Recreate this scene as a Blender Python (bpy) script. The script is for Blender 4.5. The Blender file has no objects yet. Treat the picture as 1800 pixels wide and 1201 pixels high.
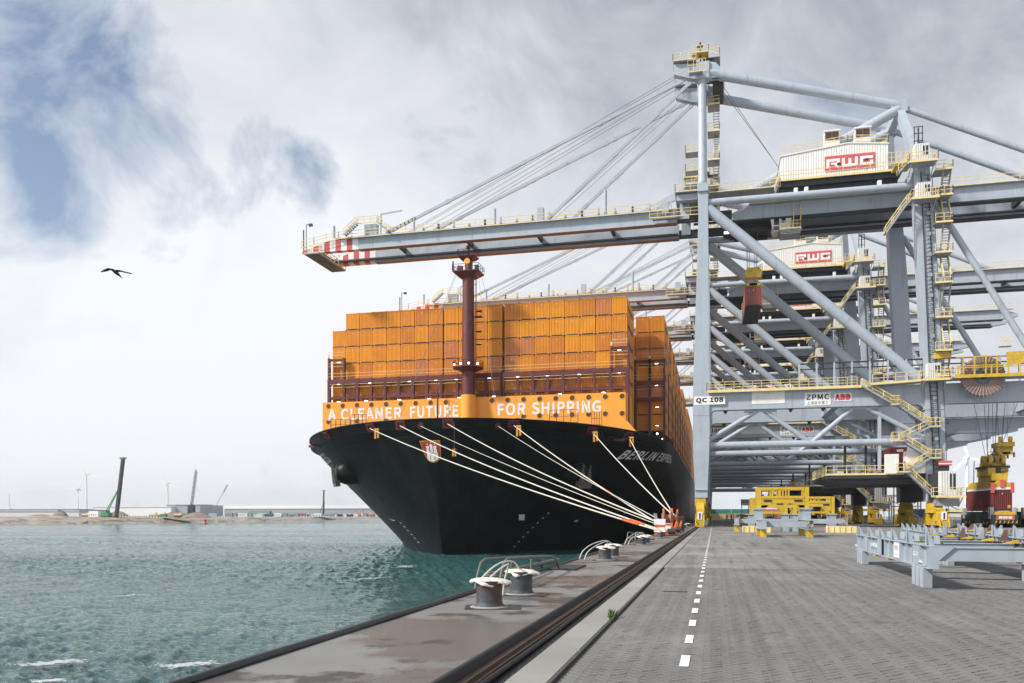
import bpy, math, random
from mathutils import Vector, Matrix
random.seed(7)
R = math.radians
sc = bpy.context.scene

# ------------------------------------------------------------------ camera
FPX = 1447.0
YAW = math.atan(355.0 / FPX)
cam_d = bpy.data.cameras.new("camera")
cam = bpy.data.objects.new("camera", cam_d)
sc.collection.objects.link(cam)
cam.location = (0, 0, 1.6)
cam.rotation_euler = (R(90), 0, YAW)
cam_d.sensor_width = 36
cam_d.lens = 36 * FPX / 1800
cam_d.shift_y = 306.5 / 1800
cam_d.clip_start = 0.1
cam_d.clip_end = 9000
sc.camera = cam
sc.render.resolution_x = 1024
sc.render.resolution_y = 683

# ------------------------------------------------------------------ world and sun
SUN_EL, SUN_AZ = 40.0, 238.0      # azimuth clockwise from +Y
world = bpy.data.worlds.new("World")
sc.world = world
world.use_nodes = True
nt = world.node_tree
N, L = nt.nodes, nt.links
N.clear()
def wn(t, **kw):
    n = N.new(t)
    for k, v in kw.items():
        setattr(n, k, v)
    return n
out = wn('ShaderNodeOutputWorld')
sky = wn('ShaderNodeTexSky')
sky.sky_type = 'NISHITA'
sky.sun_disc = False
sky.sun_elevation = R(SUN_EL)
sky.sun_rotation = R(SUN_AZ)
sky.altitude = 0
sky.air_density = 1.0
sky.dust_density = 1.2
bg_sky = wn('ShaderNodeBackground')
bg_sky.inputs['Strength'].default_value = 0.10
L.new(sky.outputs[0], bg_sky.inputs[0])
tc = wn('ShaderNodeTexCoord')
def vmath(op, a=None, b=None):
    n = wn('ShaderNodeVectorMath', operation=op)
    for i, v in enumerate((a, b)):
        if v is None: continue
        if isinstance(v, (tuple, list)): n.inputs[i].default_value = v
        else: L.new(v, n.inputs[i])
    return n.outputs['Value'] if op in ('DOT_PRODUCT', 'LENGTH', 'DISTANCE') else n.outputs[0]
def fm(op, a, b=None, c=None, clamp=False):
    n = wn('ShaderNodeMath', operation=op, use_clamp=clamp)
    for i, v in enumerate((a, b, c)):
        if v is None: continue
        if isinstance(v, (int, float)): n.inputs[i].default_value = v
        else: L.new(v, n.inputs[i])
    return n.outputs[0]
def noise(vec, scale, det, rough=0.5, dist=0.0):
    n = wn('ShaderNodeTexNoise')
    n.inputs['Scale'].default_value = scale
    n.inputs['Detail'].default_value = det
    n.inputs['Roughness'].default_value = rough
    n.inputs['Distortion'].default_value = dist
    L.new(vec, n.inputs['Vector'])
    return n.outputs['Fac']
def ramp(v, stops):
    n = wn('ShaderNodeValToRGB')
    cr = n.color_ramp
    while len(cr.elements) < len(stops): cr.elements.new(0.5)
    for e, (p, c) in zip(cr.elements, stops):
        e.position = p
        e.color = (c, c, c, 1) if isinstance(c, (int, float)) else (*c, 1)
    L.new(v, n.inputs[0])
    return n.outputs[0]
dirv = tc.outputs['Generated']
sep = wn('ShaderNodeSeparateXYZ'); L.new(dirv, sep.inputs[0])
# cloud layer seen from below: clouds flatten towards the horizon
zz = fm('ADD', fm('MAXIMUM', sep.outputs[2], 0.0), 0.28)
cmb = wn('ShaderNodeCombineXYZ')
L.new(fm('DIVIDE', sep.outputs[0], zz), cmb.inputs[0])
L.new(fm('DIVIDE', sep.outputs[1], zz), cmb.inputs[1])
cv = vmath('ADD', cmb.outputs[0], (3.7, 1.9, 0.4))
n_big = noise(cv, 0.9, 7, 0.58, 0.3)
n_mid = noise(vmath('ADD', dirv, (9.3, 4.4, 2.2)), 5.5, 9, 0.60, 0.5)
n_tone = noise(vmath('ADD', cmb.outputs[0], (1.3, 8.4, 5.2)), 1.0, 6, 0.55, 0.5)
def lobe(px, py, lo, hi):
    """soft opening or bank in the cloud deck round one direction of the sky"""
    x = (px - 900) / FPX; z = (907 - py) / FPX
    ca, sa = math.cos(YAW), math.sin(YAW)
    v = Vector((x * ca - sa, x * sa + ca, z)).normalized()
    dd = vmath('DOT_PRODUCT', dirv, tuple(v))
    return ramp(dd, [(math.cos(hi), 0.0), (math.cos(lo), 1.0)])
gap = fm('MAXIMUM', lobe(210, 180, 0.02, 0.15), lobe(480, 285, 0.0, 0.062))
gap = fm('MAXIMUM', gap, lobe(110, 285, 0.0, 0.10))
gap = fm('MAXIMUM', gap, fm('MULTIPLY', lobe(330, 365, 0.0, 0.07), 0.9))
open_v = fm('ADD', fm('MULTIPLY', n_mid, 1.7), fm('MULTIPLY', gap, 0.50))
open_v = fm('MULTIPLY', open_v, 0.5)
open_f = ramp(open_v, [(0.53, 0.0), (0.71, 1.0)])
cover = fm('SUBTRACT', 1.0, fm('MULTIPLY', open_f, 0.93))
# tone of the clouds: bright white low on the left, greyer deck overhead and to the right
azr = vmath('DOT_PRODUCT', dirv, (math.cos(YAW), math.sin(YAW), 0))
tone = fm('ADD', fm('MULTIPLY', n_tone, 0.55), fm('MULTIPLY', n_big, 0.45))
tone = fm('ADD', tone, fm('MULTIPLY', fm('SUBTRACT', noise(vmath('ADD', dirv, (5.1, 2.2, 7.7)), 6.5, 9, 0.6, 0.6), 0.5), 0.40))
tone = fm('ADD', tone, fm('MULTIPLY', sep.outputs[2], -0.66))
tone = fm('ADD', tone, fm('MULTIPLY', azr, -0.04))
tone = fm('ADD', tone, fm('MULTIPLY', lobe(420, 470, 0.05, 0.32), 0.16))
tone = fm('ADD', tone, fm('MULTIPLY', lobe(1700, 100, 0.05, 0.5), -0.06))
tone = fm('ADD', tone, fm('MULTIPLY', ramp(sep.outputs[2], [(0.0, 1.0), (0.13, 0.0)]), -0.04))
tone = fm('ADD', tone, 0.375)
ccol = ramp(tone, [(0.22, (0.22, 0.26, 0.32)), (0.42, (0.43, 0.46, 0.515)), (0.56, (0.68, 0.71, 0.76)), (0.70, (0.80, 0.83, 0.88)), (0.88, (0.94, 0.96, 1.0))])
bg_c = wn('ShaderNodeBackground'); L.new(ccol, bg_c.inputs[0])
bg_c.inputs['Strength'].default_value = 0.77
mixw = wn('ShaderNodeMixShader')
L.new(cover, mixw.inputs[0]); L.new(bg_sky.outputs[0], mixw.inputs[1]); L.new(bg_c.outputs[0], mixw.inputs[2])
L.new(mixw.outputs[0], out.inputs[0])

sun_d = bpy.data.lights.new("sun", 'SUN')
sun_d.energy = 3.8
sun_d.angle = R(6)
sun_d.color = (1.0, 0.96, 0.90)
sun = bpy.data.objects.new("sun", sun_d)
sc.collection.objects.link(sun)
az, el = R(SUN_AZ), R(SUN_EL)
sv = Vector((math.sin(az) * math.cos(el), math.cos(az) * math.cos(el), math.sin(el)))
sun.rotation_euler = sv.to_track_quat('Z', 'Y').to_euler()

vs = sc.view_settings
vs.view_transform = 'Standard'
vs.look = 'None'
vs.exposure = 0.42
vs.gamma = 1.0
vs.use_curve_mapping = False
sc.cycles.max_bounces = 6
sc.cycles.use_denoising = True

# ------------------------------------------------------------------ materials
MATS = {}
def mat(name, col, rough=0.6, metal=0.0, var=0.12, scale=1.5, streak=0.0, streak_col=(0.16, 0.09, 0.05), bump=0.0,
        bscale=20.0, col2=None, thr=(0.5, 0.65), ramount=0.1, emit=0.0, spec=0.5, tscale=None, local=False):
    if name in MATS: return MATS[name]
    m = bpy.data.materials.new(name)
    m.use_nodes = True
    t = m.node_tree; n = t.nodes; l = t.links
    b = n['Principled BSDF']
    b.inputs['Roughness'].default_value = rough
    b.inputs['Metallic'].default_value = metal
    b.inputs['Specular IOR Level'].default_value = spec
    geo = n.new('ShaderNodeNewGeometry'); tcd = n.new('ShaderNodeTexCoord')
    oi = n.new('ShaderNodeObjectInfo')
    add = n.new('ShaderNodeVectorMath'); add.operation = 'ADD'
    l.new(tcd.outputs['Object'], add.inputs[0]); 
    comb = n.new('ShaderNodeMath'); comb.operation = 'MULTIPLY'; comb.inputs[1].default_value = 37.0
    l.new(oi.outputs['Random'], comb.inputs[0]); l.new(comb.outputs[0], add.inputs[1])
    vec = add.outputs[0] if local else geo.outputs['Position']
    def nz(s, d, r, v=vec, sc3=None):
        if sc3:
            mp = n.new('ShaderNodeMapping'); mp.inputs['Scale'].default_value = sc3; l.new(v, mp.inputs[0]); v = mp.outputs[0]
        k = n.new('ShaderNodeTexNoise'); k.inputs['Scale'].default_value = s; k.inputs['Detail'].default_value = d
        k.inputs['Roughness'].default_value = r; l.new(v, k.inputs['Vector']); return k.outputs['Fac']
    base = nz(scale, 6, 0.6)
    cr = n.new('ShaderNodeValToRGB')
    cr.color_ramp.elements[0].position = 0.3; cr.color_ramp.elements[1].position = 0.7
    c0 = tuple(max(0, c * (1 - var)) for c in col); c1 = tuple(min(1, c * (1 + var)) for c in col)
    cr.color_ramp.elements[0].color = (*c0, 1); cr.color_ramp.elements[1].color = (*c1, 1)
    l.new(base, cr.inputs[0])
    cur = cr.outputs[0]
    def mixc(fac, a, c):
        mx = n.new('ShaderNodeMix'); mx.data_type = 'RGBA'
        l.new(fac, mx.inputs[0]); l.new(a, mx.inputs[6])
        if isinstance(c, tuple): mx.inputs[7].default_value = (*c, 1)
        else: l.new(c, mx.inputs[7])
        return mx.outputs[2]
    def rp(v, p0, p1, m0=0.0, m1=1.0):
        mr = n.new('ShaderNodeMapRange'); mr.inputs[1].default_value = p0; mr.inputs[2].default_value = p1
        mr.inputs[3].default_value = m0; mr.inputs[4].default_value = m1; l.new(v, mr.inputs[0]); return mr.outputs[0]
    if col2:
        f = rp(nz(tscale or scale * 0.6, 8, 0.65), thr[0], thr[1])
        cur = mixc(f, cur, col2)
    if streak > 0:
        f = rp(nz(1.0, 5, 0.6, sc3=(2.2, 2.2, 0.10)), 0.56, 0.76, 0.0, streak)
        cur = mixc(f, cur, streak_col)
    l.new(cur, b.inputs['Base Color'])
    l.new(rp(base, 0.2, 0.8, max(0.02, rough - ramount), min(1, rough + ramount)), b.inputs['Roughness'])
    if bump > 0:
        bp = n.new('ShaderNodeBump'); bp.inputs['Strength'].default_value = bump; bp.inputs['Distance'].default_value = 0.02
        l.new(nz(bscale, 5, 0.6), bp.inputs['Height']); l.new(bp.outputs[0], b.inputs['Normal'])
    if emit > 0:
        b.inputs['Emission Color'].default_value = (1, 0.96, 0.88, 1); b.inputs['Emission Strength'].default_value = emit
    MATS[name] = m
    return m
STEEL = mat('crane_grey_paint', (0.41, 0.46, 0.52), 0.42, var=0.045, scale=0.5, streak=0.55, streak_col=(0.20, 0.19, 0.19), col2=(0.30, 0.31, 0.33), thr=(0.60, 0.75), tscale=0.9)
STEELD = mat('dark_and_shaded_steel', (0.035, 0.038, 0.042), 0.6, var=0.25, streak=0.3)  # dark steel, deepened so its colour carries the black shade under the cranes
TREAD = mat('galvanised_grating', (0.33, 0.35, 0.37), 0.55, var=0.2)
YEL = mat('yellow_rail_paint', (0.80, 0.64, 0.30), 0.55, var=0.12)
YELD = mat('yellow_machine_paint', (0.62, 0.41, 0.035), 0.5, var=0.22, col2=(0.12, 0.08, 0.04), thr=(0.60, 0.72), scale=1.6, tscale=4.5, streak=0.35, streak_col=(0.14, 0.09, 0.04))
YELP = mat('yellow_frame_paint', (0.60, 0.40, 0.03), 0.5, var=0.10, streak=0.2)
PRIMER = mat('brown_primer', (0.27, 0.15, 0.10), 0.7, var=0.25, scale=0.6)
WHITE = mat('white_cladding', (0.80, 0.79, 0.76), 0.5, var=0.04, streak=0.15, streak_col=(0.5, 0.47, 0.42))
WHITEP = mat('white_sign', (0.84, 0.84, 0.83), 0.5, var=0.02)
REDW = mat('signal_red', (0.60, 0.09, 0.08), 0.5, var=0.08)
LOGO = mat('logo_red', (0.62, 0.10, 0.10), 0.5, var=0.05)
BLACKP = mat('plain_black', (0.02, 0.02, 0.022), 0.6, var=0.1)
GREYP = mat('grey_print', (0.45, 0.45, 0.46), 0.6, var=0.1)
GLASS = mat('dark_window_glass', (0.02, 0.03, 0.035), 0.08, var=0.1, spec=0.8)
ROPE = mat('mooring_rope', (0.62, 0.58, 0.50), 0.8, var=0.15, scale=3)
WIRE = mat('wire_rope', (0.13, 0.13, 0.14), 0.6, var=0.1)
HULLRED = mat('antifouling_red', (0.16, 0.02, 0.018), 0.6, var=0.2)
SHIPRED = mat('ship_red_brown', (0.13, 0.028, 0.028), 0.5, var=0.22, scale=0.8, streak=0.25, streak_col=(0.05, 0.015, 0.012))
ORANGE = mat('breakwater_orange', (0.92, 0.39, 0.045), 0.45, var=0.04, scale=0.3)
LAMP = mat('lamp_lens', (0.9, 0.9, 0.85), 0.3, emit=6.0)
ANCH = mat('anchor_iron', (0.10, 0.09, 0.085), 0.6, var=0.4, scale=3, col2=(0.16, 0.09, 0.05))
CONC = mat('white_print', (0.85, 0.85, 0.85), 0.5, var=0.02)
def orange_mat(name, c, **kw):
    return mat(name, c, 0.5, var=0.07, scale=0.7, local=True, streak=0.25, streak_col=(0.30, 0.12, 0.04), **kw)
OC = [orange_mat('container_orange', (0.84, 0.325, 0.018)), orange_mat('container_bright_orange', (0.90, 0.375, 0.018)),
      orange_mat('container_worn_orange', (0.76, 0.28, 0.03)), orange_mat('container_faded_salmon', (0.72, 0.27, 0.085))]
BROWNC = mat('container_brown_red', (0.17, 0.035, 0.032), 0.55, var=0.15, local=True)
REDC = mat('container_faded_red', (0.34, 0.10, 0.085), 0.55, var=0.12, local=True, streak=0.3)
GREENM = mat('rig_green', (0.03, 0.26, 0.07), 0.5)

def hull_mat():
    m = bpy.data.materials.new('hull_black'); m.use_nodes = True
    t = m.node_tree; n = t.nodes; l = t.links; b = n['Principled BSDF']
    g = n.new('ShaderNodeNewGeometry')
    mp = n.new('ShaderNodeMapping'); mp.inputs['Scale'].default_value = (0.5, 0.5, 0.06); l.new(g.outputs['Position'], mp.inputs[0])
    k = n.new('ShaderNodeTexNoise'); k.inputs['Scale'].default_value = 1.2; k.inputs['Detail'].default_value = 7; k.inputs['Roughness'].default_value = 0.65
    l.new(mp.outputs[0], k.inputs[0])
    cr = n.new('ShaderNodeValToRGB'); cr.color_ramp.elements[0].position = 0.35; cr.color_ramp.elements[1].position = 0.72
    cr.color_ramp.elements[0].color = (0.0015, 0.0022, 0.003, 1); cr.color_ramp.elements[1].color = (0.010, 0.013, 0.015, 1)
    l.new(k.outputs[0], cr.inputs[0]); l.new(cr.outputs[0], b.inputs['Base Color'])
    mr = n.new('ShaderNodeMapRange'); mr.inputs[1].default_value = 0.3; mr.inputs[2].default_value = 0.75; mr.inputs[3].default_value = 0.34; mr.inputs[4].default_value = 0.52
    l.new(k.outputs[0], mr.inputs[0]); l.new(mr.outputs[0], b.inputs['Roughness']); b.inputs['Specular IOR Level'].default_value = 0.2
    # plate seams as fine relief
    br = n.new('ShaderNodeTexBrick'); br.inputs['Scale'].default_value = 1.0; br.inputs['Mortar Size'].default_value = 0.006
    br.inputs['Brick Width'].default_value = 9.0; br.inputs['Row Height'].default_value = 2.6; br.offset = 0.35
    cx = n.new('ShaderNodeSeparateXYZ'); l.new(g.outputs['Position'], cx.inputs[0])
    cc = n.new('ShaderNodeCombineXYZ'); l.new(cx.outputs[1], cc.inputs[0]); l.new(cx.outputs[2], cc.inputs[1]); l.new(cc.outputs[0], br.inputs['Vector'])
    bp = n.new('ShaderNodeBump'); bp.inputs['Strength'].default_value = 0.5; bp.inputs['Distance'].default_value = 0.02; bp.invert = True
    l.new(br.outputs['Fac'], bp.inputs['Height'])
    k2 = n.new('ShaderNodeTexNoise'); k2.inputs['Scale'].default_value = 0.5; k2.inputs['Detail'].default_value = 2; l.new(g.outputs['Position'], k2.inputs[0])
    bp2 = n.new('ShaderNodeBump'); bp2.inputs['Strength'].default_value = 0.25; bp2.inputs['Distance'].default_value = 0.12
    l.new(k2.outputs[0], bp2.inputs['Height']); l.new(bp.outputs[0], bp2.inputs['Normal']); l.new(bp2.outputs[0], b.inputs['Normal'])
    return m
HULL = hull_mat()

# ------------------------------------------------------------------ mesh builder
def basis(d, up=(0, 0, 1)):
    d = Vector(d).normalized(); up = Vector(up)
    if abs(d.dot(up)) > 0.98: up = Vector((0, 1, 0))
    s = d.cross(up).normalized(); u = s.cross(d).normalized()
    return d, s, u
class MB:
    def __init__(self, off=(0, 0, 0)):
        self.v = []; self.f = []; self.m = []; self.off = Vector(off); self.mats = []; self.smooth = []
    def mi(self, m):
        if m not in self.mats: self.mats.append(m)
        return self.mats.index(m)
    def add(self, vs_, fs, m, smooth=False):
        b = len(self.v); self.v += [Vector(p) for p in vs_]
        i = self.mi(m)
        for f in fs:
            self.f.append([b + k for k in f]); self.m.append(i); self.smooth.append(smooth)
    def box(self, a, b, m):
        x0, x1 = sorted((a[0], b[0])); y0, y1 = sorted((a[1], b[1])); z0, z1 = sorted((a[2], b[2]))
        self.add([(x0, y0, z0), (x1, y0, z0), (x1, y1, z0), (x0, y1, z0), (x0, y0, z1), (x1, y0, z1), (x1, y1, z1), (x0, y1, z1)],
                 [(0, 3, 2, 1), (4, 5, 6, 7), (0, 1, 5, 4), (1, 2, 6, 5), (2, 3, 7, 6), (3, 0, 4, 7)], m)
    def beam(self, p0, p1, w, h, m, up=(0, 0, 1), w1=None, h1=None):
        p0, p1 = Vector(p0), Vector(p1); d, s, u = basis(p1 - p0, up)
        w1 = w if w1 is None else w1; h1 = h if h1 is None else h1
        vs_ = []
        for p, a, b in ((p0, w, h), (p1, w1, h1)):
            vs_ += [p - s * a / 2 - u * b / 2, p + s * a / 2 - u * b / 2, p + s * a / 2 + u * b / 2, p - s * a / 2 + u * b / 2]
        self.add(vs_, [(3, 2, 1, 0), (4, 5, 6, 7), (0, 1, 5, 4), (1, 2, 6, 5), (2, 3, 7, 6), (3, 0, 4, 7)], m)
    def tube(self, p0, p1, r, m, n=12, r1=None, cap=True):
        p0, p1 = Vector(p0), Vector(p1); d, s, u = basis(p1 - p0); r1 = r if r1 is None else r1
        vs_ = []
        for p, q in ((p0, r), (p1, r1)):
            for i in range(n):
                a = 2 * math.pi * i / n; vs_.append(p + s * math.cos(a) * q + u * math.sin(a) * q)
        fs = [(i, (i + 1) % n, n + (i + 1) % n, n + i) for i in range(n)]
        self.add(vs_, fs, m, n >= 8)
        if cap: self.add(vs_, [tuple(range(n - 1, -1, -1)), tuple(range(n, 2 * n))], m)
    def path(self, pts, r, m, n=6):
        pts = [Vector(p) for p in pts]
        rings = []
        for i, p in enumerate(pts):
            d = (pts[min(i + 1, len(pts) - 1)] - pts[max(i - 1, 0)])
            _, s, u = basis(d)
            rings.append([p + s * math.cos(2 * math.pi * k / n) * r + u * math.sin(2 * math.pi * k / n) * r for k in range(n)])
        vs_ = [q for rr in rings for q in rr]
        fs = []
        for i in range(len(pts) - 1):
            for k in range(n):
                fs.append((i * n + k, i * n + (k + 1) % n, (i + 1) * n + (k + 1) % n, (i + 1) * n + k))
        fs.append(tuple(range(n - 1, -1, -1))); fs.append(tuple(range((len(pts) - 1) * n, len(pts) * n)))
        self.add(vs_, fs, m, n >= 6)
    def lathe(self, c, prof, m, n=20, axis='Z'):
        vs_ = []; 
        for r_, h_ in prof:
            for i in range(n):
                a = 2 * math.pi * i / n; x, y = r_ * math.cos(a), r_ * math.sin(a)
                vs_.append({'Z': (c[0] + x, c[1] + y, c[2] + h_), 'X': (c[0] + h_, c[1] + x, c[2] + y), 'Y': (c[0] + x, c[1] + h_, c[2] + y)}[axis])
        fs = []
        for j in range(len(prof) - 1):
            for i in range(n):
                fs.append((j * n + i, j * n + (i + 1) % n, (j + 1) * n + (i + 1) % n, (j + 1) * n + i))
        self.add(vs_, fs, m, True)
        self.add(vs_, [tuple(range(n - 1, -1, -1)), tuple(range((len(prof) - 1) * n, len(prof) * n))], m)
    def prism(self, poly, y0, y1, m, plane='XZ'):
        """poly in the given plane, extruded along the third axis"""
        def P(a, b, c): return {'XZ': (a, c, b), 'XY': (a, b, c), 'YZ': (c, a, b)}[plane]
        n = len(poly)
        vs_ = [P(a, b, y0) for a, b in poly] + [P(a, b, y1) for a, b in poly]
        self.add(vs_, [tuple(range(n)), tuple(range(2 * n - 1, n - 1, -1))] + [(i, n + i, n + (i + 1) % n, (i + 1) % n) for i in range(n)], m)
    def rail(self, pts, m=None, h=1.1, step=2.2, r=0.03, mids=(0.55,), kick=True):
        m = m or YEL
        pts = [Vector(p) for p in pts]
        for a, b in zip(pts[:-1], pts[1:]):
            ln = (b - a).length; k = max(1, round(ln / step))
            r = min(r, 0.034)
            for i in range(k + 1):
                p = a.lerp(b, i / k); self.beam(p, p + Vector((0, 0, h)), 2 * r, 2 * r, m)
            for q in (h,) + tuple(h * t for t in mids):
                self.beam(a + Vector((0, 0, q)), b + Vector((0, 0, q)), 2 * r, 2 * r, m)
            if kick: self.beam(a + Vector((0, 0, 0.02)), b + Vector((0, 0, 0.02)), 0.05, 0.13, m)
    def stairs(self, p0, p1, axis, w, n, tread=None, rail=True):
        """flight from p0 to p1, width w centred, axis is the unit vector across the flight"""
        p0, p1, ax = Vector(p0), Vector(p1), Vector(axis)
        tread = tread or TREAD
        for sd in (-1, 1):
            o = ax * sd * w / 2
            self.beam(p0 + o, p1 + o, 0.08, 0.26, tread)
            if rail:
                hh = Vector((0, 0, 1.0))
                self.beam(p0 + o + hh, p1 + o + hh, 0.09, 0.09, YEL); self.beam(p0 + o + hh * .5, p1 + o + hh * .5, 0.07, 0.07, YEL)
                for i in range(4):
                    q = p0.lerp(p1, i / 3) + o; self.beam(q, q + hh, 0.08, 0.08, YEL)
        run = (p1 - p0); run.z = 0; dep = run.length / n * 0.75 if run.length > 0.1 else 0.25
        d = run.normalized() if run.length > 0.01 else ax.cross(Vector((0, 0, 1)))
        for i in range(n):
            q = p0.lerp(p1, (i + 0.5) / n)
            self.beam(q - ax * w / 2, q + ax * w / 2, dep, 0.07, tread)
    def build(self, name, parent=None, mesh_only=False):
        me = bpy.data.meshes.new(name)
        o = self.off
        me.from_pydata([(p[0] - o[0], p[1] - o[1], p[2] - o[2]) for p in self.v], [], self.f)
        for m in self.mats: me.materials.append(m)
        me.polygons.foreach_set('material_index', self.m)
        me.polygons.foreach_set('use_smooth', self.smooth)
        me.update()
        if mesh_only: return me
        ob = bpy.data.objects.new(name, me)
        sc.collection.objects.link(ob)
        if parent is not None: ob.parent = parent
        else: ob.location = o
        return ob
def tag(o, label=None, cat=None, group=None, kind=None):
    if label: o['label'] = label
    if cat: o['category'] = cat
    if group: o['group'] = group
    if kind: o['kind'] = kind
    return o
def empty(name, loc, label=None, cat=None, group=None, rz=0):
    o = bpy.data.objects.new(name, None); sc.collection.objects.link(o)
    o.location = loc; o.rotation_euler = (0, 0, rz); o.empty_display_size = 0.5
    return tag(o, label, cat, group)
def inst(name, me, loc, parent=None, rz=0, scale=None):
    o = bpy.data.objects.new(name, me); sc.collection.objects.link(o); o.location = loc; o.rotation_euler = (0, 0, rz)
    if scale: o.scale = scale
    if parent is not None: o.parent = parent
    return o
def kids(o): return [c for c in list(bpy.data.objects) if c.parent == o]
CHILD = {}
def copy_tree(o, loc, rz=0, **kw):
    ch = {}
    for c in bpy.data.objects:
        if c.parent: ch.setdefault(c.parent.name, []).append(c)
    def rec(s, par):
        c = s.copy(); sc.collection.objects.link(c)
        if par is not None: c.parent = par
        for k in ch.get(s.name, []): rec(k, c)
        return c
    r = rec(o, None); r.location = loc; r.rotation_euler = (0, 0, rz)
    tag(r, **kw)
    return r
_txt = {}
SANS = None
try:      # the sans-serif that ships inside Blender itself; the built-in face otherwise
    import os
    SANS = bpy.data.fonts.load(os.path.join(bpy.utils.system_resource('DATAFILES'), 'fonts', 'Noto Sans CJK Regular.woff2'))
except Exception:
    SANS = None
def text_geo(s, bold=0.0, res=3):
    """flat outline of a word, height 1 (cap height about 0.7)"""
    key = (s, bold)
    if key in _txt: return _txt[key]
    cu = bpy.data.curves.new('lettering', 'FONT'); cu.body = s; cu.resolution_u = res; cu.space_character = 1.06
    cu.fill_mode = 'FRONT'
    if SANS is not None: cu.font = SANS
    ob = bpy.data.objects.new('lettering', cu); sc.collection.objects.link(ob)
    dg = bpy.context.evaluated_depsgraph_get()
    me = bpy.data.meshes.new_from_object(ob.evaluated_get(dg))
    vs_ = [tuple(v.co) for v in me.vertices]; fs = [tuple(p.vertices) for p in me.polygons]
    bpy.data.objects.remove(ob); bpy.data.curves.remove(cu); bpy.data.meshes.remove(me)
    if bold > 0:
        import bmesh
        bm = bmesh.new(); mv = [bm.verts.new(v) for v in vs_]
        for f in fs:
            try: bm.faces.new([mv[i] for i in f])
            except ValueError: pass
        bmesh.ops.remove_doubles(bm, verts=bm.verts[:], dist=1e-5)
        mvs = {}
        for e in bm.edges:
            if len(e.link_faces) != 1: continue
            a, b = e.verts; c = e.link_faces[0].calc_center_median(); d = (b.co - a.co)
            nn_ = Vector((d.y, -d.x, 0)); 
            if nn_.length < 1e-9: continue
            nn_.normalize()
            if nn_.dot(c - a.co) > 0: nn_ = -nn_
            for q in (a, b): mvs.setdefault(q, []).append(nn_)
        for q, ns in mvs.items():
            m_ = sum(ns, Vector((0, 0, 0)))
            if m_.length < 1e-6: continue
            m_.normalize(); k = 1 / max(.8, m_.dot(ns[0])); q.co += m_ * bold * k
        bm.verts.index_update(); vs_ = [tuple(v.co) for v in bm.verts]; fs = [tuple(v.index for v in f.verts) for f in bm.faces]; bm.free()
    if s == 'BERLIN EXPRESS':
        import bmesh
        import bmesh
        bm = bmesh.new(); mv = [bm.verts.new(v) for v in vs_]
        for f in fs: bm.faces.new([mv[i] for i in f])
        xa = min(v[0] for v in vs_); xb = max(v[0] for v in vs_)
        for k in range(1, 90): bmesh.ops.bisect_plane(bm, geom=bm.verts[:] + bm.edges[:] + bm.faces[:], plane_co=(xa + (xb - xa) * k / 90, 0, 0), plane_no=(1, 0, 0))
        for k in range(1, 4): bmesh.ops.bisect_plane(bm, geom=bm.verts[:] + bm.edges[:] + bm.faces[:], plane_co=(0, .18 * k, 0), plane_no=(0, 1, 0))
        bm.verts.index_update(); vs_ = [tuple(v.co) for v in bm.verts]; fs = [tuple(v.index for v in f.verts) for f in bm.faces]; bm.free()
    x0 = min(v[0] for v in vs_); x1 = max(v[0] for v in vs_); y0 = min(v[1] for v in vs_); y1 = max(v[1] for v in vs_)
    vs_ = [((v[0] - x0) / (x1 - x0), (v[1] - y0) / (y1 - y0)) for v in vs_]
    _txt[key] = (vs_, fs)
    return _txt[key]
def text_on(mb, s, fn, m, bold=0.0, slant=0.0, cuts=0):
    vs_, fs = text_geo(s, bold)
    mb.add([fn(u + slant * v, v) for u, v in vs_], fs, m)

def haze_box():
    mb = MB(off=(-1500, 2200, 60)); mb.box((-3480, -190, -8.0), (480, 4480, 130), STEEL)
    o = mb.build('haze'); o.data.materials.clear()
    m = bpy.data.materials.new('pale_air'); m.use_nodes = True; t = m.node_tree; t.nodes.clear()
    oo = t.nodes.new('ShaderNodeOutputMaterial'); v = t.nodes.new('ShaderNodeVolumePrincipled')
    v.inputs['Color'].default_value = (0.90, 0.94, 1.0, 1); v.inputs['Density'].default_value = HAZE; v.inputs['Anisotropy'].default_value = 0.2
    t.links.new(v.outputs[0], oo.inputs['Volume']); o.data.materials.append(m)
    tag(o, kind='stuff')
HAZE = 0.00013
FOAMS = [(-33.2, 85.5, 4.5, 2.2, 1.5, 420, 1), (-24.5, 26.3, 1.9, 1.0, .5, 320, 2), (-19.2, 27.2, 1.7, .9, .4, 260, 3), (-22, 23.4, 1.0, .5, .2, 90, 4), (-30, 68, 6, 1.6, 1.0, 200, 8), (-40, 50, 3, .9, .9, 70, 9)]
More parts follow.
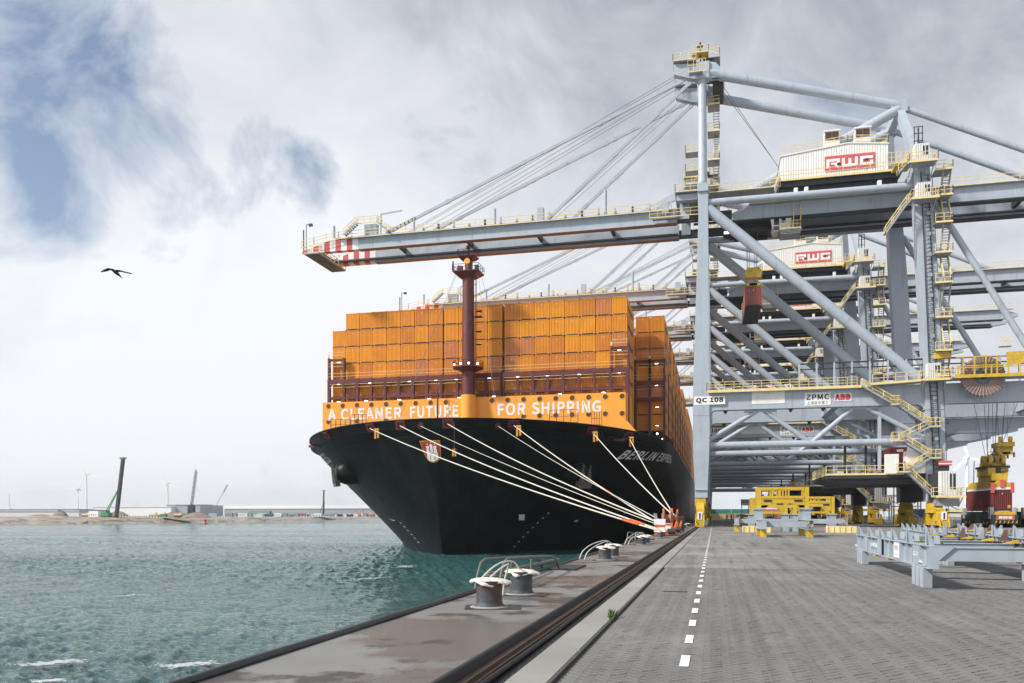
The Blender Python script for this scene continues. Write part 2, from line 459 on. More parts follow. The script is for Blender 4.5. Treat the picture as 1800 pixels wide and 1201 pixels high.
# ================================================================== SETTING
def ground_mat(name, col, kind):
    m = bpy.data.materials.new(name); m.use_nodes = True
    t = m.node_tree; n = t.nodes; l = t.links; b = n['Principled BSDF']
    g = n.new('ShaderNodeNewGeometry')
    def nz(s, d, r, sc3=(1, 1, 1), loc=(0, 0, 0)):
        mp = n.new('ShaderNodeMapping'); mp.inputs['Scale'].default_value = sc3; mp.inputs['Location'].default_value = loc
        l.new(g.outputs['Position'], mp.inputs[0])
        k = n.new('ShaderNodeTexNoise'); k.inputs['Scale'].default_value = s; k.inputs['Detail'].default_value = d; k.inputs['Roughness'].default_value = r
        l.new(mp.outputs[0], k.inputs[0]); return k.outputs['Fac']
    def rp(v, p0, p1, a=0.0, c=1.0):
        mr = n.new('ShaderNodeMapRange'); mr.inputs[1].default_value = p0; mr.inputs[2].default_value = p1; mr.inputs[3].default_value = a; mr.inputs[4].default_value = c
        l.new(v, mr.inputs[0]); return mr.outputs[0]
    def mix(f, a, c, mode='MIX'):
        mx = n.new('ShaderNodeMix'); mx.data_type = 'RGBA'; mx.blend_type = mode
        l.new(f, mx.inputs[0]) if not isinstance(f, float) else setattr(mx.inputs[0], 'default_value', f)
        for i, v in ((6, a), (7, c)):
            if isinstance(v, tuple): mx.inputs[i].default_value = (*v, 1)
            else: l.new(v, mx.inputs[i])
        return mx.outputs[2]
    c0 = tuple(c * 0.82 for c in col); c1 = tuple(c * 1.18 for c in col)
    cur = mix(rp(nz(0.35, 6, 0.6), 0.35, 0.65), c0, c1)
    fine = nz(90, 4, 0.7)
    cur = mix(rp(fine, 0.25, 0.75, 0.0, 0.5), cur, tuple(c * 0.55 for c in col))
    rough = 0.82
    rsock = None
    if kind == 'concrete':
        # damp, rusty patches drawn out across the apron
        st = rp(nz(0.75, 7, 0.62, (0.8, 0.75, 1), (3, 7, 0)), 0.545, 0.60, 0.0, 0.85)
        cur = mix(st, cur, (0.045, 0.032, 0.025))
        wt = rp(nz(0.42, 5, 0.55, (0.9, 0.8, 1), (11, 2, 0)), 0.49, 0.55)
        cur = mix(wt, cur, mix(0.5, cur, (0.05, 0.05, 0.05)))
        rsock = rp(wt, 0, 1, 0.62, 0.25)
        sp = rp(nz(16, 3, 0.9), 0.66, 0.72)
        cur = mix(sp, cur, (0.36, 0.34, 0.31))
    if kind == 'pave':
        br = n.new('ShaderNodeTexBrick'); br.inputs['Scale'].default_value = 1.0; br.inputs['Brick Width'].default_value = 0.42; br.inputs['Row Height'].default_value = 0.21
        br.inputs['Mortar Size'].default_value = 0.012; br.inputs['Color1'].default_value = (1, 1, 1, 1); br.inputs['Color2'].default_value = (0.72, 0.72, 0.72, 1); br.inputs['Mortar'].default_value = (0.45, 0.45, 0.45, 1)
        mp = n.new('ShaderNodeMapping'); mp.inputs['Rotation'].default_value = (0, 0, R(45)); l.new(g.outputs['Position'], mp.inputs[0]); l.new(mp.outputs[0], br.inputs['Vector'])
        cur = mix(0.6, cur, mix(1.0, cur, br.outputs['Color'], 'MULTIPLY'))
        lane = rp(nz(0.25, 5, 0.6, (1.0, 0.12, 1), (5, 1, 0)), 0.5, 0.68, 0.0, 0.35)
        cur = mix(lane, cur, (0.10, 0.095, 0.09))
        sp = rp(nz(1.3, 6, 0.75, (1, 1, 1), (8, 3, 0)), 0.66, 0.72)
        cur = mix(sp, cur, tuple(c * 0.6 for c in col))
    if kind in ('brick', 'pave'):
        tyre = rp(nz(1.1, 6, 0.6, (2.6, 0.10, 1), (5, 1, 0)), 0.50, 0.64, 0.0, 0.55)
        cur = mix(tyre, cur, (0.075, 0.07, 0.068))
        oil = rp(nz(0.9, 6, 0.7, (1, 1, 1), (18, 33, 0)), 0.60, 0.65, 0.0, 0.7)
        cur = mix(oil, cur, (0.06, 0.055, 0.05))
        pale = rp(nz(0.16, 4, 0.55, (1, 1, 1), (2, 13, 0)), 0.52, 0.64, 0.0, 0.25)
        cur = mix(pale, cur, (0.42, 0.40, 0.38))
    if kind == 'brick':
        oi = n.new('ShaderNodeAttribute'); oi.attribute_name = 'tone'
        k2 = nz(0.8, 5, 0.6)
        cur = mix(rp(k2, 0.35, 0.7), cur, tuple(c * 0.7 for c in col))
        wn_ = n.new('ShaderNodeTexWhiteNoise'); wn_.noise_dimensions = '3D'
        sn = n.new('ShaderNodeVectorMath'); sn.operation = 'SNAP'; sn.inputs[1].default_value = (0.15, 0.15, 10)
        l.new(g.outputs['Position'], sn.inputs[0]); l.new(sn.outputs[0], wn_.inputs[0])
        cur = mix(rp(wn_.outputs[0], 0, 1, 0.0, 0.35), cur, tuple(c * 0.6 for c in col))
    l.new(cur, b.inputs['Base Color']); b.inputs['Roughness'].default_value = rough
    if rsock: l.new(rsock, b.inputs['Roughness'])
    bp = n.new('ShaderNodeBump'); bp.inputs['Strength'].default_value = 0.5; bp.inputs['Distance'].default_value = 0.006
    l.new(fine, bp.inputs['Height']); l.new(bp.outputs[0], b.inputs['Normal'])
    return m
PAVE = ground_mat('block_paving_far', (0.285, 0.278, 0.268), 'pave')
BRICK = ground_mat('paving_brick', (0.225, 0.219, 0.212), 'brick')
APRON = ground_mat('damp_concrete', (0.235, 0.229, 0.218), 'concrete')
STRIPC = ground_mat('kerb_concrete', (0.33, 0.315, 0.295), 'plain')
SAND = mat('joint_sand', (0.075, 0.072, 0.068), 0.95, var=0.3, scale=8)
PAINTW = mat('road_paint_white', (0.78, 0.78, 0.76), 0.6, var=0.06, scale=3, col2=(0.25, 0.245, 0.24), thr=(0.62, 0.66), tscale=14)
RUBBER = mat('black_edge_pipe', (0.03, 0.03, 0.032), 0.45, var=0.5, scale=6, col2=(0.22, 0.21, 0.20), thr=(0.62, 0.75), tscale=9)
RAILM = mat('worn_crane_rail', (0.16, 0.105, 0.075), 0.38, metal=0.5, var=0.3, scale=5, col2=(0.34, 0.33, 0.32), thr=(0.6, 0.75), tscale=12)
COAL = mat('black_track_filling', (0.018, 0.018, 0.019), 0.55, var=0.6, scale=14, bump=1.0, bscale=18)

QX = -4.9            # quay edge
SL0, SL1 = -2.63, -1.97   # rail slot
ST1 = -1.54          # kerb strip ends, paving begins
g = MB()
g.add([(ST1, -40, -0.002), (420, -40, -0.002), (420, 5.5, -0.002), (ST1, 5.5, -0.002)], [(0, 1, 2, 3)], PAVE)
g.add([(ST1, 26, -0.002), (420, 26, -0.002), (420, 2600, -0.002), (ST1, 2600, -0.002)], [(0, 1, 2, 3)], PAVE)
g.add([(13, 5.5, -0.002), (420, 5.5, -0.002), (420, 26, -0.002), (13, 26, -0.002)], [(0, 1, 2, 3)], PAVE)
g.add([(ST1, 5.5, -0.03), (13, 5.5, -0.03), (13, 26, -0.03), (ST1, 26, -0.03)], [(0, 1, 2, 3)], SAND)
g.add([(ST1, 26, -0.05), (13, 26, -0.05), (13, 26, -0.002), (ST1, 26, -0.002)], [(0, 1, 2, 3)], PAVE)
g.add([(13, 5.5, -0.05), (13, 26, -0.05), (13, 26, -0.002), (13, 5.5, -0.002)], [(3, 2, 1, 0)], PAVE)
pave = tag(g.build('pavement'), kind='structure')

# herringbone bricks laid at 45 degrees
U = 0.105
def brick_mesh(lx, ly, cx, cy, ang, dz, tilt):
    pts = []
    e = 0.006
    for z_, s_ in ((-0.03, 0.0), (dz - 0.004, 0.0), (dz, e)):
        for sx, sy in ((-1, -1), (1, -1), (1, 1), (-1, 1)):
            x = sx * (lx / 2 - 0.0055 - s_); y = sy * (ly / 2 - 0.0055 - s_)
            zt = z_ + (tilt * x if z_ > -0.02 else 0)
            pts.append((cx + x * math.cos(ang) - y * math.sin(ang), cy + x * math.sin(ang) + y * math.cos(ang), zt))
    fs = [(8, 9, 10, 11)]
    for k in range(4):
        j = (k + 1) % 4
        fs += [(k, j, 4 + j, 4 + k), (4 + k, 4 + j, 8 + j, 8 + k)]
    return pts, fs
c45, s45 = math.cos(R(45)), math.sin(R(45))
cells = []
for i in range(-260, 320):
    for j in range(-260, 320):
        k = (i - j) % 4
        if k == 0: u0, v0, lx, ly = i + 1.0, j + 0.5, 2, 1
        elif k == 3: u0, v0, lx, ly = i + 0.5, j + 1.0, 1, 2
        else: continue
        u_, v_ = u0 * U, v0 * U
        x = u_ * c45 - v_ * s45 + 5; y = u_ * s45 + v_ * c45 + 15
        if x < ST1 + 0.09 or x > 12.95 or y < 5.55 or y > 25.78: continue
        cells.append((x, y, lx * U, ly * U))
cells.sort(key=lambda c: abs(c[1] - 8.6) * 1.4 + abs(c[0] - 0.1))
rest = MB()
rng = random.Random(3)
near_me = []
for q in range(6):
    for (lx, ly) in ((2 * U, U), (U, 2 * U)):
        mb = MB(); v_, f_ = brick_mesh(lx, ly, 0, 0, R(45), rng.uniform(-0.003, 0.002), rng.uniform(-0.012, 0.012)); mb.add(v_, f_, BRICK)
        near_me.append((lx > ly, mb.build('brick', mesh_only=True)))
for idx, (x, y, lx, ly) in enumerate(cells):
    if idx < 300 and y > 7.9:
        me = rng.choice([m_ for h_, m_ in near_me if h_ == (lx > ly)])
        inst('brick', me, (x, y, 0), pave)
    else:
        v_, f_ = brick_mesh(lx, ly, x, y, R(45), rng.uniform(-0.003, 0.002), rng.uniform(-0.012, 0.012))
        rest.add(v_, f_, BRICK)
ro = rest.build('paving_bricks', pave); ro['kind'] = 'stuff'

# white dashes
for k in range(0, 420):
    y = 5.6 + 1.65 * k
    if y > 500: break
    mb = MB(); x = -0.31
    z = 0.006
    mb.add([(x - 0.065, y, z), (x + 0.065, y, z), (x + 0.065, y + 0.78, z), (x - 0.065, y + 0.78, z)], [(0, 1, 2, 3)], PAINTW)
    if k == 0:
        dash0 = MB(); dash0.add([(-0.05, 0, 0), (0.05, 0, 0), (0.05, 0.72, 0), (-0.05, 0.72, 0)], [(0, 1, 2, 3)], PAINTW); dash0 = dash0.build('line_dash', mesh_only=True)
    if k < 290: inst('line_dash', dash0, (x, y, z), pave)
mb = MB()
for (xa, ya, xb, yb) in ((1.0, 50, 2.0, 50.08), (0.5, 74, 1.6, 74.1), (20, 60, 34, 60.15), (18, 66, 36, 66.15), (14, 48, 30, 48.12)):
    mb.add([(xa, ya, 0.004), (xb, ya, 0.004), (xb, yb, 0.004), (xa, yb, 0.004)], [(0, 1, 2, 3)], PAINTW)
mb.build('painted_lines', pave)
mb = MB(); mb.box((-1.05, 17.6, 0.004), (-0.55, 17.75, 0.01), STEELD); mb.box((-1.0, 17.62, 0.0101), (-0.6, 17.73, 0.012), SAND)
mb.build('drain_cover', pave)
# long joint in the paving beside the strip
mb = MB(); mb.box((ST1 - 0.008, 5, -0.03), (ST1 + 0.02, 500, 0.003), SAND); mb.build('edge_joint', pave)

# quay: apron slabs, rail slot, kerb strip, quay wall
quay = MB()
quay.box((QX + 0.02, -40, -7), (SL0, 900, -0.34), APRON)
quay.box((SL0 + 0.002, -40, -7), (SL1, 900, -0.17), COAL)
quay = tag(quay.build('quay_wall'), kind='structure')
def slab(name, x0, x1, y0, y1, z0, z1, m, par):
    mb = MB(); e = 0.015
    mb.box((x0, y0 + 0.006, z0), (x1, y1 - 0.006, z1 - e), m)
    mb.add([(x0, y0 + .006, z1 - e), (x1, y0 + .006, z1 - e), (x1, y1 - .006, z1 - e), (x0, y1 - .006, z1 - e),
            (x0 + e, y0 + e, z1), (x1 - e, y0 + e, z1), (x1 - e, y1 - e, z1), (x0 + e, y1 - e, z1)],
           [(4, 5, 6, 7), (0, 1, 5, 4), (1, 2, 6, 5), (2, 3, 7, 6), (3, 0, 4, 7)], m)
    return mb.build(name, par)
y = -12.0 - 0.15
while y < 420:
    ln = 7.95 if y < 150 else 31.8
    slab('apron_slab', QX + 0.06, SL0, y, y + ln, -0.34, 0.0 + rng.uniform(-0.002, 0.002), APRON, quay)
    slab('kerb_slab', SL1, ST1 - 0.01, y - 2.0, y - 2.0 + ln, -0.34, 0.004 + rng.uniform(-0.002, 0.002), STRIPC, quay)
    slab('slot_lip', SL0 + 0.003, SL0 + 0.05, y, y + ln, -0.33, 0.012, STEELD, quay)
    y += ln
mb = MB()
mb.box((-2.61, -20, -0.168), (-2.42, 700, -0.15), RAILM)
mb.box((-2.57, -20, -0.149), (-2.47, 700, -0.105), RAILM)
mb.build('crane_rail', quay)
mb = MB(); mb.path([(-2.30, y_, -0.13 + 0.01 * math.sin(y_)) for y_ in [i * 2.0 for i in range(-6, 200)]], 0.035, COAL, 8)
mb.build('power_cable', quay)
st = MB()
for k in range(2600):
    y_ = 5 + 34 * rng.random() ** 1.3; x_ = rng.uniform(-2.17, SL1 - 0.01); s_ = rng.uniform(0.012, 0.035)
    st.add([(x_ - s_, y_ - s_, -0.169), (x_ + s_, y_ - s_ * .6, -0.169), (x_ + s_ * .7, y_ + s_, -0.169), (x_ - s_ * .8, y_ + s_, -0.169), (x_, y_, -0.169 + s_ * 1.6)], [(0, 1, 4), (1, 2, 4), (2, 3, 4), (3, 0, 4)], COAL)
o = st.build('track_stones', quay); o['kind'] = 'stuff'
mb = MB()
mb.path([(QX + 0.02, y_, 0.02 + 0.006 * math.sin(y_ * 1.7)) for y_ in [i * 1.0 for i in range(-12, 260)] + [300, 400, 600, 890]], 0.055, RUBBER, 10)
mb.build('edge_pipe', quay)
mb = MB()
for k in range(60):
    y_ = 2 + k * 15.7 + 8
    mb.box((QX - 0.55, y_, -3.2), (QX + 0.03, y_ + 1.6, -0.45), RUBBER)
mb.build('fenders', quay)['kind'] = 'stuff'
# weeds at the strip
GRASS = mat('weed_green', (0.06, 0.10, 0.03), 0.7, var=0.3, scale=20)
mb = MB(off=(ST1, 12.9, 0))
for k in range(70):
    a = rng.uniform(0, 6.28); rr_ = rng.uniform(0, 0.07); x_ = ST1 + rr_ * math.cos(a) * .5; y_ = 12.9 + rr_ * math.sin(a) * 4; h_ = rng.uniform(0.04, 0.15); dx = rng.uniform(-.06, .06); dy = rng.uniform(-.06, .06)
    mb.add([(x_ - .006, y_, 0), (x_ + .006, y_, 0), (x_ + dx + .012, y_ + dy, h_ * .7), (x_ + dx * 1.6, y_ + dy * 1.6, h_)], [(0, 1, 2, 3)], GRASS)
tag(mb.build('weed'), 'small green weed growing in the joint beside the concrete kerb strip', 'weed')

# water
def water_mat():
    m = bpy.data.materials.new('harbour_water'); m.use_nodes = True
    t = m.node_tree; n = t.nodes; l = t.links; b = n['Principled BSDF']
    b.inputs['Base Color'].default_value = (0.032, 0.102, 0.098, 1); b.inputs['Roughness'].default_value = 0.06; b.inputs['IOR'].default_value = 1.33
    g = n.new('ShaderNodeNewGeometry')
    def nz(s, d, r, sc3=(1, 1, 1), dist=0.0):
        mp = n.new('ShaderNodeMapping'); mp.inputs['Scale'].default_value = sc3; mp.inputs['Rotation'].default_value = (0, 0, R(20)); l.new(g.outputs['Position'], mp.inputs[0])
        k = n.new('ShaderNodeTexNoise'); k.inputs['Scale'].default_value = s; k.inputs['Detail'].default_value = d; k.inputs['Roughness'].default_value = r; k.inputs['Distortion'].default_value = dist
        l.new(mp.outputs[0], k.inputs[0]); return k.outputs['Fac']
    def ma(op, a, c):
        k = n.new('ShaderNodeMath'); k.operation = op
        for i, v in ((0, a), (1, c)):
            if isinstance(v, (int, float)): k.inputs[i].default_value = v
            else: l.new(v, k.inputs[i])
        return k.outputs[0]
    def ridge(v): return ma('SUBTRACT', 1.0, ma('MULTIPLY', ma('ABSOLUTE', ma('SUBTRACT', v, 0.5), 0), 2.0))
    swell = nz(0.10, 3, 0.5, (0.6, 1.2, 1)); chop = ridge(nz(0.55, 4, 0.6, (0.7, 1.3, 1), 0.4)); rip = ridge(nz(2.2, 5, 0.65, (0.7, 1.3, 1), 0.3))
    h = ma('ADD', ma('MULTIPLY', swell, 0.3), ma('ADD', ma('MULTIPLY', chop, 0.24), ma('MULTIPLY', rip, 0.13)))
    bp = n.new('ShaderNodeBump'); bp.inputs['Strength'].default_value = 1.0; bp.inputs['Distance'].default_value = 1.0
    l.new(h, bp.inputs['Height']); l.new(bp.outputs[0], b.inputs['Normal'])
    # gusts: calmer and rougher lanes
    gust = nz(0.02, 5, 0.6, (0.4, 2.2, 1))
    mr = n.new('ShaderNodeMapRange'); mr.inputs[1].default_value = 0.35; mr.inputs[2].default_value = 0.65; mr.inputs[3].default_value = 0.02; mr.inputs[4].default_value = 0.12
    l.new(gust, mr.inputs[0]); l.new(mr.outputs[0], b.inputs['Roughness'])
    return m
WATER = water_mat()
FOAM = mat('sea_foam', (0.5, 0.54, 0.54), 0.8, var=0.1)
import numpy as np
def water_mesh():
    rs = np.random.RandomState(5)
    nr, na = 620, 560
    r_ = 14.0 * (620.0 / 14.0) ** (np.arange(nr) / (nr - 1.0)); a_ = np.linspace(R(-62), R(-0.3), na)
    Rr, Aa = np.meshgrid(r_, a_, indexing='ij'); X = Rr * np.sin(Aa); Y = Rr * np.cos(Aa); Z = np.zeros_like(X)
    patch = 0.75 + 0.35 * np.sin(X * .021 + Y * .013 + 1) * np.sin(X * .009 - Y * .031) + .25 * np.sin(Y * .11 + X * .02)
    for k in range(72):
        lam = 0.42 * (9.0 / 0.42) ** (k / 71.0); th = R(250) + rs.normal(0, .62)
        kx, ky = 2 * np.pi / lam * np.sin(th), 2 * np.pi / lam * np.cos(th)
        amp = 0.0150 * lam ** 0.42 * (1.0 if lam < 2.5 else .40)
        ph = rs.uniform(0, 6.28) + .6 * np.sin(X * .13 + k) + .6 * np.cos(Y * .11 + 2 * k)
        v = np.sin(kx * X + ky * Y + ph); v = 1 - 2 * np.abs(np.sin((kx * X + ky * Y + ph) / 2)) if k % 3 == 0 else v
        fade = np.clip(1.6 - Rr * 0.0017 * 6.0 / lam * .35, 0.0, 1.0)
        Z += amp * v * fade * (patch if lam < 3 else 1)
    X = np.where(X > QX + .2, QX + .2, X)
    me = bpy.data.meshes.new('water'); n_ = nr * na
    co = np.stack([X, Y, Z - 4.1], -1).reshape(-1).astype(np.float32)
    idx = np.arange(n_).reshape(nr, na); q = np.stack([idx[:-1, :-1], idx[:-1, 1:], idx[1:, 1:], idx[1:, :-1]], -1).reshape(-1, 4)[:, ::-1]
    me.vertices.add(n_); me.vertices.foreach_set('co', co)
    me.loops.add(q.size); me.loops.foreach_set('vertex_index', q.reshape(-1).astype(np.int32))
    me.polygons.add(len(q)); me.polygons.foreach_set('loop_start', np.arange(0, q.size, 4, dtype=np.int32)); me.polygons.foreach_set('loop_total', np.full(len(q), 4, dtype=np.int32))
    me.polygons.foreach_set('use_smooth', np.ones(len(q), dtype=bool)); me.update(calc_edges=True); me.validate(); me.materials.append(WATER)
    return me
o = bpy.data.objects.new('water', water_mesh()); sc.collection.objects.link(o); tag(o, kind='structure')
w = MB(); w.add([(-3500, -200, -4.35), (QX + 0.3, -200, -4.35), (QX + 0.3, 4500, -4.35), (-3500, 4500, -4.35)], [(0, 1, 2, 3)], WATER)
tag(w.build('open_water'), kind='structure')
fo = MB()
def foam(cx, cy, ln, wd, ang, n, seed):
    r_ = random.Random(seed)
    for k in range(n):
        t_ = r_.gauss(0, 0.36); s_ = r_.gauss(0, 0.22) + 0.25 * math.sin(t_ * 5)
        x = cx + ln * t_ * math.cos(ang) - wd * s_ * math.sin(ang); y = cy + ln * t_ * math.sin(ang) + wd * s_ * math.cos(ang)
        a = r_.uniform(0.03, 0.16) * (1.2 - min(1, abs(t_))); bq = a * r_.uniform(0.3, 0.8); th = ang + r_.gauss(0, 0.5)
        q = []
        for i in range(6):
            f_ = i / 6 * 2 * math.pi; rr_ = r_.uniform(0.6, 1.2)
            q.append((x + a * rr_ * math.cos(f_) * math.cos(th) - bq * rr_ * math.sin(f_) * math.sin(th), y + a * rr_ * math.cos(f_) * math.sin(th) + bq * rr_ * math.sin(f_) * math.cos(th), -3.99 + 0.00002 * k))
        fo.add(q, [tuple(range(6))], FOAM)
for args in FOAMS: foam(*args)
tag(fo.build('foam'), kind='stuff')
# ================================================================== SHIP
BM, CX, HCX = 31.3, -39.0, -38.85
def lev(z0):
    w_ = min(1, max(0, (z0 + 4.1) / 19.4))
    return 115.6 - 5.4 * w_ ** .8, 32.0 + 68 * (1 - w_) ** 1.15, 1.15 + .82 * w_ ** 1.3
def ztop(Y):
    if Y <= 138: return 15.3 - .055 * (Y - 110)
    return 14.0 + 1.1 * min(1, (Y - 139) / 21) if Y > 139 else 13.9
def hb(z0, s):
    Y0, LL, q = lev(z0)
    return BM * (1 - (1 - min(1, s)) ** 2) ** (1 / q)
def hp(z0, s, side):
    Y0, LL, q = lev(z0); Y = Y0 + LL * s
    return Vector((HCX + side * hb(z0, s), Y, -4.1 + (z0 + 4.1) * (ztop(Y) + 4.1) / 19.4))
def z0_of(z, Y): return -4.1 + (z + 4.1) * 19.4 / (ztop(Y) + 4.1)
def hull_at_Y(Y, z, side, off=0.0):
    z0 = z0_of(z, Y); Y0, LL, q = lev(z0); s = (Y - Y0) / LL
    p = Vector((HCX + side * hb(z0, max(0, s)), Y, z))
    return p + hull_n(z0, max(0.001, s), side) * off
def hull_at_x(x, z, off=0.0):
    b = abs(x - HCX); side = 1 if x >= HCX else -1
    Y = 112.0
    for _ in range(4):
        z0 = z0_of(z, Y); Y0, LL, q = lev(z0)
        s = 1 - math.sqrt(max(0, 1 - (b / BM) ** q)); Y = Y0 + LL * s
    return Vector((x, Y, z)) + hull_n(z0, max(1e-4, s), side) * off
def hull_n(z0, s, side):
    e = 1e-3
    s0 = max(1e-5, s)
    a = hp(z0, s0 * (1 + e) + 1e-5, side) - hp(z0, s0, side)
    c = hp(min(15.3, z0 + .05), s0, side) - hp(min(15.3, z0 + .05) - .1, s0, side)
    nn = a.cross(c).normalized()
    o = Vector((side, -0.4, 0))
    return nn if nn.dot(o) > 0 else -nn
ship = empty('container_ship', (CX, 110, -4.1), 'huge black container ship moored at the quay with an orange breakwater and stacked orange boxes', 'ship')
SO = (CX, 110, -4.1)
def SB(): return MB(off=SO)
mb = SB()
us = [i / 56 for i in range(57)]
svals = [u_ * u_ for u_ in us] + [1.08, 1.2, 1.35, 1.6, 2.0, 3, 4.5, 6.5, 9]
zl = [-6.5, -4.75] + [-4.1 + 19.4 * i / 22 for i in range(1, 23)]
for side in (-1, 1):
    vv = []
    for z0 in zl:
        for s in svals:
            z_ = max(z0, -4.1); p = hp(z_, s, side)
            if z0 < -4.1: p.z = z0
            vv.append(p)
    nS = len(svals)
    for a in range(len(zl) - 1):
        fs = []
        for k in range(nS - 1):
            q = (a * nS + k, a * nS + k + 1, (a + 1) * nS + k + 1, (a + 1) * nS + k)
            fs.append(q if side > 0 else q[::-1])
        b0 = len(mb.v)
        if a == 0 or True:
            pass
        mb_m = HULLRED if a == 0 else HULL
        for f in fs:
            pass
        if a == 0: base = len(mb.v); mb.v += vv
        i = mb.mi(mb_m)
        for f in fs:
            mb.f.append([base + x for x in f]); mb.m.append(i); mb.smooth.append(True)
hull = mb.build('hull', ship)
# deck
mb = SB()
pl = []
for s in [x for x in svals if x <= 3]:
    pl.append((hb(15.3, s), lev(15.3)[0] + lev(15.3)[1] * s))
dv = [(HCX + sd * (b - 0.15), y_, ztop(y_) - (1.3 if y_ < 139 else 0.05)) for b, y_ in pl for sd in (-1, 1)]
mb.add(dv, [(2 * i, 2 * i + 1, 2 * i + 3, 2 * i + 2) for i in range(len(pl) - 1)], SHIPRED)
mb.box((CX - BM + .3, 150, 12.9), (CX + BM - .3, 600, 13.4), SHIPRED); mb.box((CX - 26, 124, 12.9), (CX + 26, 150, 13.3), SHIPRED)
mb.build('deck', ship)
# knuckle plate line and inner face of bulwark cap
mb = SB()
for side in (-1, 1):
    pts = [hp(15.3, s, side) + Vector((0, 0, 0.03)) for s in svals if lev(15.3)[0] + lev(15.3)[1] * s < 138]
    mb.path(pts, 0.11, HULL, 6)
mb.build('bulwark_cap', ship)
mb = SB()
for side in (-1, 1):
    pts = [hp(12.9, s, side) + hull_n(12.9, max(s, .001), side) * 0.01 for s in svals if lev(15.3)[0] + lev(15.3)[1] * s < 139]
    mb.path(pts, 0.035, HULL, 4)
mb.build('hull_seam', ship)
# breakwater wall with openings, orange
mb = SB(); BWY = 130.0
mb.box((-65.5, BWY, 13.4), (-13.5, BWY + .5, 21.1), ORANGE)
mb.prism([(-13.5, 16.6), (-13.3, 16.6), (-11.0, 13.9), (-13.5, 13.9)], BWY + .01, BWY + 1.6, ORANGE)
mb.box((-13.49, BWY + .502, 13.4), (-13.2, BWY + 8, 20.9), ORANGE)
bw = mb.build('breakwater', ship)
def disc(mb, c, r_, m, n=16):
    mb.add([(c[0] + r_ * math.cos(2 * math.pi * i / n), c[1], c[2] + r_ * math.sin(2 * math.pi * i / n)) for i in range(n)], [tuple(range(n))], m)
HOLE = mat('shadowed_opening', (0.10, 0.045, 0.03), 0.8, var=0.3)  # flat disc, the dark of the hole put into its colour
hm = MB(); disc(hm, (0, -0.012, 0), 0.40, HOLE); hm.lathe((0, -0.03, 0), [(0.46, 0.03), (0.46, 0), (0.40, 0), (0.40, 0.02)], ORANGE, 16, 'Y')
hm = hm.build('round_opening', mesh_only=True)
for i in range(20):
    x = -64.4 + i * 2.65
    if abs(x - CX) < 2.1: continue
    inst('round_opening', hm, (x - SO[0], BWY - SO[1] - .005, 20.45 - SO[2]), ship)
    if i in (0, 2, 4, 13, 14, 15, 16, 17, 18, 19): inst('round_opening', hm, (x - SO[0], BWY - SO[1] - .005, 17.75 - SO[2]), ship)
def bwtext(s, x0, x1, z0, z1, bold):
    mb = SB()
    text_on(mb, s, lambda u, v: (x0 + (x1 - x0) * u, BWY - 0.02, z0 + (z1 - z0) * v), WHITEP, .013)
    mb.build('painted_word', ship)
bwtext('A CLEANER', -64.5, -51.0, 17.95, 19.95, 0.028)
bwtext('FUTURE', -49.5, -41.0, 17.95, 19.95, 0.028)
bwtext('FOR', -34.3, -29.6, 17.95, 19.95, 0.028)
bwtext('SHIPPING', -28.6, -17.4, 17.95, 19.95, 0.028)
# mast
mb = SB(); MY = 129.0
mb.tube((CX, MY, 13.4), (CX, MY, 21.3), 1.22, ORANGE, 28)
mb.box((CX - 1.22, MY, 13.4), (CX + 1.22, BWY, 21.08), ORANGE)
mb.tube((CX, MY, 21.301), (CX, MY, 41.4), 1.06, SHIPRED, 28, r1=0.95)
mb.tube((CX + .1, MY, 41.4), (CX + .1, MY, 43.9), 0.62, SHIPRED, 20)
mb.tube((CX, MY, 43.9), (CX, MY, 46.4), 0.10, SHIPRED, 8); mb.tube((CX, MY, 45.2), (CX, MY, 45.7), 0.34, SHIPRED, 10); mb.tube((CX, MY, 43.9), (CX, MY, 44.6), 0.32, SHIPRED, 8, r1=.1)
mast = mb.build('mast', ship)
mb = SB()
mb.lathe((CX, MY, 25.05), [(1.05, 0), (2.3, .6), (2.5, .62), (2.5, .72), (1.05, .72)], SHIPRED, 24)
ring = [(CX + 2.45 * math.cos(a), MY + 2.45 * math.sin(a), 25.77) for a in [i * math.pi / 8 for i in range(17)]]
mb.rail(ring, SHIPRED, 1.0, 1.2, .03, kick=False)
lp = mb.build('lamp_platform', ship)
lm = MB(); lm.box((-.16, -.12, -.15), (.16, .1, .15), STEELD); lm.add([(-.15, -.125, -.14), (.15, -.125, -.14), (.15, -.125, .14), (-.15, -.125, .14)], [(0, 1, 2, 3)], LAMP)
lm = lm.build('floodlight', mesh_only=True)
for (x, y_) in ((-1.9, -1.4), (-.6, -2.1), (.75, -2.1), (2.0, -1.3)):
    inst('floodlight', lm, (CX + x - SO[0], MY + y_ - SO[1], 26.15 - SO[2]), ship)
mb = SB()
for (zb, zt, rr0, rr1) in ((40.3, 41.35, 1.0, 2.2), (43.3, 43.9, .9, 1.45)):
    n_ = 4
    vs_ = []
    for r_, z_ in ((rr0, zb), (rr1, zt - .15), (rr1, zt)):
        vs_ += [(CX + r_ * sx, MY + r_ * sy * .8, z_) for sx, sy in ((-1, -1), (1, -1), (1, 1), (-1, 1))]
    mb.add(vs_, [(0, 1, 5, 4), (1, 2, 6, 5), (2, 3, 7, 6), (3, 0, 4, 7), (4, 5, 9, 8), (5, 6, 10, 9), (6, 7, 11, 10), (7, 4, 8, 11), (8, 9, 10, 11), (3, 2, 1, 0)], SHIPRED)
    mb.rail([(CX + rr1 * sx, MY + rr1 * sy * .8, zt) for sx, sy in ((-1, -1), (1, -1), (1, 1), (-1, 1), (-1, -1))], SHIPRED, 1.0, 1.1, .03, kick=False)
mb.box((CX - 1.5, MY - 1.3, 41.35), (CX - .7, MY - .6, 42.2), SHIPRED)
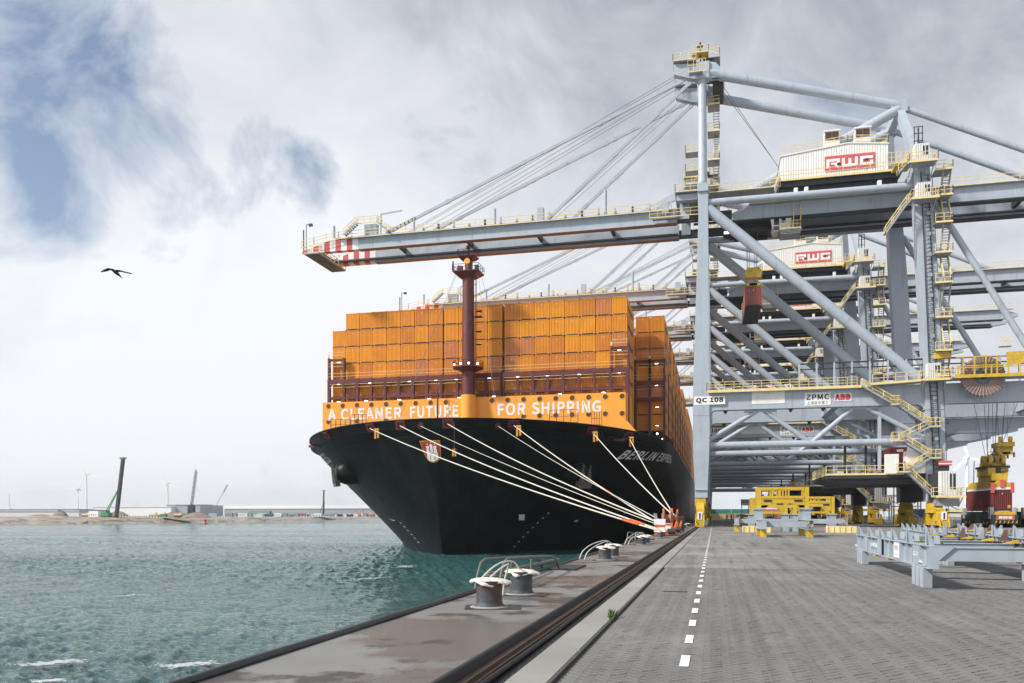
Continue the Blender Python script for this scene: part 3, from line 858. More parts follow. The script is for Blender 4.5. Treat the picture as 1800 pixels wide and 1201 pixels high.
mb.box((CX - 2.2, MY - 1.7, 41.35), (CX - 2.0, MY - 1.5, 42.9), SHIPRED); mb.box((CX + 1.5, MY - 1.5, 41.35), (CX + 2.1, MY - 1.0, 42.1), STEELD)
mb.build('mast_platform', ship)
mb = SB(); mb.lathe((CX + .25, MY - 1.6, 42.75), [(.5, 0), (.46, .06), (.30, .3), (.12, .7), (.08, 1.1)], ORANGE, 20, 'Y'); disc(mb, (CX + .25, MY - 1.53, 42.75), .2, BLACKP)
mb.build('fog_horn', ship)
mb = SB()
for i in range(52): mb.box((CX + 1.3, MY - .25, 22.3 + i * .35), (CX + 1.34, MY + .25, 22.34 + i * .35), SHIPRED)
for yy in (-.25, .25): mb.box((CX + 1.28, MY + yy, 22), (CX + 1.34, MY + yy + .05, 40.5), SHIPRED)
for zz_ in (29.5, 31.6, 34.9): mb.lathe((CX + 1.75, MY, zz_), [(.52, 0), (.52, .07), (.46, .07), (.46, 0)], SHIPRED, 14)
mb.box((CX + 1.0, MY - .7, 34.0), (CX + 2.3, MY + .7, 34.08), SHIPRED); mb.rail([(CX + 1.1, MY - .7, 34.08), (CX + 2.3, MY - .7, 34.08), (CX + 2.3, MY + .7, 34.08)], SHIPRED, 1, .6, .025, kick=False)
mb.build('mast_ladder', ship)
mb = SB()
for (a, b) in (((CX - 2.1, MY, 41), (-50, 124.5, 15.3)), ((CX - 1.9, MY - 1, 41), (-47.3, 118, 14.7)), ((CX + 2.1, MY, 41), (-28.5, 124.5, 15)), ((CX + 1.9, MY - 1, 41), (-31, 118, 14.8))):
    mb.path([a, b], 0.025, WIRE, 4)
mb.build('mast_stay', ship)
# small bow staff and tackle on the forecastle
mb = SB()
mb.tube((-38.6, 112.4, 13.8), (-38.6, 112.4, 20.0), .16, SHIPRED, 10, r1=.10); mb.tube((-38.6, 112.4, 20), (-38.6, 112.4, 21.4), .04, SHIPRED, 6)
mb.path([(-38.6, 112.5, 19.0), (-35.7, 112.5, 17.6), (-38, 112.5, 15)], .05, SHIPRED, 5); mb.path([(-36.9, 112.5, 18.2), (-36.9, 112.5, 14)], .05, SHIPRED, 5)
mb.build('bow_staff', ship)
for (x, y_, r_) in ((-28.8, 121, 2.3), (-42.8, 118, 1.6)):
    mb = SB()
    mb.lathe((x, y_, 14.1), [(r_, 0), (r_, .25), (r_ * .82, .25), (r_ * .82, .9), (r_, .9), (r_, 1.15)], SHIPRED, 24, 'Y')
    for i in range(6):
        a = i * math.pi / 6; mb.beam((x - r_ * math.cos(a), y_ - .02, 14.1 - r_ * math.sin(a)), (x + r_ * math.cos(a), y_ - .02, 14.1 + r_ * math.sin(a)), .12, .12, SHIPRED, up=(0, 1, 0))
    mb.build('mooring_winch', ship)
def cage(x0, x1, y_, z0, z1, nm):
    mb = SB()
    k = 5
    for i in range(k): x = x0 + (x1 - x0) * i / (k - 1); mb.box((x - .04, y_ - .04, z0), (x + .04, y_ + .04, z1), SHIPRED)
    for i in range(5): z_ = z0 + (z1 - z0) * i / 4; mb.box((x0, y_ - .035, z_ - .03), (x1, y_ + .035, z_ + .03), SHIPRED)
    for i in range(0, k - 1, 1):
        if nm == 'b': mb.lathe((x0 + (x1 - x0) * (i + .5) / (k - 1), y_, z0 + (z1 - z0) * .42), [(0.02, -.22), (.2, -.14), (.24, 0), (.2, .14), (0.02, .22)], WHITEP, 10)
    mb.build('rail_cage', ship)
cage(-23.9, -19.6, 121.0, 13.6, 17.4, 'b'); cage(-17.6, -16.1, 121.4, 13.2, 17.0, 'a'); cage(-59.5, -56.2, 121, 13.6, 17.0, 'a'); cage(-55.4, -52.8, 119.6, 13.8, 17.5, 'a')
# chocks in the bulwark
def chock(side, s, z0=14.6, w_=1.5, h_=1.4):
    p = hp(z0, s, side); nn = hull_n(z0, max(s, .001), side)
    if s < .002: nn = Vector((0, -1, 0))
    tdir = Vector((0, 0, 1)).cross(nn).normalized(); up = nn.cross(tdir).normalized()
    if up.z < 0: up = -up
    mb = SB()
    c = p + nn * .06
    for a, b, c0, c1 in ((-1, 1, .62, 1.0), (-1, 1, -1.0, -.62)):
        q0 = c + tdir * a * w_ / 2 + up * (c0 + c1) / 2 * h_ / 2; q1 = c + tdir * b * w_ / 2 + up * (c0 + c1) / 2 * h_ / 2
        mb.beam(q0, q1, .34, .38 * h_ / 2, SHIPRED, up=up)
    for sx in (-1, 1):
        q0 = c + tdir * sx * w_ * .43 - up * h_ * .3; q1 = c + tdir * sx * w_ * .43 + up * h_ * .3
        mb.beam(q0, q1, .34, .22, SHIPRED, up=nn)
    e = c - nn * .02
    mb.add([e + tdir * sx * w_ * .36 + up * sz * h_ * .32 for sx, sz in ((-1, -1), (1, -1), (1, 1), (-1, 1))], [(0, 1, 2, 3)], SHIPRED)
    mb.lathe((0, 0, 0), [(.001, 0)], SHIPRED, 3) if False else None
    e2 = c + nn * .10
    mb.add([e2 + (tdir * math.cos(2 * math.pi * k / 12) * .32 + up * math.sin(2 * math.pi * k / 12) * .26) for k in range(12)], [tuple(range(12))], BLACKP)
    mb.build('mooring_chock', ship)
    return c + nn * .25
def s_for(x, side, z=14.6):
    q = lev(z)[2]; return 1 - math.sqrt(max(0, 1 - (abs(x - CX) / BM) ** q))
CH = {}
for key, x in (('a', -48.9), ('b', -43.7), ('d', -36.5), ('f', -27.6), ('g', -17.6), ('h', -12.9), ('p', -58.8), ('q', -66.5)):
    side = 1 if x > CX else -1
    CH[key] = chock(side, s_for(x, side))
for key, x in (('c', -40.6), ('e', -29.6), ('r', -62)):
    side = 1 if x > CX else -1
    s = s_for(x, side); p = hp(14.4, s, side); nn = hull_n(14.4, max(s, .001), side)
    mb = SB(); d_, s_, u_ = basis(nn)
    for (ra, rb, of) in ((.46, .46, 0.0),):
        mb.tube(p - nn * .1, p + nn * .12, .46, SHIPRED, 14)
        mb.tube(p + nn * .121, p + nn * .125, .26, BLACKP, 12)
    mb.build('fairlead', ship); CH[key] = p + nn * .15
# crest on the stem, modelled as painted shield
def sh(u, v, off): return hull_at_x(-39.1 + u * 1.42, 10.75 + v * 1.55, off)
mb = SB()
def shape(mb, pts, off, m):
    # triangulate as a fan of small steps so it follows the plating
    c = (sum(p[0] for p in pts) / len(pts), sum(p[1] for p in pts) / len(pts))
    mb.add([sh(*c, off)] + [sh(*p, off) for p in pts], [(0, i + 1, (i + 1) % len(pts) + 1) for i in range(len(pts))], m)
def outline(k):
    pts = [(-1.18 * k, 1 * k), (-.5 * k, 1.02 * k), (0, 1.03 * k), (.5 * k, 1.02 * k), (.93 * k, 1 * k), (.95 * k, .3 * k), (.9 * k, -.4 * k)]
    pts += [(.78 * k, -.72 * k), (.5 * k, -.92 * k), (.15 * k, -1.0 * k), (-.2 * k, -.93 * k), (-.45 * k, -.75 * k), (-.62 * k, -.5 * k), (-.85 * k, .1 * k)]
    return [(p[0] * 1.05, p[1]) for p in pts]
GOLD = mat('shield_gold_edge', (0.55, 0.33, 0.06), 0.5); SHR = mat('shield_red', (0.42, 0.05, 0.02), 0.5)
shape(mb, outline(1.0), .05, GOLD); shape(mb, outline(.93), .07, SHR)
for x0, x1, zt in ((-.52, -.22, .52), (-.12, .14, .66), (.24, .54, .52)):
    dx = .1
    shape(mb, [(x0 + .04, -.1), (x1 + .06, -.1), (x1, zt - .12), (x0, zt - .12)], .09, WHITEP)
    shape(mb, [(x0 - .03, zt - .12), (x1 + .03, zt - .12), (x1 + .03, zt), (x0 - .03, zt)], .095, WHITEP)
    c_ = (x0 + x1) / 2
    shape(mb, [(c_ - .07, zt + .16), (c_, zt + .09), (c_ + .07, zt + .16), (c_, zt + .25)], .09, WHITEP)
shape(mb, [(-.48, -.05), (.62, -.05), (.72, -.5), (.62, -.72), (.15, -.9), (-.3, -.78), (-.46, -.55)], .095, WHITEP)
for dx in (-.16, .3): shape(mb, [(dx, -.72), (dx + .05, -.72), (dx + .05, -.36), (dx, -.36)], .11, STEELD)
shape(mb, [(-.14, -.34), (.08, -.22), (.33, -.34), (.08, -.28)], .11, STEELD)
shape(mb, [(-.36, -.12), (.55, -.12), (.55, -.16), (-.36, -.16)], .11, GREYP)
mb.build('painted_crest', ship)
NAMEM = mat('hull_lettering', (0.80, 0.81, 0.80), 0.5)
mb = SB()
_tab = [(0.0, 128.0)]; _p = hull_at_Y(128.0, 11.5, 1)
while _tab[-1][1] < 175:
    q_ = hull_at_Y(_tab[-1][1] + .25, 11.5, 1); _tab.append((_tab[-1][0] + (q_ - _p).length, _tab[-1][1] + .25)); _p = q_
def arcY(s_):
    for (a0, y0_), (a1, y1_) in zip(_tab[:-1], _tab[1:]):
        if a1 >= s_: return y0_ + (y1_ - y0_) * (s_ - a0) / (a1 - a0)
    return _tab[-1][1]
_LN = 24.5
text_on(mb, 'BERLIN EXPRESS', lambda u, v: hull_at_Y(arcY(max(0, _LN * u)), 10.45 + .6 * u + 1.4 * v, 1, .07), NAMEM, 0.014, slant=0.012)
mb.build('painted_name', ship); mb = SB()
text_on(mb, 'BERLIN EXPRESS', lambda u, v: hull_at_Y(152 - 26 * u, 10.6 + 1.6 * v, -1, .07), NAMEM, 0.014)
mb.build('painted_name', ship)
mb = SB()
def hquad(Y, z, side, w_, h_, sl=0):
    mb.add([hull_at_Y(Y + a * w_ / 2 + sl * b, z + b * h_ / 2, side, .05) for a, b in ((-1, -1), (1, -1), (1, 1), (-1, 1))], [(0, 1, 2, 3)], NAMEM)
for k in range(8): hquad(126 + .1 * k, -3.2 + k * .75, 1, .25, .16)
for k in range(6): hquad(122 + .3 * k, -2.5 + k * .6, -1, .5, .16, .3)
hquad(123, 1.4, 1, .9, .9, -.4); hquad(134, .8, 1, .8, .3); hquad(146, 2.2, 1, .9, .4); hquad(127, 1, -1, 1.6, .3, 1.2); hquad(139, .6, -1, 1, .3, .6)
mb.build('draught_marks', ship)['kind'] = 'stuff'
# anchors in their bell mouths
def anchor(side, z, Y):
    z0 = z0_of(z, Y); Y0, LL, q = lev(z0); s = (Y - Y0) / LL
    p = hp(z0, s, side); nn = hull_n(z0, s, side)
    out_ = Vector((side * .80, -.55, -.12)).normalized()
    tdir = Vector((0, 0, 1)).cross(out_).normalized(); up = out_.cross(tdir).normalized()
    if up.z < 0: up = -up
    mb = SB()
    rings = []; n_ = 20
    for r_, h_ in ((2.15, -1.4), (2.05, 0.0), (1.85, .9), (1.45, 1.6), (1.0, 1.95), (.6, 2.0)):
        rings.append([p + out_ * h_ + tdir * math.cos(2 * math.pi * k / n_) * r_ + up * math.sin(2 * math.pi * k / n_) * r_ for k in range(n_)])
    vs_ = [q_ for rr_ in rings for q_ in rr_]
    mb.add(vs_, [(j * n_ + i, j * n_ + (i + 1) % n_, (j + 1) * n_ + (i + 1) % n_, (j + 1) * n_ + i) for j in range(5) for i in range(n_)] + [tuple(range(5 * n_, 6 * n_))], HULL, True)
    mb.build('anchor_bossing', ship)
    mb = SB(); c = p + out_ * 2.1
    mb.beam(c + up * 1.4 - out_ * .5, c - up * 1.3, .35, .4, ANCH, up=out_)
    # crown
    cr_ = c - up * 1.5
    mb.beam(cr_ - tdir * 1.35 - up * .1, cr_ + tdir * 1.35 - up * .1, 1.0, .75, ANCH, up=out_)
    mb.prism([(0, 0)], 0, 0, ANCH) if False else None
    # two pointed flukes
    for sx in (-1, 1):
        b0 = cr_ + tdir * sx * .75
        tip = b0 + up * 3.0 + out_ * .35
        mb.add([b0 - tdir * .42, b0 + tdir * .42, b0 + tdir * .42 + out_ * .5, b0 - tdir * .42 + out_ * .5, tip - tdir * .05, tip + tdir * .05, tip + out_ * .12],
               [(0, 1, 5, 4), (1, 2, 6, 5), (2, 3, 6), (3, 0, 4, 6), (4, 5, 6), (3, 2, 1, 0)], ANCH)
    mb.build('anchor', ship)
anchor(-1, 8.7, 124.3); anchor(1, 8.1, 124.0)
# yellow rat-guard flags hanging on bulwark
FLAG = mat('amber_marker', (0.75, 0.33, 0.02), 0.6)
# lashing bridges
def lashing(y_, xs, ztop_, towers, zb, circles, last=False):
    mb = SB(); yy = y_
    for x in xs: mb.box((x - .21, yy - .40, zb), (x + .21, yy + .25, ztop_ + .05), SHIPRED)
    x0, x1 = xs[0], xs[-1]
    mb.box((x0, yy - .36, ztop_ - .75), (x1, yy + .22, ztop_), SHIPRED)
    mb.box((x0, yy - .34, ztop_ - 3.45), (x1, yy + .20, ztop_ - 3.0), SHIPRED)
    for (a, b, zt) in towers:
        mb.box((a - .17, yy - .36, zb), (a + .17, yy + .26, zt), SHIPRED); mb.box((b - .17, yy - .36, zb), (b + .17, yy + .26, zt), SHIPRED)
        mb.box((a, yy - .33, zt - .45), (b, yy + .23, zt - .15), SHIPRED)
    for i in range(len(xs) - 1):
        a, b = xs[i] + .21, xs[i + 1] - .21; zt, zb_ = ztop_ - .75, ztop_ - 3.0
        if b - a < .5: continue
        if i in circles:
            cx_, cz = (a + b) / 2, (zt + zb_) / 2; r_ = min(b - a, zt - zb_) / 2 - .12; n_ = 24
            oc = []
            for k in range(n_):
                t_ = 2 * math.pi * k / n_; cxx, czz = math.cos(t_), math.sin(t_); sc_ = 1 / max(abs(cxx) / ((b - a) / 2), abs(czz) / ((zt - zb_) / 2))
                oc.append((cx_ + cxx * sc_, cz + czz * sc_))
            ic = [(cx_ + r_ * math.cos(2 * math.pi * k / n_), cz + r_ * math.sin(2 * math.pi * k / n_)) for k in range(n_)]
            vs_ = [(p[0], yy - .25, p[1]) for p in oc] + [(p[0], yy - .25, p[1]) for p in ic] + [(p[0], yy + .1, p[1]) for p in ic] + [(p[0], yy + .1, p[1]) for p in oc]
            fs = []
            for k in range(n_):
                j = (k + 1) % n_
                fs += [(k, j, n_ + j, n_ + k), (n_ + k, n_ + j, 2 * n_ + j, 2 * n_ + k), (2 * n_ + k, 2 * n_ + j, 3 * n_ + j, 3 * n_ + k)]
            mb.add(vs_, fs, SHIPRED)
        else:
            for sx in (0, 1):
                xa = a if sx == 0 else b; sg = 1 if sx == 0 else -1
                mb.prism([(xa, zt), (xa + sg * .5, zt), (xa, zt - .5)], yy - .2, yy + .05, SHIPRED)
    par = mb.build('lashing_bridge', ship)
    mb = SB()
    for z_ in ((ztop_, ztop_ - 1.9) if not last else (ztop_,)):
        for q in (.5, 1.0): mb.box((x0, yy - .40, z_ + q - .03), (x1, yy - .34, z_ + q + .03), YEL)
    for (a, b, zt) in towers:
        for q in (.0, .5, -1.9, -1.4): mb.box((a, yy - .42, zt + q + .4), (b, yy - .37, zt + q + .46), YEL)
        mb.box((a - .15, yy - .4, zt), (a + .1, yy - .2, zt + .6), YEL)
    mb.build('yellow_handrail', ship)
xs1 = [-64.9] + [-64.6 + 2.53 * i for i in range(1, 9)] + [-44.1 + 2.53 * i for i in range(1, 5)] + [-33.75 + 2.53 * i for i in range(0, 8)] + [-13.35]
lashing(131.4, xs1, 25.2, [(-64.9, -62.1, 28.9), (-15.85, -13.2, 28.7)], 13.4, (4, 5, 15, 16))
lashing(145.6, [-69.5, -66.9, -64.3, -13.4, -10.9, -8.4], 25.2, [(-10.9, -8.4, 29.0), (-13.4, -10.9, 29.0)], 13.4, ())
lt = MB(); lt.box((-.28, -.12, -.06), (.28, .12, .08), STEELD); lt.box((-.26, -.14, -.09), (.26, .14, -.061), LAMP); lt = lt.build('work_light', mesh_only=True)
for x, z_ in [(-63, 28.2), (-63, 24.4), (-57.2, 24.4), (-50, 24.4), (-45.3, 24.4), (-41.7, 24.4), (-36, 24.4), (-31.2, 24.4), (-26.2, 24.4), (-21, 24.4), (-14.6, 28.0), (-14.6, 24.4)]:
    inst('work_light', lt, (x - SO[0], 131.1 - SO[1], z_ - SO[2]), ship)
for x, z_ in [(-9.7, 28.2), (-9.7, 24.4), (-9.6, 20.6), (-9.6, 17.4)]:
    inst('work_light', lt, (x - SO[0], 145.3 - SO[1], z_ - SO[2]), ship)
for x in (-62.6, -57.5, -51.5, -46.2, -40.9, -35.0, -24.0, -17.0):
    inst('work_light', lt, (x - SO[0], 130.2 - SO[1], 21.25 - SO[2]), ship)
mb = SB()
mb.rail([(-8.9, 139.5, 14.2), (-8.1, 147, 14.5), (-7.8, 165, 15.1)], SHIPRED, 1.2, 1.2, .04, kick=False)
for k in range(30): mb.box((-8.75, 165 + 9 * k, 15.1), (-8.45, 165.4 + 9 * k, 20.5), SHIPRED)
mb.box((-8.7, 165, 15.1), (-8.5, 440, 15.35), SHIPRED)
mb.build('side_rail', ship)
mb = SB()
for (x, y_, z_) in ((-9.3, 141, 15.3), (-9.0, 150, 15.2)):
    mb.tube((x, y_, z_ - 1), (x, y_, z_), .05, SHIPRED, 6); mb.box((x - .16, y_ - .2, z_), (x + .16, y_, z_ + .32), STEELD); mb.add([(x - .14, y_ - .205, z_ + .02), (x + .14, y_ - .205, z_ + .02), (x + .14, y_ - .205, z_ + .3), (x - .14, y_ - .205, z_ + .3)], [(0, 1, 2, 3)], LAMP)
mb.build('deck_lamp', ship)

# ------------------------------------------------------------------ containers
CW, CL, CHT = 2.41, 12.19, 2.875
def container_mesh(m, name='shipping_container', detail=True, cm=None, marks=None):
    mb = MB(); cm = cm or m
    ps = .13
    for x in (0, CW - ps):
        for y_ in (0, CL - ps): mb.box((x, y_, 0), (x + ps, y_ + ps, CHT), m)
    for z_ in (0, CHT - .12):
        for y_ in (0, CL - .12): mb.box((ps, y_ + .004, z_ + .004), (CW - ps, y_ + .116, z_ + .116), m)
        for x in (0, CW - .12): mb.box((x + .004, ps, z_ + .002), (x + .116, CL - ps, z_ + .118), m)
    for x in (-.005, CW - .15):
        for y_ in (-.005, CL - .15):
            for z_ in (-.005, CHT - .115): mb.box((x, y_, z_), (x + .155, y_ + .155, z_ + .12), STEELD)
    # corrugated end walls
    for y_, sg in ((.03, 1), (CL - .03, -1)):
        pts = []; x = ps; k = 9; w_ = (CW - 2 * ps) / k
        for i in range(k):
            pts += [(x, 0), (x + w_ * .55, 0), (x + w_ * .65, .12), (x + w_ * .9, .12)]; x += w_
        pts.append((CW - ps, 0))
        n_ = len(pts)
        mb.add([(p[0], y_ + sg * p[1], .12) for p in pts] + [(p[0], y_ + sg * p[1], CHT - .12) for p in pts], [(i, i + 1, n_ + i + 1, n_ + i) for i in range(n_ - 1)], m)
    for x_, sg in ((.02, 1), (CW - .02, -1)):
        pts = []; y_ = ps; k = 26; w_ = (CL - 2 * ps) / k
        for i in range(k):
            pts += [(y_, 0), (y_ + w_ * .35, 0), (y_ + w_ * .5, .05), (y_ + w_ * .85, .05)]; y_ += w_
        pts.append((CL - ps, 0)); n_ = len(pts)
        mb.add([(x_ + sg * p[1], p[0], .12) for p in pts] + [(x_ + sg * p[1], p[0], CHT - .12) for p in pts], [(i, i + 1, n_ + i + 1, n_ + i) for i in range(n_ - 1)], m)
    mb.add([(.01, .01, CHT - .02), (CW - .01, .01, CHT - .02), (CW - .01, CL - .01, CHT - .02), (.01, CL - .01, CHT - .02)], [(0, 1, 2, 3)], m)
    mb.add([(.01, .01, .03), (CW - .01, .01, .03), (CW - .01, CL - .01, .03), (.01, CL - .01, .03)], [(3, 2, 1, 0)], STEELD)
    # black strip painting in the shaded tier gap and fork pockets, and the small tag plate seen on every end
    mb.box((.30, -.025, -.01), (CW - .30, .02, .17), BLACKP)
    mb.box((CW / 2 - .05, -.01, CHT - .62), (CW / 2 + .05, .02, CHT - .5), CONC)
    if marks: marks(mb)
    return mb.build(name, mesh_only=True)
def orange_marks(mb):
    text_on(mb, 'Hapag-Lloyd', lambda u, v: (CW + .004, 2.2 + 7.6 * u, .9 + 1.25 * v), mat('blue_print', (0.05, 0.05, 0.10), .6), .02)
CM = [container_mesh(m, marks=orange_marks) for m in OC]
ORD = ['first', 'second', 'third', 'fourth', 'fifth', 'sixth', 'seventh', 'eighth', 'ninth', 'tenth', 'eleventh', 'twelfth', 'thirteenth', 'fourteenth', 'fifteenth', 'sixteenth', 'seventeenth', 'eighteenth', 'nineteenth', 'twentieth']
TONE = ['orange', 'bright orange', 'worn orange', 'faded salmon-orange']
rc = random.Random(11)
cols = [-64.6 + 2.53 * i for i in range(8)] + [-44.12 + 2.53 * i for i in range(4)] + [-33.65 + 2.53 * i for i in range(8)]
TZ = [36.72 - 2.896 - 2.899 * k for k in range(7)]     # bottoms, top tier first
for ci, x in enumerate(cols):
    for ti, z_ in enumerate(TZ):
        if ci == 0 and ti == 0: continue
        k = rc.choices([0, 1, 2, 3], [5, 4, 2, 1.1])[0]
        if ti >= 3: k = rc.choices([0, 1, 2, 3], [3, 2, 4, 1])[0]
        o = inst('shipping_container', CM[k], (x + rc.uniform(-.015, .015), 132.0 + rc.uniform(-.02, .03), z_))
        row = 'top row' if ti == 0 else '%s row down' % ORD[ti]
        side = 'left' if ci < 10 else 'right'; nth = ORD[ci] if ci < 10 else ORD[19 - ci]
        tag(o, '%s container of the bow stack, %s column from the %s, %s' % (TONE[k], nth, side, row), 'container', 'orange containers stacked on the ship')
for bay in range(1, 13):
    yb = 131.9 + 14.4 * bay
    for ci, x in ((0, -10.86), (1, -13.4)):
        if ci == 1 and bay > 1: continue
        for ti, z_ in enumerate(TZ):
            if bay in (6, 9) and ti == 0: continue
            k = rc.choices([0, 1, 2, 3], [4, 1, 5, 1])[0]
            o = inst('shipping_container', CM[k], (x, yb, z_))
            pos = 'outer' if ci == 0 else 'inner'
            tag(o, '%s container, %s quayside column, %s row, %s stack behind the bow' % (TONE[k], pos, 'top' if ti == 0 else ORD[ti], ORD[bay - 1]), 'container', 'orange containers stacked on the ship')
# the great mass of boxes behind: beyond what the photograph lets one count
rest = MB(off=(CX, 300, 15))
for bay in range(1, 21):
    yb = 131.9 + 14.4 * bay
    for x in [-69.2] + ([-8.4 - CW - .02] if bay > 12 else []):
        for z_ in TZ:
            if bay in (6, 9, 15) and z_ == TZ[0]: continue
            rest.box((x, yb, z_ + .03), (x + CW, yb + CL, z_ + CHT - .03), OC[rc.randrange(3)])
    rest.box((-66.7, yb, 16.4), (-13.5 if bay == 1 else -10.95, yb + CL, 33.7), OC[2])
    for i in range(20):
        rest.box((-66.6 + 2.5 * i, yb + .02, 33.75), (-66.6 + 2.5 * i + CW, yb + CL - .02, 36.6), OC[rc.randrange(3)])
tag(rest.build('stacked_containers'), 'dense mass of orange containers filling the deck behind the visible columns', 'container stack', kind='stuff')
mb = SB()
for bay in range(2, 21):
    yb = 130.3 + 14.4 * bay
    for x in (-8.75, -69.4): mb.box((x, yb, 13.4), (x + .4, yb + .9, 28.5), SHIPRED)
    for z_ in (19.3, 22.2, 25.1, 28.2): mb.box((-69.4, yb, z_), (-8.35, yb + .85, z_ + .25), SHIPRED)
mb.build('lashing_bridge', ship)
# ================================================================== QUAY CRANES
def make_crane():
    O = (0, 122, 0)
    root = empty('quay_crane', O)
    def B(): return MB(off=O)
    YF, YB, GF, GB = 122.0, 139.0, 127.0, 134.2
    # waterside legs
    for y_ in (YF, YB):
        mb = B()
        def ring(x0, x1, z, hy): return [(x0, y_ - hy, z), (x1, y_ - hy, z), (x1, y_ + hy, z), (x0, y_ + hy, z)]
        secs = [ring(-2.66, -.9, 4.2, .8), ring(-2.66, -.9, 5.4, .8), ring(-2.92, -.66, 11, 1.0), ring(-2.92, -.64, 19.6, 1.0), ring(-2.6, -.72, 30, .9), ring(-2.16, -.80, 45, .8), ring(-2.36, -.84, 49.4, .75)]
        vs_ = [p for s_ in secs for p in s_]
        fs = [(3, 2, 1, 0), tuple(range(len(vs_) - 4, len(vs_)))]
        for k in range(len(secs) - 1):
            for i in range(4): fs.append((4 * k + i, 4 * k + (i + 1) % 4, 4 * k + 4 + (i + 1) % 4, 4 * k + 4 + i))
        mb.add(vs_, fs, STEEL)
        for z_, a, b in ((16.05, -2.95, -.61), (5.35, -2.70, -.86), (48.2, -2.33, -.80)):
            mb.box((a, y_ - 1.03, z_ - .06), (b, y_ + 1.03, z_ + .06), STEEL)
        mb.build('leg', root)
        mb = B(); yt = GF if y_ == YF else GB
        mb.tube((-1.62, y_, 49.3), (-1.75, yt, 67.2), .60, STEEL, 20)
        mb.tube((-1.62, y_, 49.35), (-1.62, y_, 49.75), .72, STEEL, 20)
        mb.box((-2.6, yt - .8, 67.0), (-.7, yt + .8, 69.5), STEEL)
        mb.prism([(-5.9, 69.8), (-5.9, 68.2), (-3.4, 67.3), (-2.5, 67.1), (-2.5, 69.4)], yt - .55, yt + .55, STEEL)
        mb.prism([(-.71, 67.0), (-.71, 69.5), (.2, 69.3), (.9, 68.5), (.9, 67.1)], yt - .5, yt + .5, STEEL)
        mb.build('mast_post', root)
        # landside leg
        mb = B()
        def ring(x0, x1, z, hy): return [(x0, y_ - hy, z), (x1, y_ - hy, z), (x1, y_ + hy, z), (x0, y_ + hy, z)]
        secs = [ring(27.85, 30.2, 3.6, 1.0), ring(27.5, 30.0, 22, 1.1), ring(26.5, 28.85, 41, 1.0), ring(26.2, 28.2, 49.0, .9)]
        vs_ = [p for s_ in secs for p in s_]
        fs = [(3, 2, 1, 0), tuple(range(len(vs_) - 4, len(vs_)))]
        for k in range(len(secs) - 1):
            for i in range(4): fs.append((4 * k + i, 4 * k + (i + 1) % 4, 4 * k + 4 + (i + 1) % 4, 4 * k + 4 + i))
        mb.add(vs_, fs, STEEL)
        mb.box((27.45, y_ - 1.13, 15.9), (30.15, y_ + 1.13, 16.02), STEEL)
        mb.beam((27.2, y_, 48.8), (25.75, yt, 59.0), 1.5, 1.1, STEEL, up=(1, 0, 0), w1=1.2, h1=.9)
        mb.build('leg', root)
        # portal beam with knees, tapering at the landward end
        mb = B(); h = .75
        mb.box((-.63, y_ - h, 16.7), (50, y_ + h, 19.4), STEEL)
        mb.prism([(50, 16.7), (50, 19.4), (58.5, 19.4), (58.5, 18.4)], y_ - h, y_ + h, STEEL)
        for q in range(13): mb.box((1.9 + q * 3.9, y_ - h - .015, 16.72), (1.93 + q * 3.9, y_ + h + .015, 19.38), STEEL)
        for (x, sg) in ((-.64, 1), (27.6, -1), (29.9, 1)):
            arc = [(x, 16.71)] + [(x + sg * (1.0 - math.sin(t_) * 1.0), 15.71 + 1.0 - (1 - math.cos(t_)) * 1.0 if False else 15.71 + (1 - math.cos(t_ if True else 0)) * 0 + 1.0 * math.cos(t_)) for t_ in [i * math.pi / 12 for i in range(7)]]
            arc = [(x, 16.71)] + [(x + sg * (1 - math.sin(t_)), 16.71 - (1 - math.cos(t_))) for t_ in [i * math.pi / 12 for i in range(7)]]
            mb.prism(arc, y_ - h + .01, y_ + h - .01, STEEL)
        for a, b in ((4.2, 8.6), (17.2, 22.0)): mb.box((a, y_ - .22, 16.35), (b, y_ + .22, 16.70), STEEL)
        for x in (1.6, 10.5, 14.8, 25.6): mb.prism([(x - .35, 16.69), (x + .35, 16.69), (x + .1, 16.2), (x - .1, 16.2)], y_ - .05, y_ + .05, STEELD)
        mb.build('portal_beam', root)
        mb = B(); mb.tube((-.9, y_, 11.75), (28.0, y_, 11.75), .48, STEEL, 18); mb.build('lower_tie', root)
        for (a, b) in (((-.6, y_, 12.6), (5.9, y_, 16.5)), ((7.0, y_, 16.5), (12.9, y_, 12.0)), ((13.5, y_, 12.0), (18.7, y_, 16.5)), ((20.4, y_, 16.5), (28.0, y_, 12.1))):
            mb = B(); mb.tube(a, b, .34, STEEL, 12); mb.build('brace', root)
        mb = B(); mb.prism([(11.9, 12.1), (14.5, 12.1), (13.6, 12.7), (12.8, 12.7)], y_ - .06, y_ + .06, STEEL); mb.box((21.9, y_ - .22, 7.6), (22.3, y_ + .22, 16.6), STEEL); mb.build('gusset', root)
        mb = B(); mb.tube((-.9, y_, 45.9), (27.1, y_, 20.2), .76, STEEL, 22)
        for t_ in (.17, .34, .5, .67, .84): a_, b_ = Vector((-.9, y_, 45.9)), Vector((27.1, y_, 20.2)); mb.tube(a_.lerp(b_, t_), a_.lerp(b_, t_ + .002), .775, STEEL, 22)
        mb.tube((-.9, y_, 45.9), (.5, y_, 44.62), .80, STEEL, 22, r1=.95) if False else None
        mb.build('diagonal_tube', root)
        mb = B(); mb.tube((-.9, y_, 46.75), (26.9, y_, 46.6), .5, STEEL, 18); mb.build('upper_tie', root)
        mb = B(); yt = GF if y_ == YF else GB
        mb.tube((-.8, yt, 68.0), (25.6, yt, 60.0), .72, STEEL, 20, r1=.66); mb.build('top_tie', root)
        mb = B(); mb.tube((25.6, yt, 59.5), (2.9, yt, 48.5), .70, STEEL, 20); mb.build('girder_strut', root)
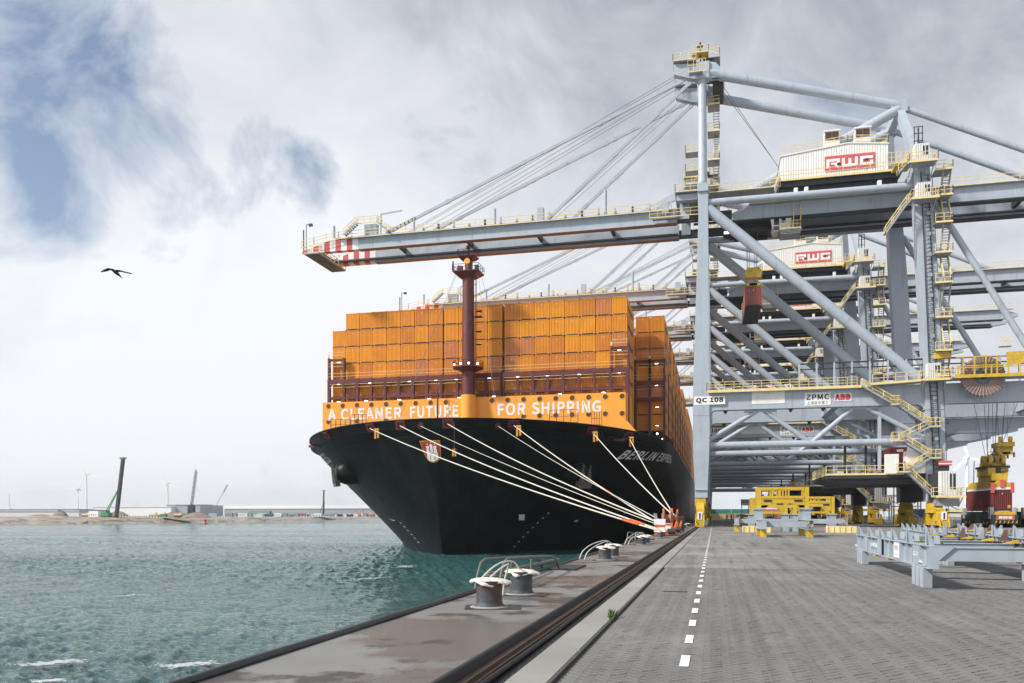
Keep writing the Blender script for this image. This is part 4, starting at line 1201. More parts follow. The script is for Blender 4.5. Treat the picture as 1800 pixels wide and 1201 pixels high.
        mb = B(); mb.tube((26.2, yt, 59.6), (50.5, yt, 47.6), .42, STEEL, 14); mb.build('back_stay', root)
        mb = B(); mb.box((25.0, yt - .62, 58.9), (26.6, yt + .62, 60.7), STEEL); mb.prism([(24.6, 60.3), (25.2, 60.7), (25.2, 58.9), (24.2, 58.6)], yt - .5, yt + .5, STEEL); mb.build('apex_box', root)
        mb = B(); mb.tube((28.6, y_, 45.0), (43.0, y_, 19.0), .42, STEEL, 14); mb.build('back_brace', root)
        # fore stays with link joints
        for (x0, z0, x1) in ((-4.0, 67.6, -52.6), (-3.2, 67.2, -25.4)):
            mb = B(); a = Vector((x0, yt, z0)); b = Vector((x1, yt, 48.2))
            mb.beam(a, b, .26, .46, STEEL)
            for t_ in (.02, .24, .27, .52, .55, .78, .97):
                p = a.lerp(b, t_); d = (b - a).normalized(); mb.beam(p - d * .35, p + d * .35, .36, .58, STEEL)
            if x1 < -40:
                d = (b - a).normalized(); p = b - d * 5.5
                for k in range(14): mb.beam(p + d * k * .36, p + d * (k * .36 + .18), .30, .50, YELD if k % 2 == 0 else BLACKP)
            mb.build('fore_stay', root)
    # cross members
    mb = B()
    mb.box((-2.66, 122.9, 4.3), (-.9, 138.1, 7.6), STEEL)
    for (ya, sg) in ((123.0, 1), (138.0, -1)): mb.prism([(ya, 7.59), (ya + sg * 3.2, 7.59), (ya, 13.5)], -2.5, -1.0, STEEL, 'YZ')
    mb.build('sill_beam', root)
    mb = B(); mb.box((28.0, 120.6, 3.7), (30.1, 140.6, 7.2), STEELD); mb.prism([(120.6, 3.71), (118.4, 4.6), (118.4, 5.6), (120.6, 7.19)], 28.1, 30.0, STEELD, 'YZ'); mb.build('sill_beam', root)  # landside sill: the shade it stands in is put into its colour
    for (x, z_) in ((-1.6, 48.3), (27.2, 47.8)):
        mb = B(); mb.box((x - .7, 122.8, z_), (x + .7, 138.2, z_ + 1.7), STEEL); mb.build('cross_beam', root)
    mb = B(); mb.box((-2.3, 127.7, 67.4), (-1.1, 133.5, 68.8), STEEL); mb.build('cross_beam', root)
    mb = B(); mb.box((25.3, 127.6, 59.2), (26.3, 133.6, 60.4), STEEL); mb.build('cross_beam', root)
    for x, y0 in ((16.5, 123), ): 
        mb = B(); mb.box((x, 122.7, 17.2), (x + 1, 138.3, 18.9), STEEL); mb.build('cross_beam', root)
    mb = B(); mb.box((29.0, 122.9, 17.2), (30, 138.1, 18.9), STEEL); mb.build('cross_beam', root); mb = B(); mb.box((44, 122.7, 17.2), (45, 138.3, 18.9), STEEL); mb.build('cross_beam', root)
    # boom: two box girders
    for k, (yc, sg) in enumerate(((GF, 1), (GB, -1))):
        h = .55
        mb = B()
        mb.box((-5.4, yc - h, 45.95), (-57.3, yc + h, 48.0), STEEL)
        mb.box((-5.4, yc - h - .08, 45.78), (-57.3, yc + h + .08, 45.94), STEEL)
        mb.box((-5.4, yc - h - .07, 45.74), (-57.3, yc + h + .07, 45.779), PRIMER)
        mb.box((-5.5, yc + sg * h, 46.2), (-66.0, yc + sg * (h + .55), 46.42), STEELD)
        mb.box((-6.5, yc + sg * (h + .2), 46.42), (-66.0, yc + sg * (h + .32), 46.55), RAILM)
        for i in range(9):
            mb.box((-8 - i * 5.9, yc - sg * (h + .02), 46.0), (-8.05 - i * 5.9, yc - sg * h, 47.95), STEEL)
        mb.build('boom_girder', root)
        mb = B()
        for i in range(10):
            xa, xb = -57.3 - 1.02 * i, -57.3 - 1.02 * (i + 1); m_ = (WHITEP, REDW)[i % 2]
            zt = lambda x: 48.0 - max(0, (-61.3 - x)) * .30; zb = lambda x: 45.8 + max(0, (-63.5 - x)) * .02
            mb.prism([(xa, zb(xa)), (xa, zt(xa)), (xb, zt(xb)), (xb, zb(xb))], yc - h, yc + h, m_)
        mb.build('striped_boom_tip', root)
        # landward girder
        mb = B()
        mb.prism([(2.4, 45.4), (4.9, 47.5), (62.5, 47.5), (65.5, 46.4), (65.5, 45.9), (62.5, 45.4)], yc - .6, yc + .6, STEEL)
        mb.box((2.4, yc - .7, 45.2), (62.5, yc + .7, 45.39), STEELD)
        mb.box((-3.0, yc + sg * .6, 45.7), (62, yc + sg * 1.15, 45.92), STEELD)
        mb.build('main_girder', root)
        # hinge piece
        mb = B(); mb.box((-5.4, yc - .35, 45.9), (2.6, yc + .35, 47.1), STEELD); mb.box((-5.0, yc - .5, 46.3), (-3.6, yc + .5, 49.2), STEEL); mb.tube((-4.3, yc - .7, 48.9), (-4.3, yc + .7, 48.9), .5, STEELD, 12); mb.build('boom_hinge', root)
        # walkways
        yo = yc - sg * 1.15
        mb = B()
        mb.box((-6.2, min(yo, yc - sg * .6), 47.55), (-60.5, max(yo, yc - sg * .6), 47.62), TREAD)
        pts = [(-6.2, yo, 47.6), (-60.5, yo, 47.6), (-65.0, yo, 47.0), (-67.3, yo, 46.6)]
        mb.rail(pts, YEL, 1.15, 2.4, .035)
        mb.build('boom_walkway', root)
        mb = B(); mb.box((5.0, min(yo, yc - sg * .62), 47.4), (64.5, max(yo, yc - sg * .62), 47.48), TREAD); mb.rail([(5.0, yo, 47.5), (26, yo, 47.5)], YEL, 1.15, 2.4, .035); mb.rail([(31, yo, 47.5), (64.8, yo, 47.5)], YEL, 1.15, 2.4, .035)
        mb.build('girder_walkway', root)
    for x in (-16, -28, -40, -52): mb = B(); mb.box((x, 127.57, 47.0), (x + .5, 133.63, 47.7), STEELD); mb.build('girder_cross_tie', root)
    for x in (10, 30, 42, 54): mb = B(); mb.box((x, 127.63, 46.3), (x + .6, 133.57, 47.3), STEELD); mb.build('girder_cross_tie', root)
    # tip platform
    mb = B(); mb.box((-66.6, 125.4, 45.3), (-63.9, 135.8, 45.5), TREAD); mb.box((-65.6, 127.6, 45.5), (-64.8, 133.6, 46.5), STEELD)
    for i in range(16): mb.box((-66.5, 125.5 + i * .66, 45.22), (-64, 125.56 + i * .66, 45.29), STEELD)
    mb.rail([(-63.9, 125.4, 45.5), (-66.6, 125.4, 45.5), (-66.6, 135.8, 45.5), (-63.9, 135.8, 45.5), (-63.9, 125.4, 45.5)], YEL, 1.1, 1.4, .04)
    mb.tube((-67.5, 127, 46.4), (-67.5, 127, 50), .12, STEELD, 6); mb.tube((-67.2, 127.4, 46.8), (-67.2, 127.4, 51), .07, STEELD, 6); mb.tube((-67.2, 127.4, 51), (-66.4, 127.4, 51), .06, STEELD, 6); mb.box((-66.7, 127.2, 50.7), (-66.1, 127.6, 51.1), STEELD)
    mb.build('tip_platform', root)
    # posts, winch boxes and little davit on the boom
    for x, z_, r_ in ((-61.9, 2.2, .22), (-34.0, 2.6, .25), (-16.3, 3.9, .25)):
        mb = B(); mb.tube((x, 127, 48.0), (x, 127, 48 + z_), r_, STEEL, 10); mb.build('boom_post', root)
        mb = B(); mb.tube((x + .6, 134, 48.0), (x + .6, 134, 48 + z_ * .9), r_, STEEL, 10); mb.build('boom_post', root)
    for a, b in (((-56.2, 126.5, 48.0), (-54.0, 127.5, 49.8)), ((-27.0, 126.5, 48.0), (-26.0, 127.5, 50.0))):
        mb = B(); mb.box(a, b, STEEL); mb.build('winch_box', root)
    mb = B(); mb.rail([(-57.2, 125.8, 49.8), (-53.6, 125.8, 49.8), (-53.6, 127.6, 49.8)], YEL, 1.1, 1.2, .035); mb.build('railing', root)
    mb = B(); mb.stairs((-59.4, 125.8, 48.0), (-57.2, 125.8, 49.8), (0, 1, 0), .8, 7); mb.build('steps', root)
    mb = B(); mb.stairs((-51.5, 125.8, 48.0), (-53.6, 125.8, 49.8), (0, 1, 0), .8, 7); mb.build('steps', root)
    mb = B(); mb.tube((-53.3, 126.6, 48), (-53.3, 126.6, 51.3), .12, STEEL, 6); mb.beam((-53.4, 126.6, 51.3), (-49.6, 126.6, 51.6), .16, .22, STEEL); mb.build('davit', root)
    mb = B(); mb.tube((-47.6, 126.8, 48), (-47.6, 126.8, 50.4), .2, STEEL, 8); mb.build('boom_post', root)
    mb = B()
    for i in range(16): mb.box((-46 + i * 2.6, 126.3, 48.05), (-45.7 + i * 2.6, 126.6, 48.5 + .3 * ((i * 7) % 3)), (YELD, STEELD, STEEL)[i % 3])
    mb.build('boom_fittings', root)['kind'] = 'stuff'
    # hoist ropes from the head down to the boom
    mb = B()
    for i, (dx, y_) in enumerate(((0, 129), (-.7, 130), (-1.2, 131.2), (-1.5, 132.2), (-.3, 128.2))):
        mb.path([(-5.4, y_, 69.0), (-50.0 - dx, y_, 48.3)], .035, WIRE, 4)
    mb.path([(-3.4, 130, 67.2), (-27, 130, 48.3)], .03, WIRE, 4); mb.path([(-3.4, 131.4, 67.2), (-27, 131.4, 48.3)], .03, WIRE, 4)
    mb.path([(.6, 128, 67.5), (9.6, 128, 52.8)], .04, WIRE, 4); mb.path([(.9, 130.5, 67.5), (10.5, 130.5, 52.8)], .04, WIRE, 4)
    mb.build('hoist_rope', root)
    # head platforms
    mb = B()
    mb.box((-5.9, 125.9, 69.85), (-2.6, 128.1, 69.95), TREAD); mb.rail([(-2.6, 125.9, 69.95), (-6.0, 125.9, 69.95), (-6.0, 135.4, 69.95), (-2.6, 135.4, 69.95)], YEL, 1.1, 1.1, .045)
    mb.box((-6.0, 133.0, 69.85), (-2.6, 135.4, 69.95), TREAD)
    mb.box((-3.6, 125.2, 67.5), (-1.6, 126.2, 67.6), TREAD); mb.rail([(-1.2, 125.2, 67.6), (-3.8, 125.2, 67.6), (-3.8, 126.2, 67.6)], YEL, 1.8, .8, .06)
    mb.rail([(-3.2, 126.1, 70.9), (-.8, 126.1, 70.9), (.8, 126.1, 70.2), (.8, 135, 70.2)], YEL, 1.0, 1.0, .05); mb.box((-3.2, 126.1, 70.8), (-.8, 128, 70.9), YELD)
    mb.tube((-2.0, 127, 69.5), (-2.0, 127, 72.8), .14, STEELD, 6); mb.box((-2.5, 126.9, 72.0), (-1.6, 127.1, 72.3), STEELD); mb.box((-1.6, 128, 69.4), (.9, 133, 70.9), STEELD)
    mb.box((-.2, 127.8, 66.2), (1.4, 133.4, 67.0), STEELD); mb.rail([(-.2, 126.6, 66.9), (1.5, 126.6, 66.9), (1.5, 134, 66.9)], STEELD, 1, .8, .04)
    mb.build('head_platform', root)
    # zig-zag stairs beside the mast and down the landside leg
    def stair_tower(x, y_, w_, zs, px=.9, label='stair_tower'):
        mb = B()
        for i, (za, zb) in enumerate(zip(zs[:-1], zs[1:])):
            f = 1 if i % 2 == 0 else -1
            mb.stairs((x, y_ - f * 1.0, za), (x, y_ + f * 1.0, zb), (1, 0, 0), w_, max(4, int(abs(za - zb) / .32)), rail=True)
        for z_ in zs:
            mb.box((x - w_ / 2 - px, y_ - 1.4, z_ - .06), (x + w_ / 2 + .1, y_ + 1.4, z_), TREAD)
            mb.box((x - w_ / 2 - px, y_ - 1.45, z_ - .16), (x + w_ / 2 + .12, y_ - 1.4, z_ + .04), YEL)
            mb.rail([(x - w_ / 2 - px, y_ - 1.4, z_), (x + w_ / 2 + .1, y_ - 1.4, z_), (x + w_ / 2 + .1, y_ + 1.4, z_)], YEL, 1.1, 1.0, .045)
        mb.build(label, root)
    stair_tower(.35, 131.0, .8, [64.7, 60.6, 56.2, 52.2, 48.0], .9)
    stair_tower(30.1, 120.8, .9, [47.6, 44.2, 40.6, 36.6, 32.6, 28.0, 23.6, 20.2], 1.1)
    mb = B()
    for z_ in (56.4, 53.6, 51.6): mb.box((-4.2, 127, z_), (-2.3, 129, z_ + .1), TREAD); mb.rail([(-2.3, 127, z_ + .1), (-4.2, 127, z_ + .1), (-4.2, 129, z_ + .1)], YEL, 1.1, .9, .05)
    mb.box((-5.6, 124, 49.4), (-2.3, 137, 49.5), TREAD); mb.rail([(-2.3, 124, 49.5), (-5.6, 124, 49.5), (-5.6, 137, 49.5)], YEL, 1.2, 1.2, .05); mb.box((-5.4, 124.6, 48.4), (-2.4, 126.0, 49.3), STEEL)
    mb.box((-.7, 123, 48.5), (9.2, 125.6, 48.6), TREAD); mb.rail([(-.7, 123, 48.6), (9.2, 123, 48.6)], YEL, 1.1, 1.4, .05)
    mb.box((-9, 125.3, 46.2), (-5, 126.2, 46.3), TREAD); mb.rail([(-9.4, 125.0, 46.3), (-1, 125.0, 46.3)], YEL, 1.1, 1.2, .05); mb.box((-7.6, 125.2, 46.9), (-6.6, 126.2, 48.8), STEEL)
    mb.build('side_platform', root)
    # front zig-zag stairs below the portal
    yS = 120.3
    mb = B()
    fl = [((19.5, 19.3), (23.6, 16.6)), ((23.9, 16.6), (28.2, 13.5)), ((28.0, 13.5), (24.4, 11.7)), ((24.6, 11.7), (28.2, 9.3)), ((28.0, 9.3), (25.0, 7.5)), ((25.2, 7.5), (28.5, 4.1))]
    for a, b in fl: mb.stairs((a[0], yS, a[1]), (b[0], yS, b[1]), (0, 1, 0), .9, 12)
    for (x0, x1, z_) in ((23.2, 24.2, 16.6), (27.9, 29.3, 13.5), (23.4, 24.7, 11.7), (27.9, 29.3, 9.3), (24.0, 25.4, 7.5), (28.3, 31.6, 4.1)):
        mb.box((x0, yS - .7, z_ - .15), (x1, yS + .7, z_ - .02), TREAD); mb.rail([(x0, yS + .7, z_), (x0, yS - .7, z_), (x1, yS - .7, z_), (x1, yS + .7, z_)], YEL, 1.15, .7, .05)
    mb.beam((31.4, yS - .6, 2.4), (28.5, yS - .6, 3.9), .12, .12, TREAD); mb.box((28.5, yS - .7, 2.9), (31.5, yS + .7, 3.9), TREAD)
    mb.build('front_stairs', root)
    # cable ladder on the landside leg
    mb = B()
    def legx(z_): return 29.2 - (z_ - 3.6) * .033
    for sx in (-.42, .42): 
        mb.beam((legx(6) + sx, 120.75, 6), (legx(48) + sx - .2, 120.95, 48), .10, .14, STEELD)
    for i in range(76):
        z_ = 6.2 + i * .55; mb.box((legx(z_) - .42, 120.7, z_), (legx(z_) + .42, 120.8, z_ + .06), STEELD)
        if i % 5 == 0: mb.box((legx(z_) - .22, 120.5, z_), (legx(z_) + .22, 120.75, z_ + .5), TREAD)
    mb.path([(legx(4) + 1.3, 120.7, 2), (legx(25) + 1.1, 120.7, 25), (legx(47) + .7, 120.8, 47)], .05, WIRE, 5)
    mb.build('cable_ladder', root)
    # lift cabins / landings
    for (x0, x1, z0, z1) in ((26.3, 28.0, 43.8, 46.0), (27.6, 29.2, 19.7, 21.9), (28.5, 30.4, 4.15, 7.4), (26.0, 27.8, 48.7, 51.2)):
        mb = B(); y0 = 119.4 if z0 > 6 else 116.6
        mb.box((x0, y0, z0), (x1, y0 + 1.3, z1), WHITE); 
        for k in range(6): xk = x0 + (x1 - x0) * (k + .5) / 6; mb.box((xk - .03, y0 - .02, z0 + .1), (xk + .03, y0 + .0, z1 - .05), TREAD)
        for q in (.55, .78): mb.box((x0 + (x1 - x0) * q, y0 - .05, z0 + .9), (x0 + (x1 - x0) * (q + .12), y0 - .021, z1 - .35), BLACKP)
        mb.box((x0 - .8, y0 - .7, z0 - .16), (x1 + .9, y0 + 1.4, z0 - .02), TREAD)
        mb.box((x0 - .8, y0 - .75, z0 - .22), (x1 + .9, y0 - .7, z0), YEL)
        mb.rail([(x0 - .8, y0 + 1.4, z0), (x0 - .8, y0 - .7, z0), (x1 + .9, y0 - .7, z0), (x1 + .9, y0 + 1.4, z0)], YEL, 1.1, .9, .045)
        for xx in (x0 - .5, x1 + .5): mb.beam((xx, y0 + 1.4, z0 - 1.4), (xx, y0 - .6, z0 - .2), .1, .1, STEEL)
        mb.build('lift_landing', root)
    mb = B(); mb.box((29.0, 119.6, 8.3), (30.6, 120.6, 8.9), LOGO); mb.box((28.98, 119.58, 8.45), (30.62, 119.59, 8.6), WHITEP); mb.box((29.2, 119.8, 7.5), (30.3, 120.5, 8.29), STEELD); mb.build('beacon_box', root)
    mb = B(); mb.tube((26.8, 121, 51.3), (26.8, 121, 54.0), .1, STEELD, 6)
    for sx in (-.5, .5): mb.beam((26.8 + sx, 121, 51.3), (26.8 + sx, 121, 54.2), .1, .1, STEELD)
    for z_ in (52.2, 53.2, 54.1): mb.box((26.2, 120.95, z_), (27.4, 121.05, z_ + .08), STEELD)
    mb.build('aerial_mast', root); mb = B()
    mb.stairs((25.4, 120, 49.2), (24.0, 120, 47.6), (0, 1, 0), 1.0, 6); mb.build('steps', root); mb = B()
    mb.stairs((25.2, 119.9, 43.6), (22.4, 119.9, 39.6), (0, 1, 0), 1.1, 12)
    mb.build('steps', root); mb = B(); mb.box((23.6, 119.6, 48.6), (25.6, 122, 48.9), YELD); mb.rail([(22.6, 119.5, 48.9), (26, 119.5, 48.9)], YEL, 1.5, .6, .06)
    mb.build('upper_landing', root)
    # portal walkway with rail
    mb = B(); yo = 120.5
    mb.box((-.9, yo, 19.25), (21, 121.2, 19.4), TREAD); mb.box((-.95, yo - .06, 19.1), (21, yo, 19.45), YEL)
    mb.rail([(-1.0, 121.2, 19.4), (-1.0, yo, 19.4), (19.0, yo, 19.4)], YEL, 1.2, 1.25, .045, mids=(.35, .68))
    mb.prism([(20.5, 19.2), (20.5, 19.45), (31, 19.9), (58, 19.9), (58, 19.65), (31, 19.65)], 119.6, 121.2, TREAD); mb.beam((20.6, 119.5, 19.4), (31, 119.5, 19.85), .1, .3, YEL); mb.beam((31, 119.5, 19.85), (58, 119.5, 19.85), .1, .3, YEL)
    mb.rail([(20.8, 119.6, 19.5), (28.0, 119.6, 19.8), (31, 119.6, 19.9)], YEL, 1.2, 1.4, .045); mb.rail([(38.5, 119.6, 19.9), (58, 119.6, 19.9)], YEL, 1.2, 1.4, .045)
    for x in (29.3, 33, 37, 41.5): mb.beam((x, 119.8, 19.7), (x, 121.1, 18.4), .1, .1, TREAD)
    mb.build('portal_walkway', root)
    mb = B()
    for i in range(17): x = 11.5 + i * 2.3; mb.box((x, 121.5, 19.4), (x + .22, 121.8, 22.9), STEEL)
    mb.box((11.5, 121.55, 22.75), (50, 121.75, 22.95), STEELD); mb.box((11.5, 121.55, 22.0), (50, 121.75, 22.15), STEELD)
    for i in range(6): mb.box((2.5 + 4 * i, 120.9, 19.4), (2.56 + 4 * i, 121, 21.0), STEELD); mb.box((2.3 + 4 * i, 120.8, 21.0), (2.8 + 4 * i, 121.1, 21.2), STEELD)
    mb.build('festoon_rail', root)
    # cable reel
    REELM = mat('reel_brown_cable', (0.30, 0.18, 0.17), 0.6, var=.3, scale=3)
    c = (34.2, 119.2, 19.9); mb = B()
    mb.lathe(c, [(2.55, 0), (2.62, .06), (2.62, .6), (2.55, .66), (1.0, .66)], REELM, 36, 'Y')
    mb.lathe(c, [(2.25, -.02), (2.25, 0), (1.1, .0), (1.1, -.02)], PRIMER, 36, 'Y')
    for i in range(36):
        a = i * math.pi / 18; mb.beam((c[0] + .5 * math.cos(a), c[1] - .06, c[2] + .5 * math.sin(a)), (c[0] + 2.75 * math.cos(a), c[1] - .06, c[2] + 2.75 * math.sin(a)), .06, .06, TREAD, up=(0, 1, 0))
    mb.lathe(c, [(.5, -.2), (.5, 0), (.2, 0)], STEELD, 16, 'Y'); mb.build('cable_reel', root)
    mb = B()
    for z_ in (19.95, 20.9, 21.15, 22.3): mb.box((30.8, 118.55, z_), (39.3 if z_ < 21 else 38.2, 118.68, z_ + .12), YELD)
    for i in range(6): x = 31.6 + i * 1.32; mb.box((x, 118.53, 19.9), (x + .16, 118.67, 22.4), YELD)
    for i in range(3): x = 31.0 + 3.9 * i; mb.box((x, 118.53, 19.9), (x + .16, 118.7, 21.2), YELD)
    mb.box((30.6, 118.5, 19.72), (39.6, 119.9, 19.9), TREAD); mb.box((30.6, 118.44, 19.62), (39.6, 118.5, 19.95), YELD)
    mb.box((37.6, 120.6, 21.6), (40.0, 121.4, 23.2), YELD); mb.box((28.6, 120.0, 22.6), (30.6, 120.6, 23.4), YELD)
    mb.rail([(36.6, 120.8, 24.0), (38.0, 120.8, 24.0)], YEL, 1.2, .6, .05); mb.box((36.6, 120.6, 23.9), (38, 121.4, 24.0), TREAD)
    mb.box((39.6, 119.5, 19.9), (41.0, 120.6, 21.0), STEEL)
    mb.build('reel_guard', root)
    # machinery house
    mb = B(); x0, x1, y0, y1 = 9.4, 23.7, 124.6, 136.4; ridge = 18.4
    zt = lambda x: 53.35 + (x - x0) / (ridge - x0) * .95 if x < ridge else 54.3 - (x - ridge) / (x1 - ridge) * .6
    n_ = 84
    for (yy, sg) in ((y0, -1), (y1, 1)):
        pts = []
        for i in range(n_):
            xa = x0 + (x1 - x0) * i / n_; w_ = (x1 - x0) / n_
            off = sg * (.05 if i % 2 else 0); pts += [(xa + .01, yy + off), (xa + w_ - .01, yy + off)]
        m2 = len(pts)
        mb.add([(p[0], p[1], 49.5) for p in pts] + [(p[0], p[1], zt(p[0])) for p in pts], [(i, i + 1, m2 + i + 1, m2 + i) for i in range(m2 - 1)], WHITE)
    mb.add([(x0, y0, 49.5), (x0, y1, 49.5), (x0, y1, 53.35), (x0, y0, 53.35)], [(0, 3, 2, 1)], WHITE); mb.add([(x1, y0, 49.5), (x1, y1, 49.5), (x1, y1, 53.7), (x1, y0, 53.7)], [(0, 1, 2, 3)], WHITE)
    mh = mb.build('machinery_house', root)
    mb = B(); mb.prism([(x0 - .15, 53.36), (ridge, 54.32), (x1 + .15, 53.7), (x1 + .15, 53.82), (ridge, 54.45), (x0 - .15, 53.5)], y0 - .15, y1 + .15, WHITE)
    mb.rail([(x0, y0 - .1, 53.5), (ridge, y0 - .1, 54.4), (x1, y0 - .1, 53.85), (x1, y1, 53.85)], YEL, 1.1, 1.8, .04); mb.build('roof', mh)
    for xv in (15.3, 19.4):
        mb = B(); mb.box((xv, 125.0, 53.9), (xv + 2.1, 126.2, 56.6), WHITE); mb.box((xv - .1, 124.9, 56.5), (xv + 2.2, 126.25, 56.7), WHITE)
        for q in (.15, 1.1): mb.box((xv + q, 124.94, 55.3), (xv + q + .85, 124.99, 56.4), BLACKP)
        for k in range(6): mb.box((xv + .15, 124.88, 55.35 + k * .19), (xv + 1.95, 124.95, 55.39 + k * .19), PRIMER)
        mb.build('roof_vent', mh)
    mb = B(); L0, L1, B0, B1 = 15.35, 22.0, 50.6, 52.75
    mb.box((L0, y0 - .12, B0), (L1, y0 - .06, B1), LOGO)
    def lp(pts): mb.prism([(L0 + (L1 - L0) * u, B0 + (B1 - B0) * v) for u, v in pts], y0 - .16, y0 - .125, WHITEP)
    lp([(.03, .80), (.30, .80), (.30, .62), (.03, .62)]); lp([(.03, .62), (.09, .62), (.09, .2), (.03, .2)]); lp([(.24, .62), (.30, .62), (.30, .54), (.24, .54)])
    lp([(.12, .54), (.25, .54), (.25, .42), (.12, .42)]); lp([(.18, .42), (.25, .42), (.32, .2), (.25, .2)])
    lp([(.34, .80), (.40, .80), (.40, .2), (.34, .2)]); lp([(.40, .38), (.60, .38), (.60, .2), (.40, .2)]); lp([(.47, .74), (.53, .74), (.53, .38), (.47, .38)]); lp([(.60, .80), (.66, .80), (.66, .28), (.60, .2)])
    lp([(.70, .80), (.96, .80), (.96, .62), (.70, .62)]); lp([(.70, .62), (.76, .62), (.76, .38), (.70, .38)]); lp([(.70, .38), (.96, .38), (.96, .2), (.70, .2)]); lp([(.90, .50), (.96, .50), (.96, .38), (.90, .38)])
    mb.build('logo_sign', mh)
    mb = B()
    for xv, zv in ((17.1, 51.0), (20.7, 51.3)): mb.box((xv - .25, y0 - 1.3, zv), (xv + .25, y0 - .9, zv + .2), STEELD); mb.tube((xv, y0 - 1.1, 49.6), (xv, y0 - 1.1, zv), .04, TREAD, 5)
    mb.box((22.4, y0 - .13, 49.7), (22.95, y0 - .065, 50.0), BLACKP)
    mb.box((8.8, 122.9, 49.3), (25.4, 137.4, 49.42), TREAD); mb.box((8.8, 122.84, 49.2), (25.4, 122.9, 49.5), YEL)
    mb.box((9.0, 123.3, 48.5), (25.0, 123.7, 49.29), STEELD); mb.box((9.0, 136, 48.5), (25, 136.4, 49.29), STEELD); mb.box((9.2, 124, 47.9), (24.8, 136, 49.2), STEELD)
    mb.rail([(8.8, 137, 49.42), (8.8, 123.0, 49.42), (24.6, 123.0, 49.42)], YEL, 1.15, 1.8, .045)
    mb.stairs((8.4, 123.2, 47.6), (9.0, 123.2, 49.4), (0, 1, 0), .8, 6)
    for xx in (11.0, 12.4, 22.0): mb.box((xx, 122.6, 47.3), (xx + .5, 123.2, 48.0), WHITEP)
    mb.build('house_platform', root)
    # trolley and cabin
    mb = B()
    mb.box((1.5, 128.2, 44.8), (9.8, 133.0, 46.0), STEELD); mb.box((3.0, 128.4, 44.2), (8.0, 128.9, 44.9), STEELD); mb.box((3.0, 132.3, 44.2), (8.0, 132.8, 44.9), STEELD)
    for i in range(6): mb.tube((2.2 + i * 1.1, 128.4, 45.4), (2.2 + i * 1.1, 128.8, 45.4), .42, PRIMER, 12)
    mb.rail([(9.0, 127.9, 44.9), (1.8, 127.9, 44.9)], STEELD, 1, 1, .05)
    mb.box((1.3, 127.8, 43.9), (3.2, 129.0, 44.0), STEELD); mb.box((1.5, 127.7, 44.0), (2.6, 127.8, 44.3), LAMP)
    mb.build('trolley', root)
    mb = B(); cx0, cx1, cy0, cy1, cz0, cz1 = 8.3, 11.0, 126.6, 129.2, 43.4, 45.6
    mb.prism([(cx0, cz0 + .6), (cx0 + .25, cz0), (cx1, cz0), (cx1, cz1), (cx0 - .3, cz1)], cy0, cy1, WHITE)
    mb.box((cx0 + .25, cy0 - .03, cz0 + .9), (cx0 + 1.0, cy0 - .005, cz1 - .3), GLASS); mb.box((cx0 + 1.3, cy0 - .03, cz0 + 1.2), (cx0 + 1.9, cy0 - .005, cz1 - .3), GLASS); mb.box((cx0 + .2, cy0 - .03, cz0 + .1), (cx0 + 1.0, cy0 - .005, cz0 + .7), GLASS)
    mb.add([(cx0 - .305, cy0 + .1, cz1 - .1), (cx0 - .02, cy0 + .1, cz0 + .65), (cx0 - .02, cy1 - .1, cz0 + .65), (cx0 - .305, cy1 - .1, cz1 - .1)], [(0, 1, 2, 3)], GLASS)
    mb.rail([(cx0 + 1.1, cy0 - .6, cz0 + .1), (cx1 + 1.3, cy0 - .6, cz0 + .1), (cx1 + 1.3, cy1, cz0 + .1)], YEL, 1.1, .6, .05)
    for q in range(4): mb.box((cx0 + .9 - .0 + .1 * q, cy0 - .7, cz0 - .1 - .2 * q), (cx1 + 1.4 - .1 * q, cy1 - .3, cz0 - .03 - .2 * q), TREAD)
    for xx in (cx1 + .2, cx1 + 1.2): mb.box((xx, cy0 - .5, cz0), (xx + .12, cy0 - .35, 47), YEL)
    mb.build('operator_cabin', root)
    mb = B()
    for (x, y_) in ((4.9, 128.6), (6.4, 128.6), (4.9, 132.4), (6.4, 132.4), (5.2, 129.2), (6.1, 132)): mb.path([(x, y_, 44.6), (x * .8 + 1.1, y_ * .75 + 32.9, 37.6)], .035, WIRE, 4)
    mb.build('lifting_rope', root)
    # travelling gear
    for (xc, side) in ((-1.9, 0), (29.0, 1)):
        for y_ in (YF, YB):
            f = -1 if y_ == YF else 1
            mb = B()
            mb.box((xc - .75, y_ - .7, 3.0), (xc + .75, y_ + .7, 4.19 if side == 0 else 3.59), YELD)
            mb.prism([(y_ - 2.6, 2.5), (y_ - 1.0, 3.4), (y_ + 1.0, 3.4), (y_ + 2.6, 2.5), (y_ + 2.6, 2.0), (y_ - 2.6, 2.0)], xc - .55, xc + .55, YELD, 'YZ')
            for q in (-2.6, 2.6):
                mb.prism([(y_ + q - 1.6, 1.35), (y_ + q - .5, 2.1), (y_ + q + .5, 2.1), (y_ + q + 1.6, 1.35), (y_ + q + 1.6, .9), (y_ + q - 1.6, .9)], xc - .45, xc + .45, YELD, 'YZ')
                for q2 in (-1.15, 1.15): mb.box((xc - .5, y_ + q + q2 - .55, .35), (xc + .5, y_ + q + q2 + .55, .95), YELD); mb.box((xc + .5, y_ + q + q2 - .25, .3), (xc + .95, y_ + q + q2 + .25, .8), (LOGO, STEEL)[side])
            ye = y_ + f * 4.9
            mb.box((xc - .62, min(ye, ye - f * .3), .3), (xc + .62, max(ye, ye - f * .3), 1.9), YELD)
            mb.box((xc - .34, ye + f * .02 if f < 0 else ye, 1.1), (xc + .30, ye + f * .08, 2.15), WHITEP); mb.box((xc - .1, ye + f * .09, 1.2), (xc + .1, ye + f * .10, 2.0), BLACKP) if f < 0 else None
            for sx in (-.62, .5): mb.beam((xc + sx + .05, ye + f * .55, .15), (xc + sx + .05, ye, 1.15), .12, .12, YELD)
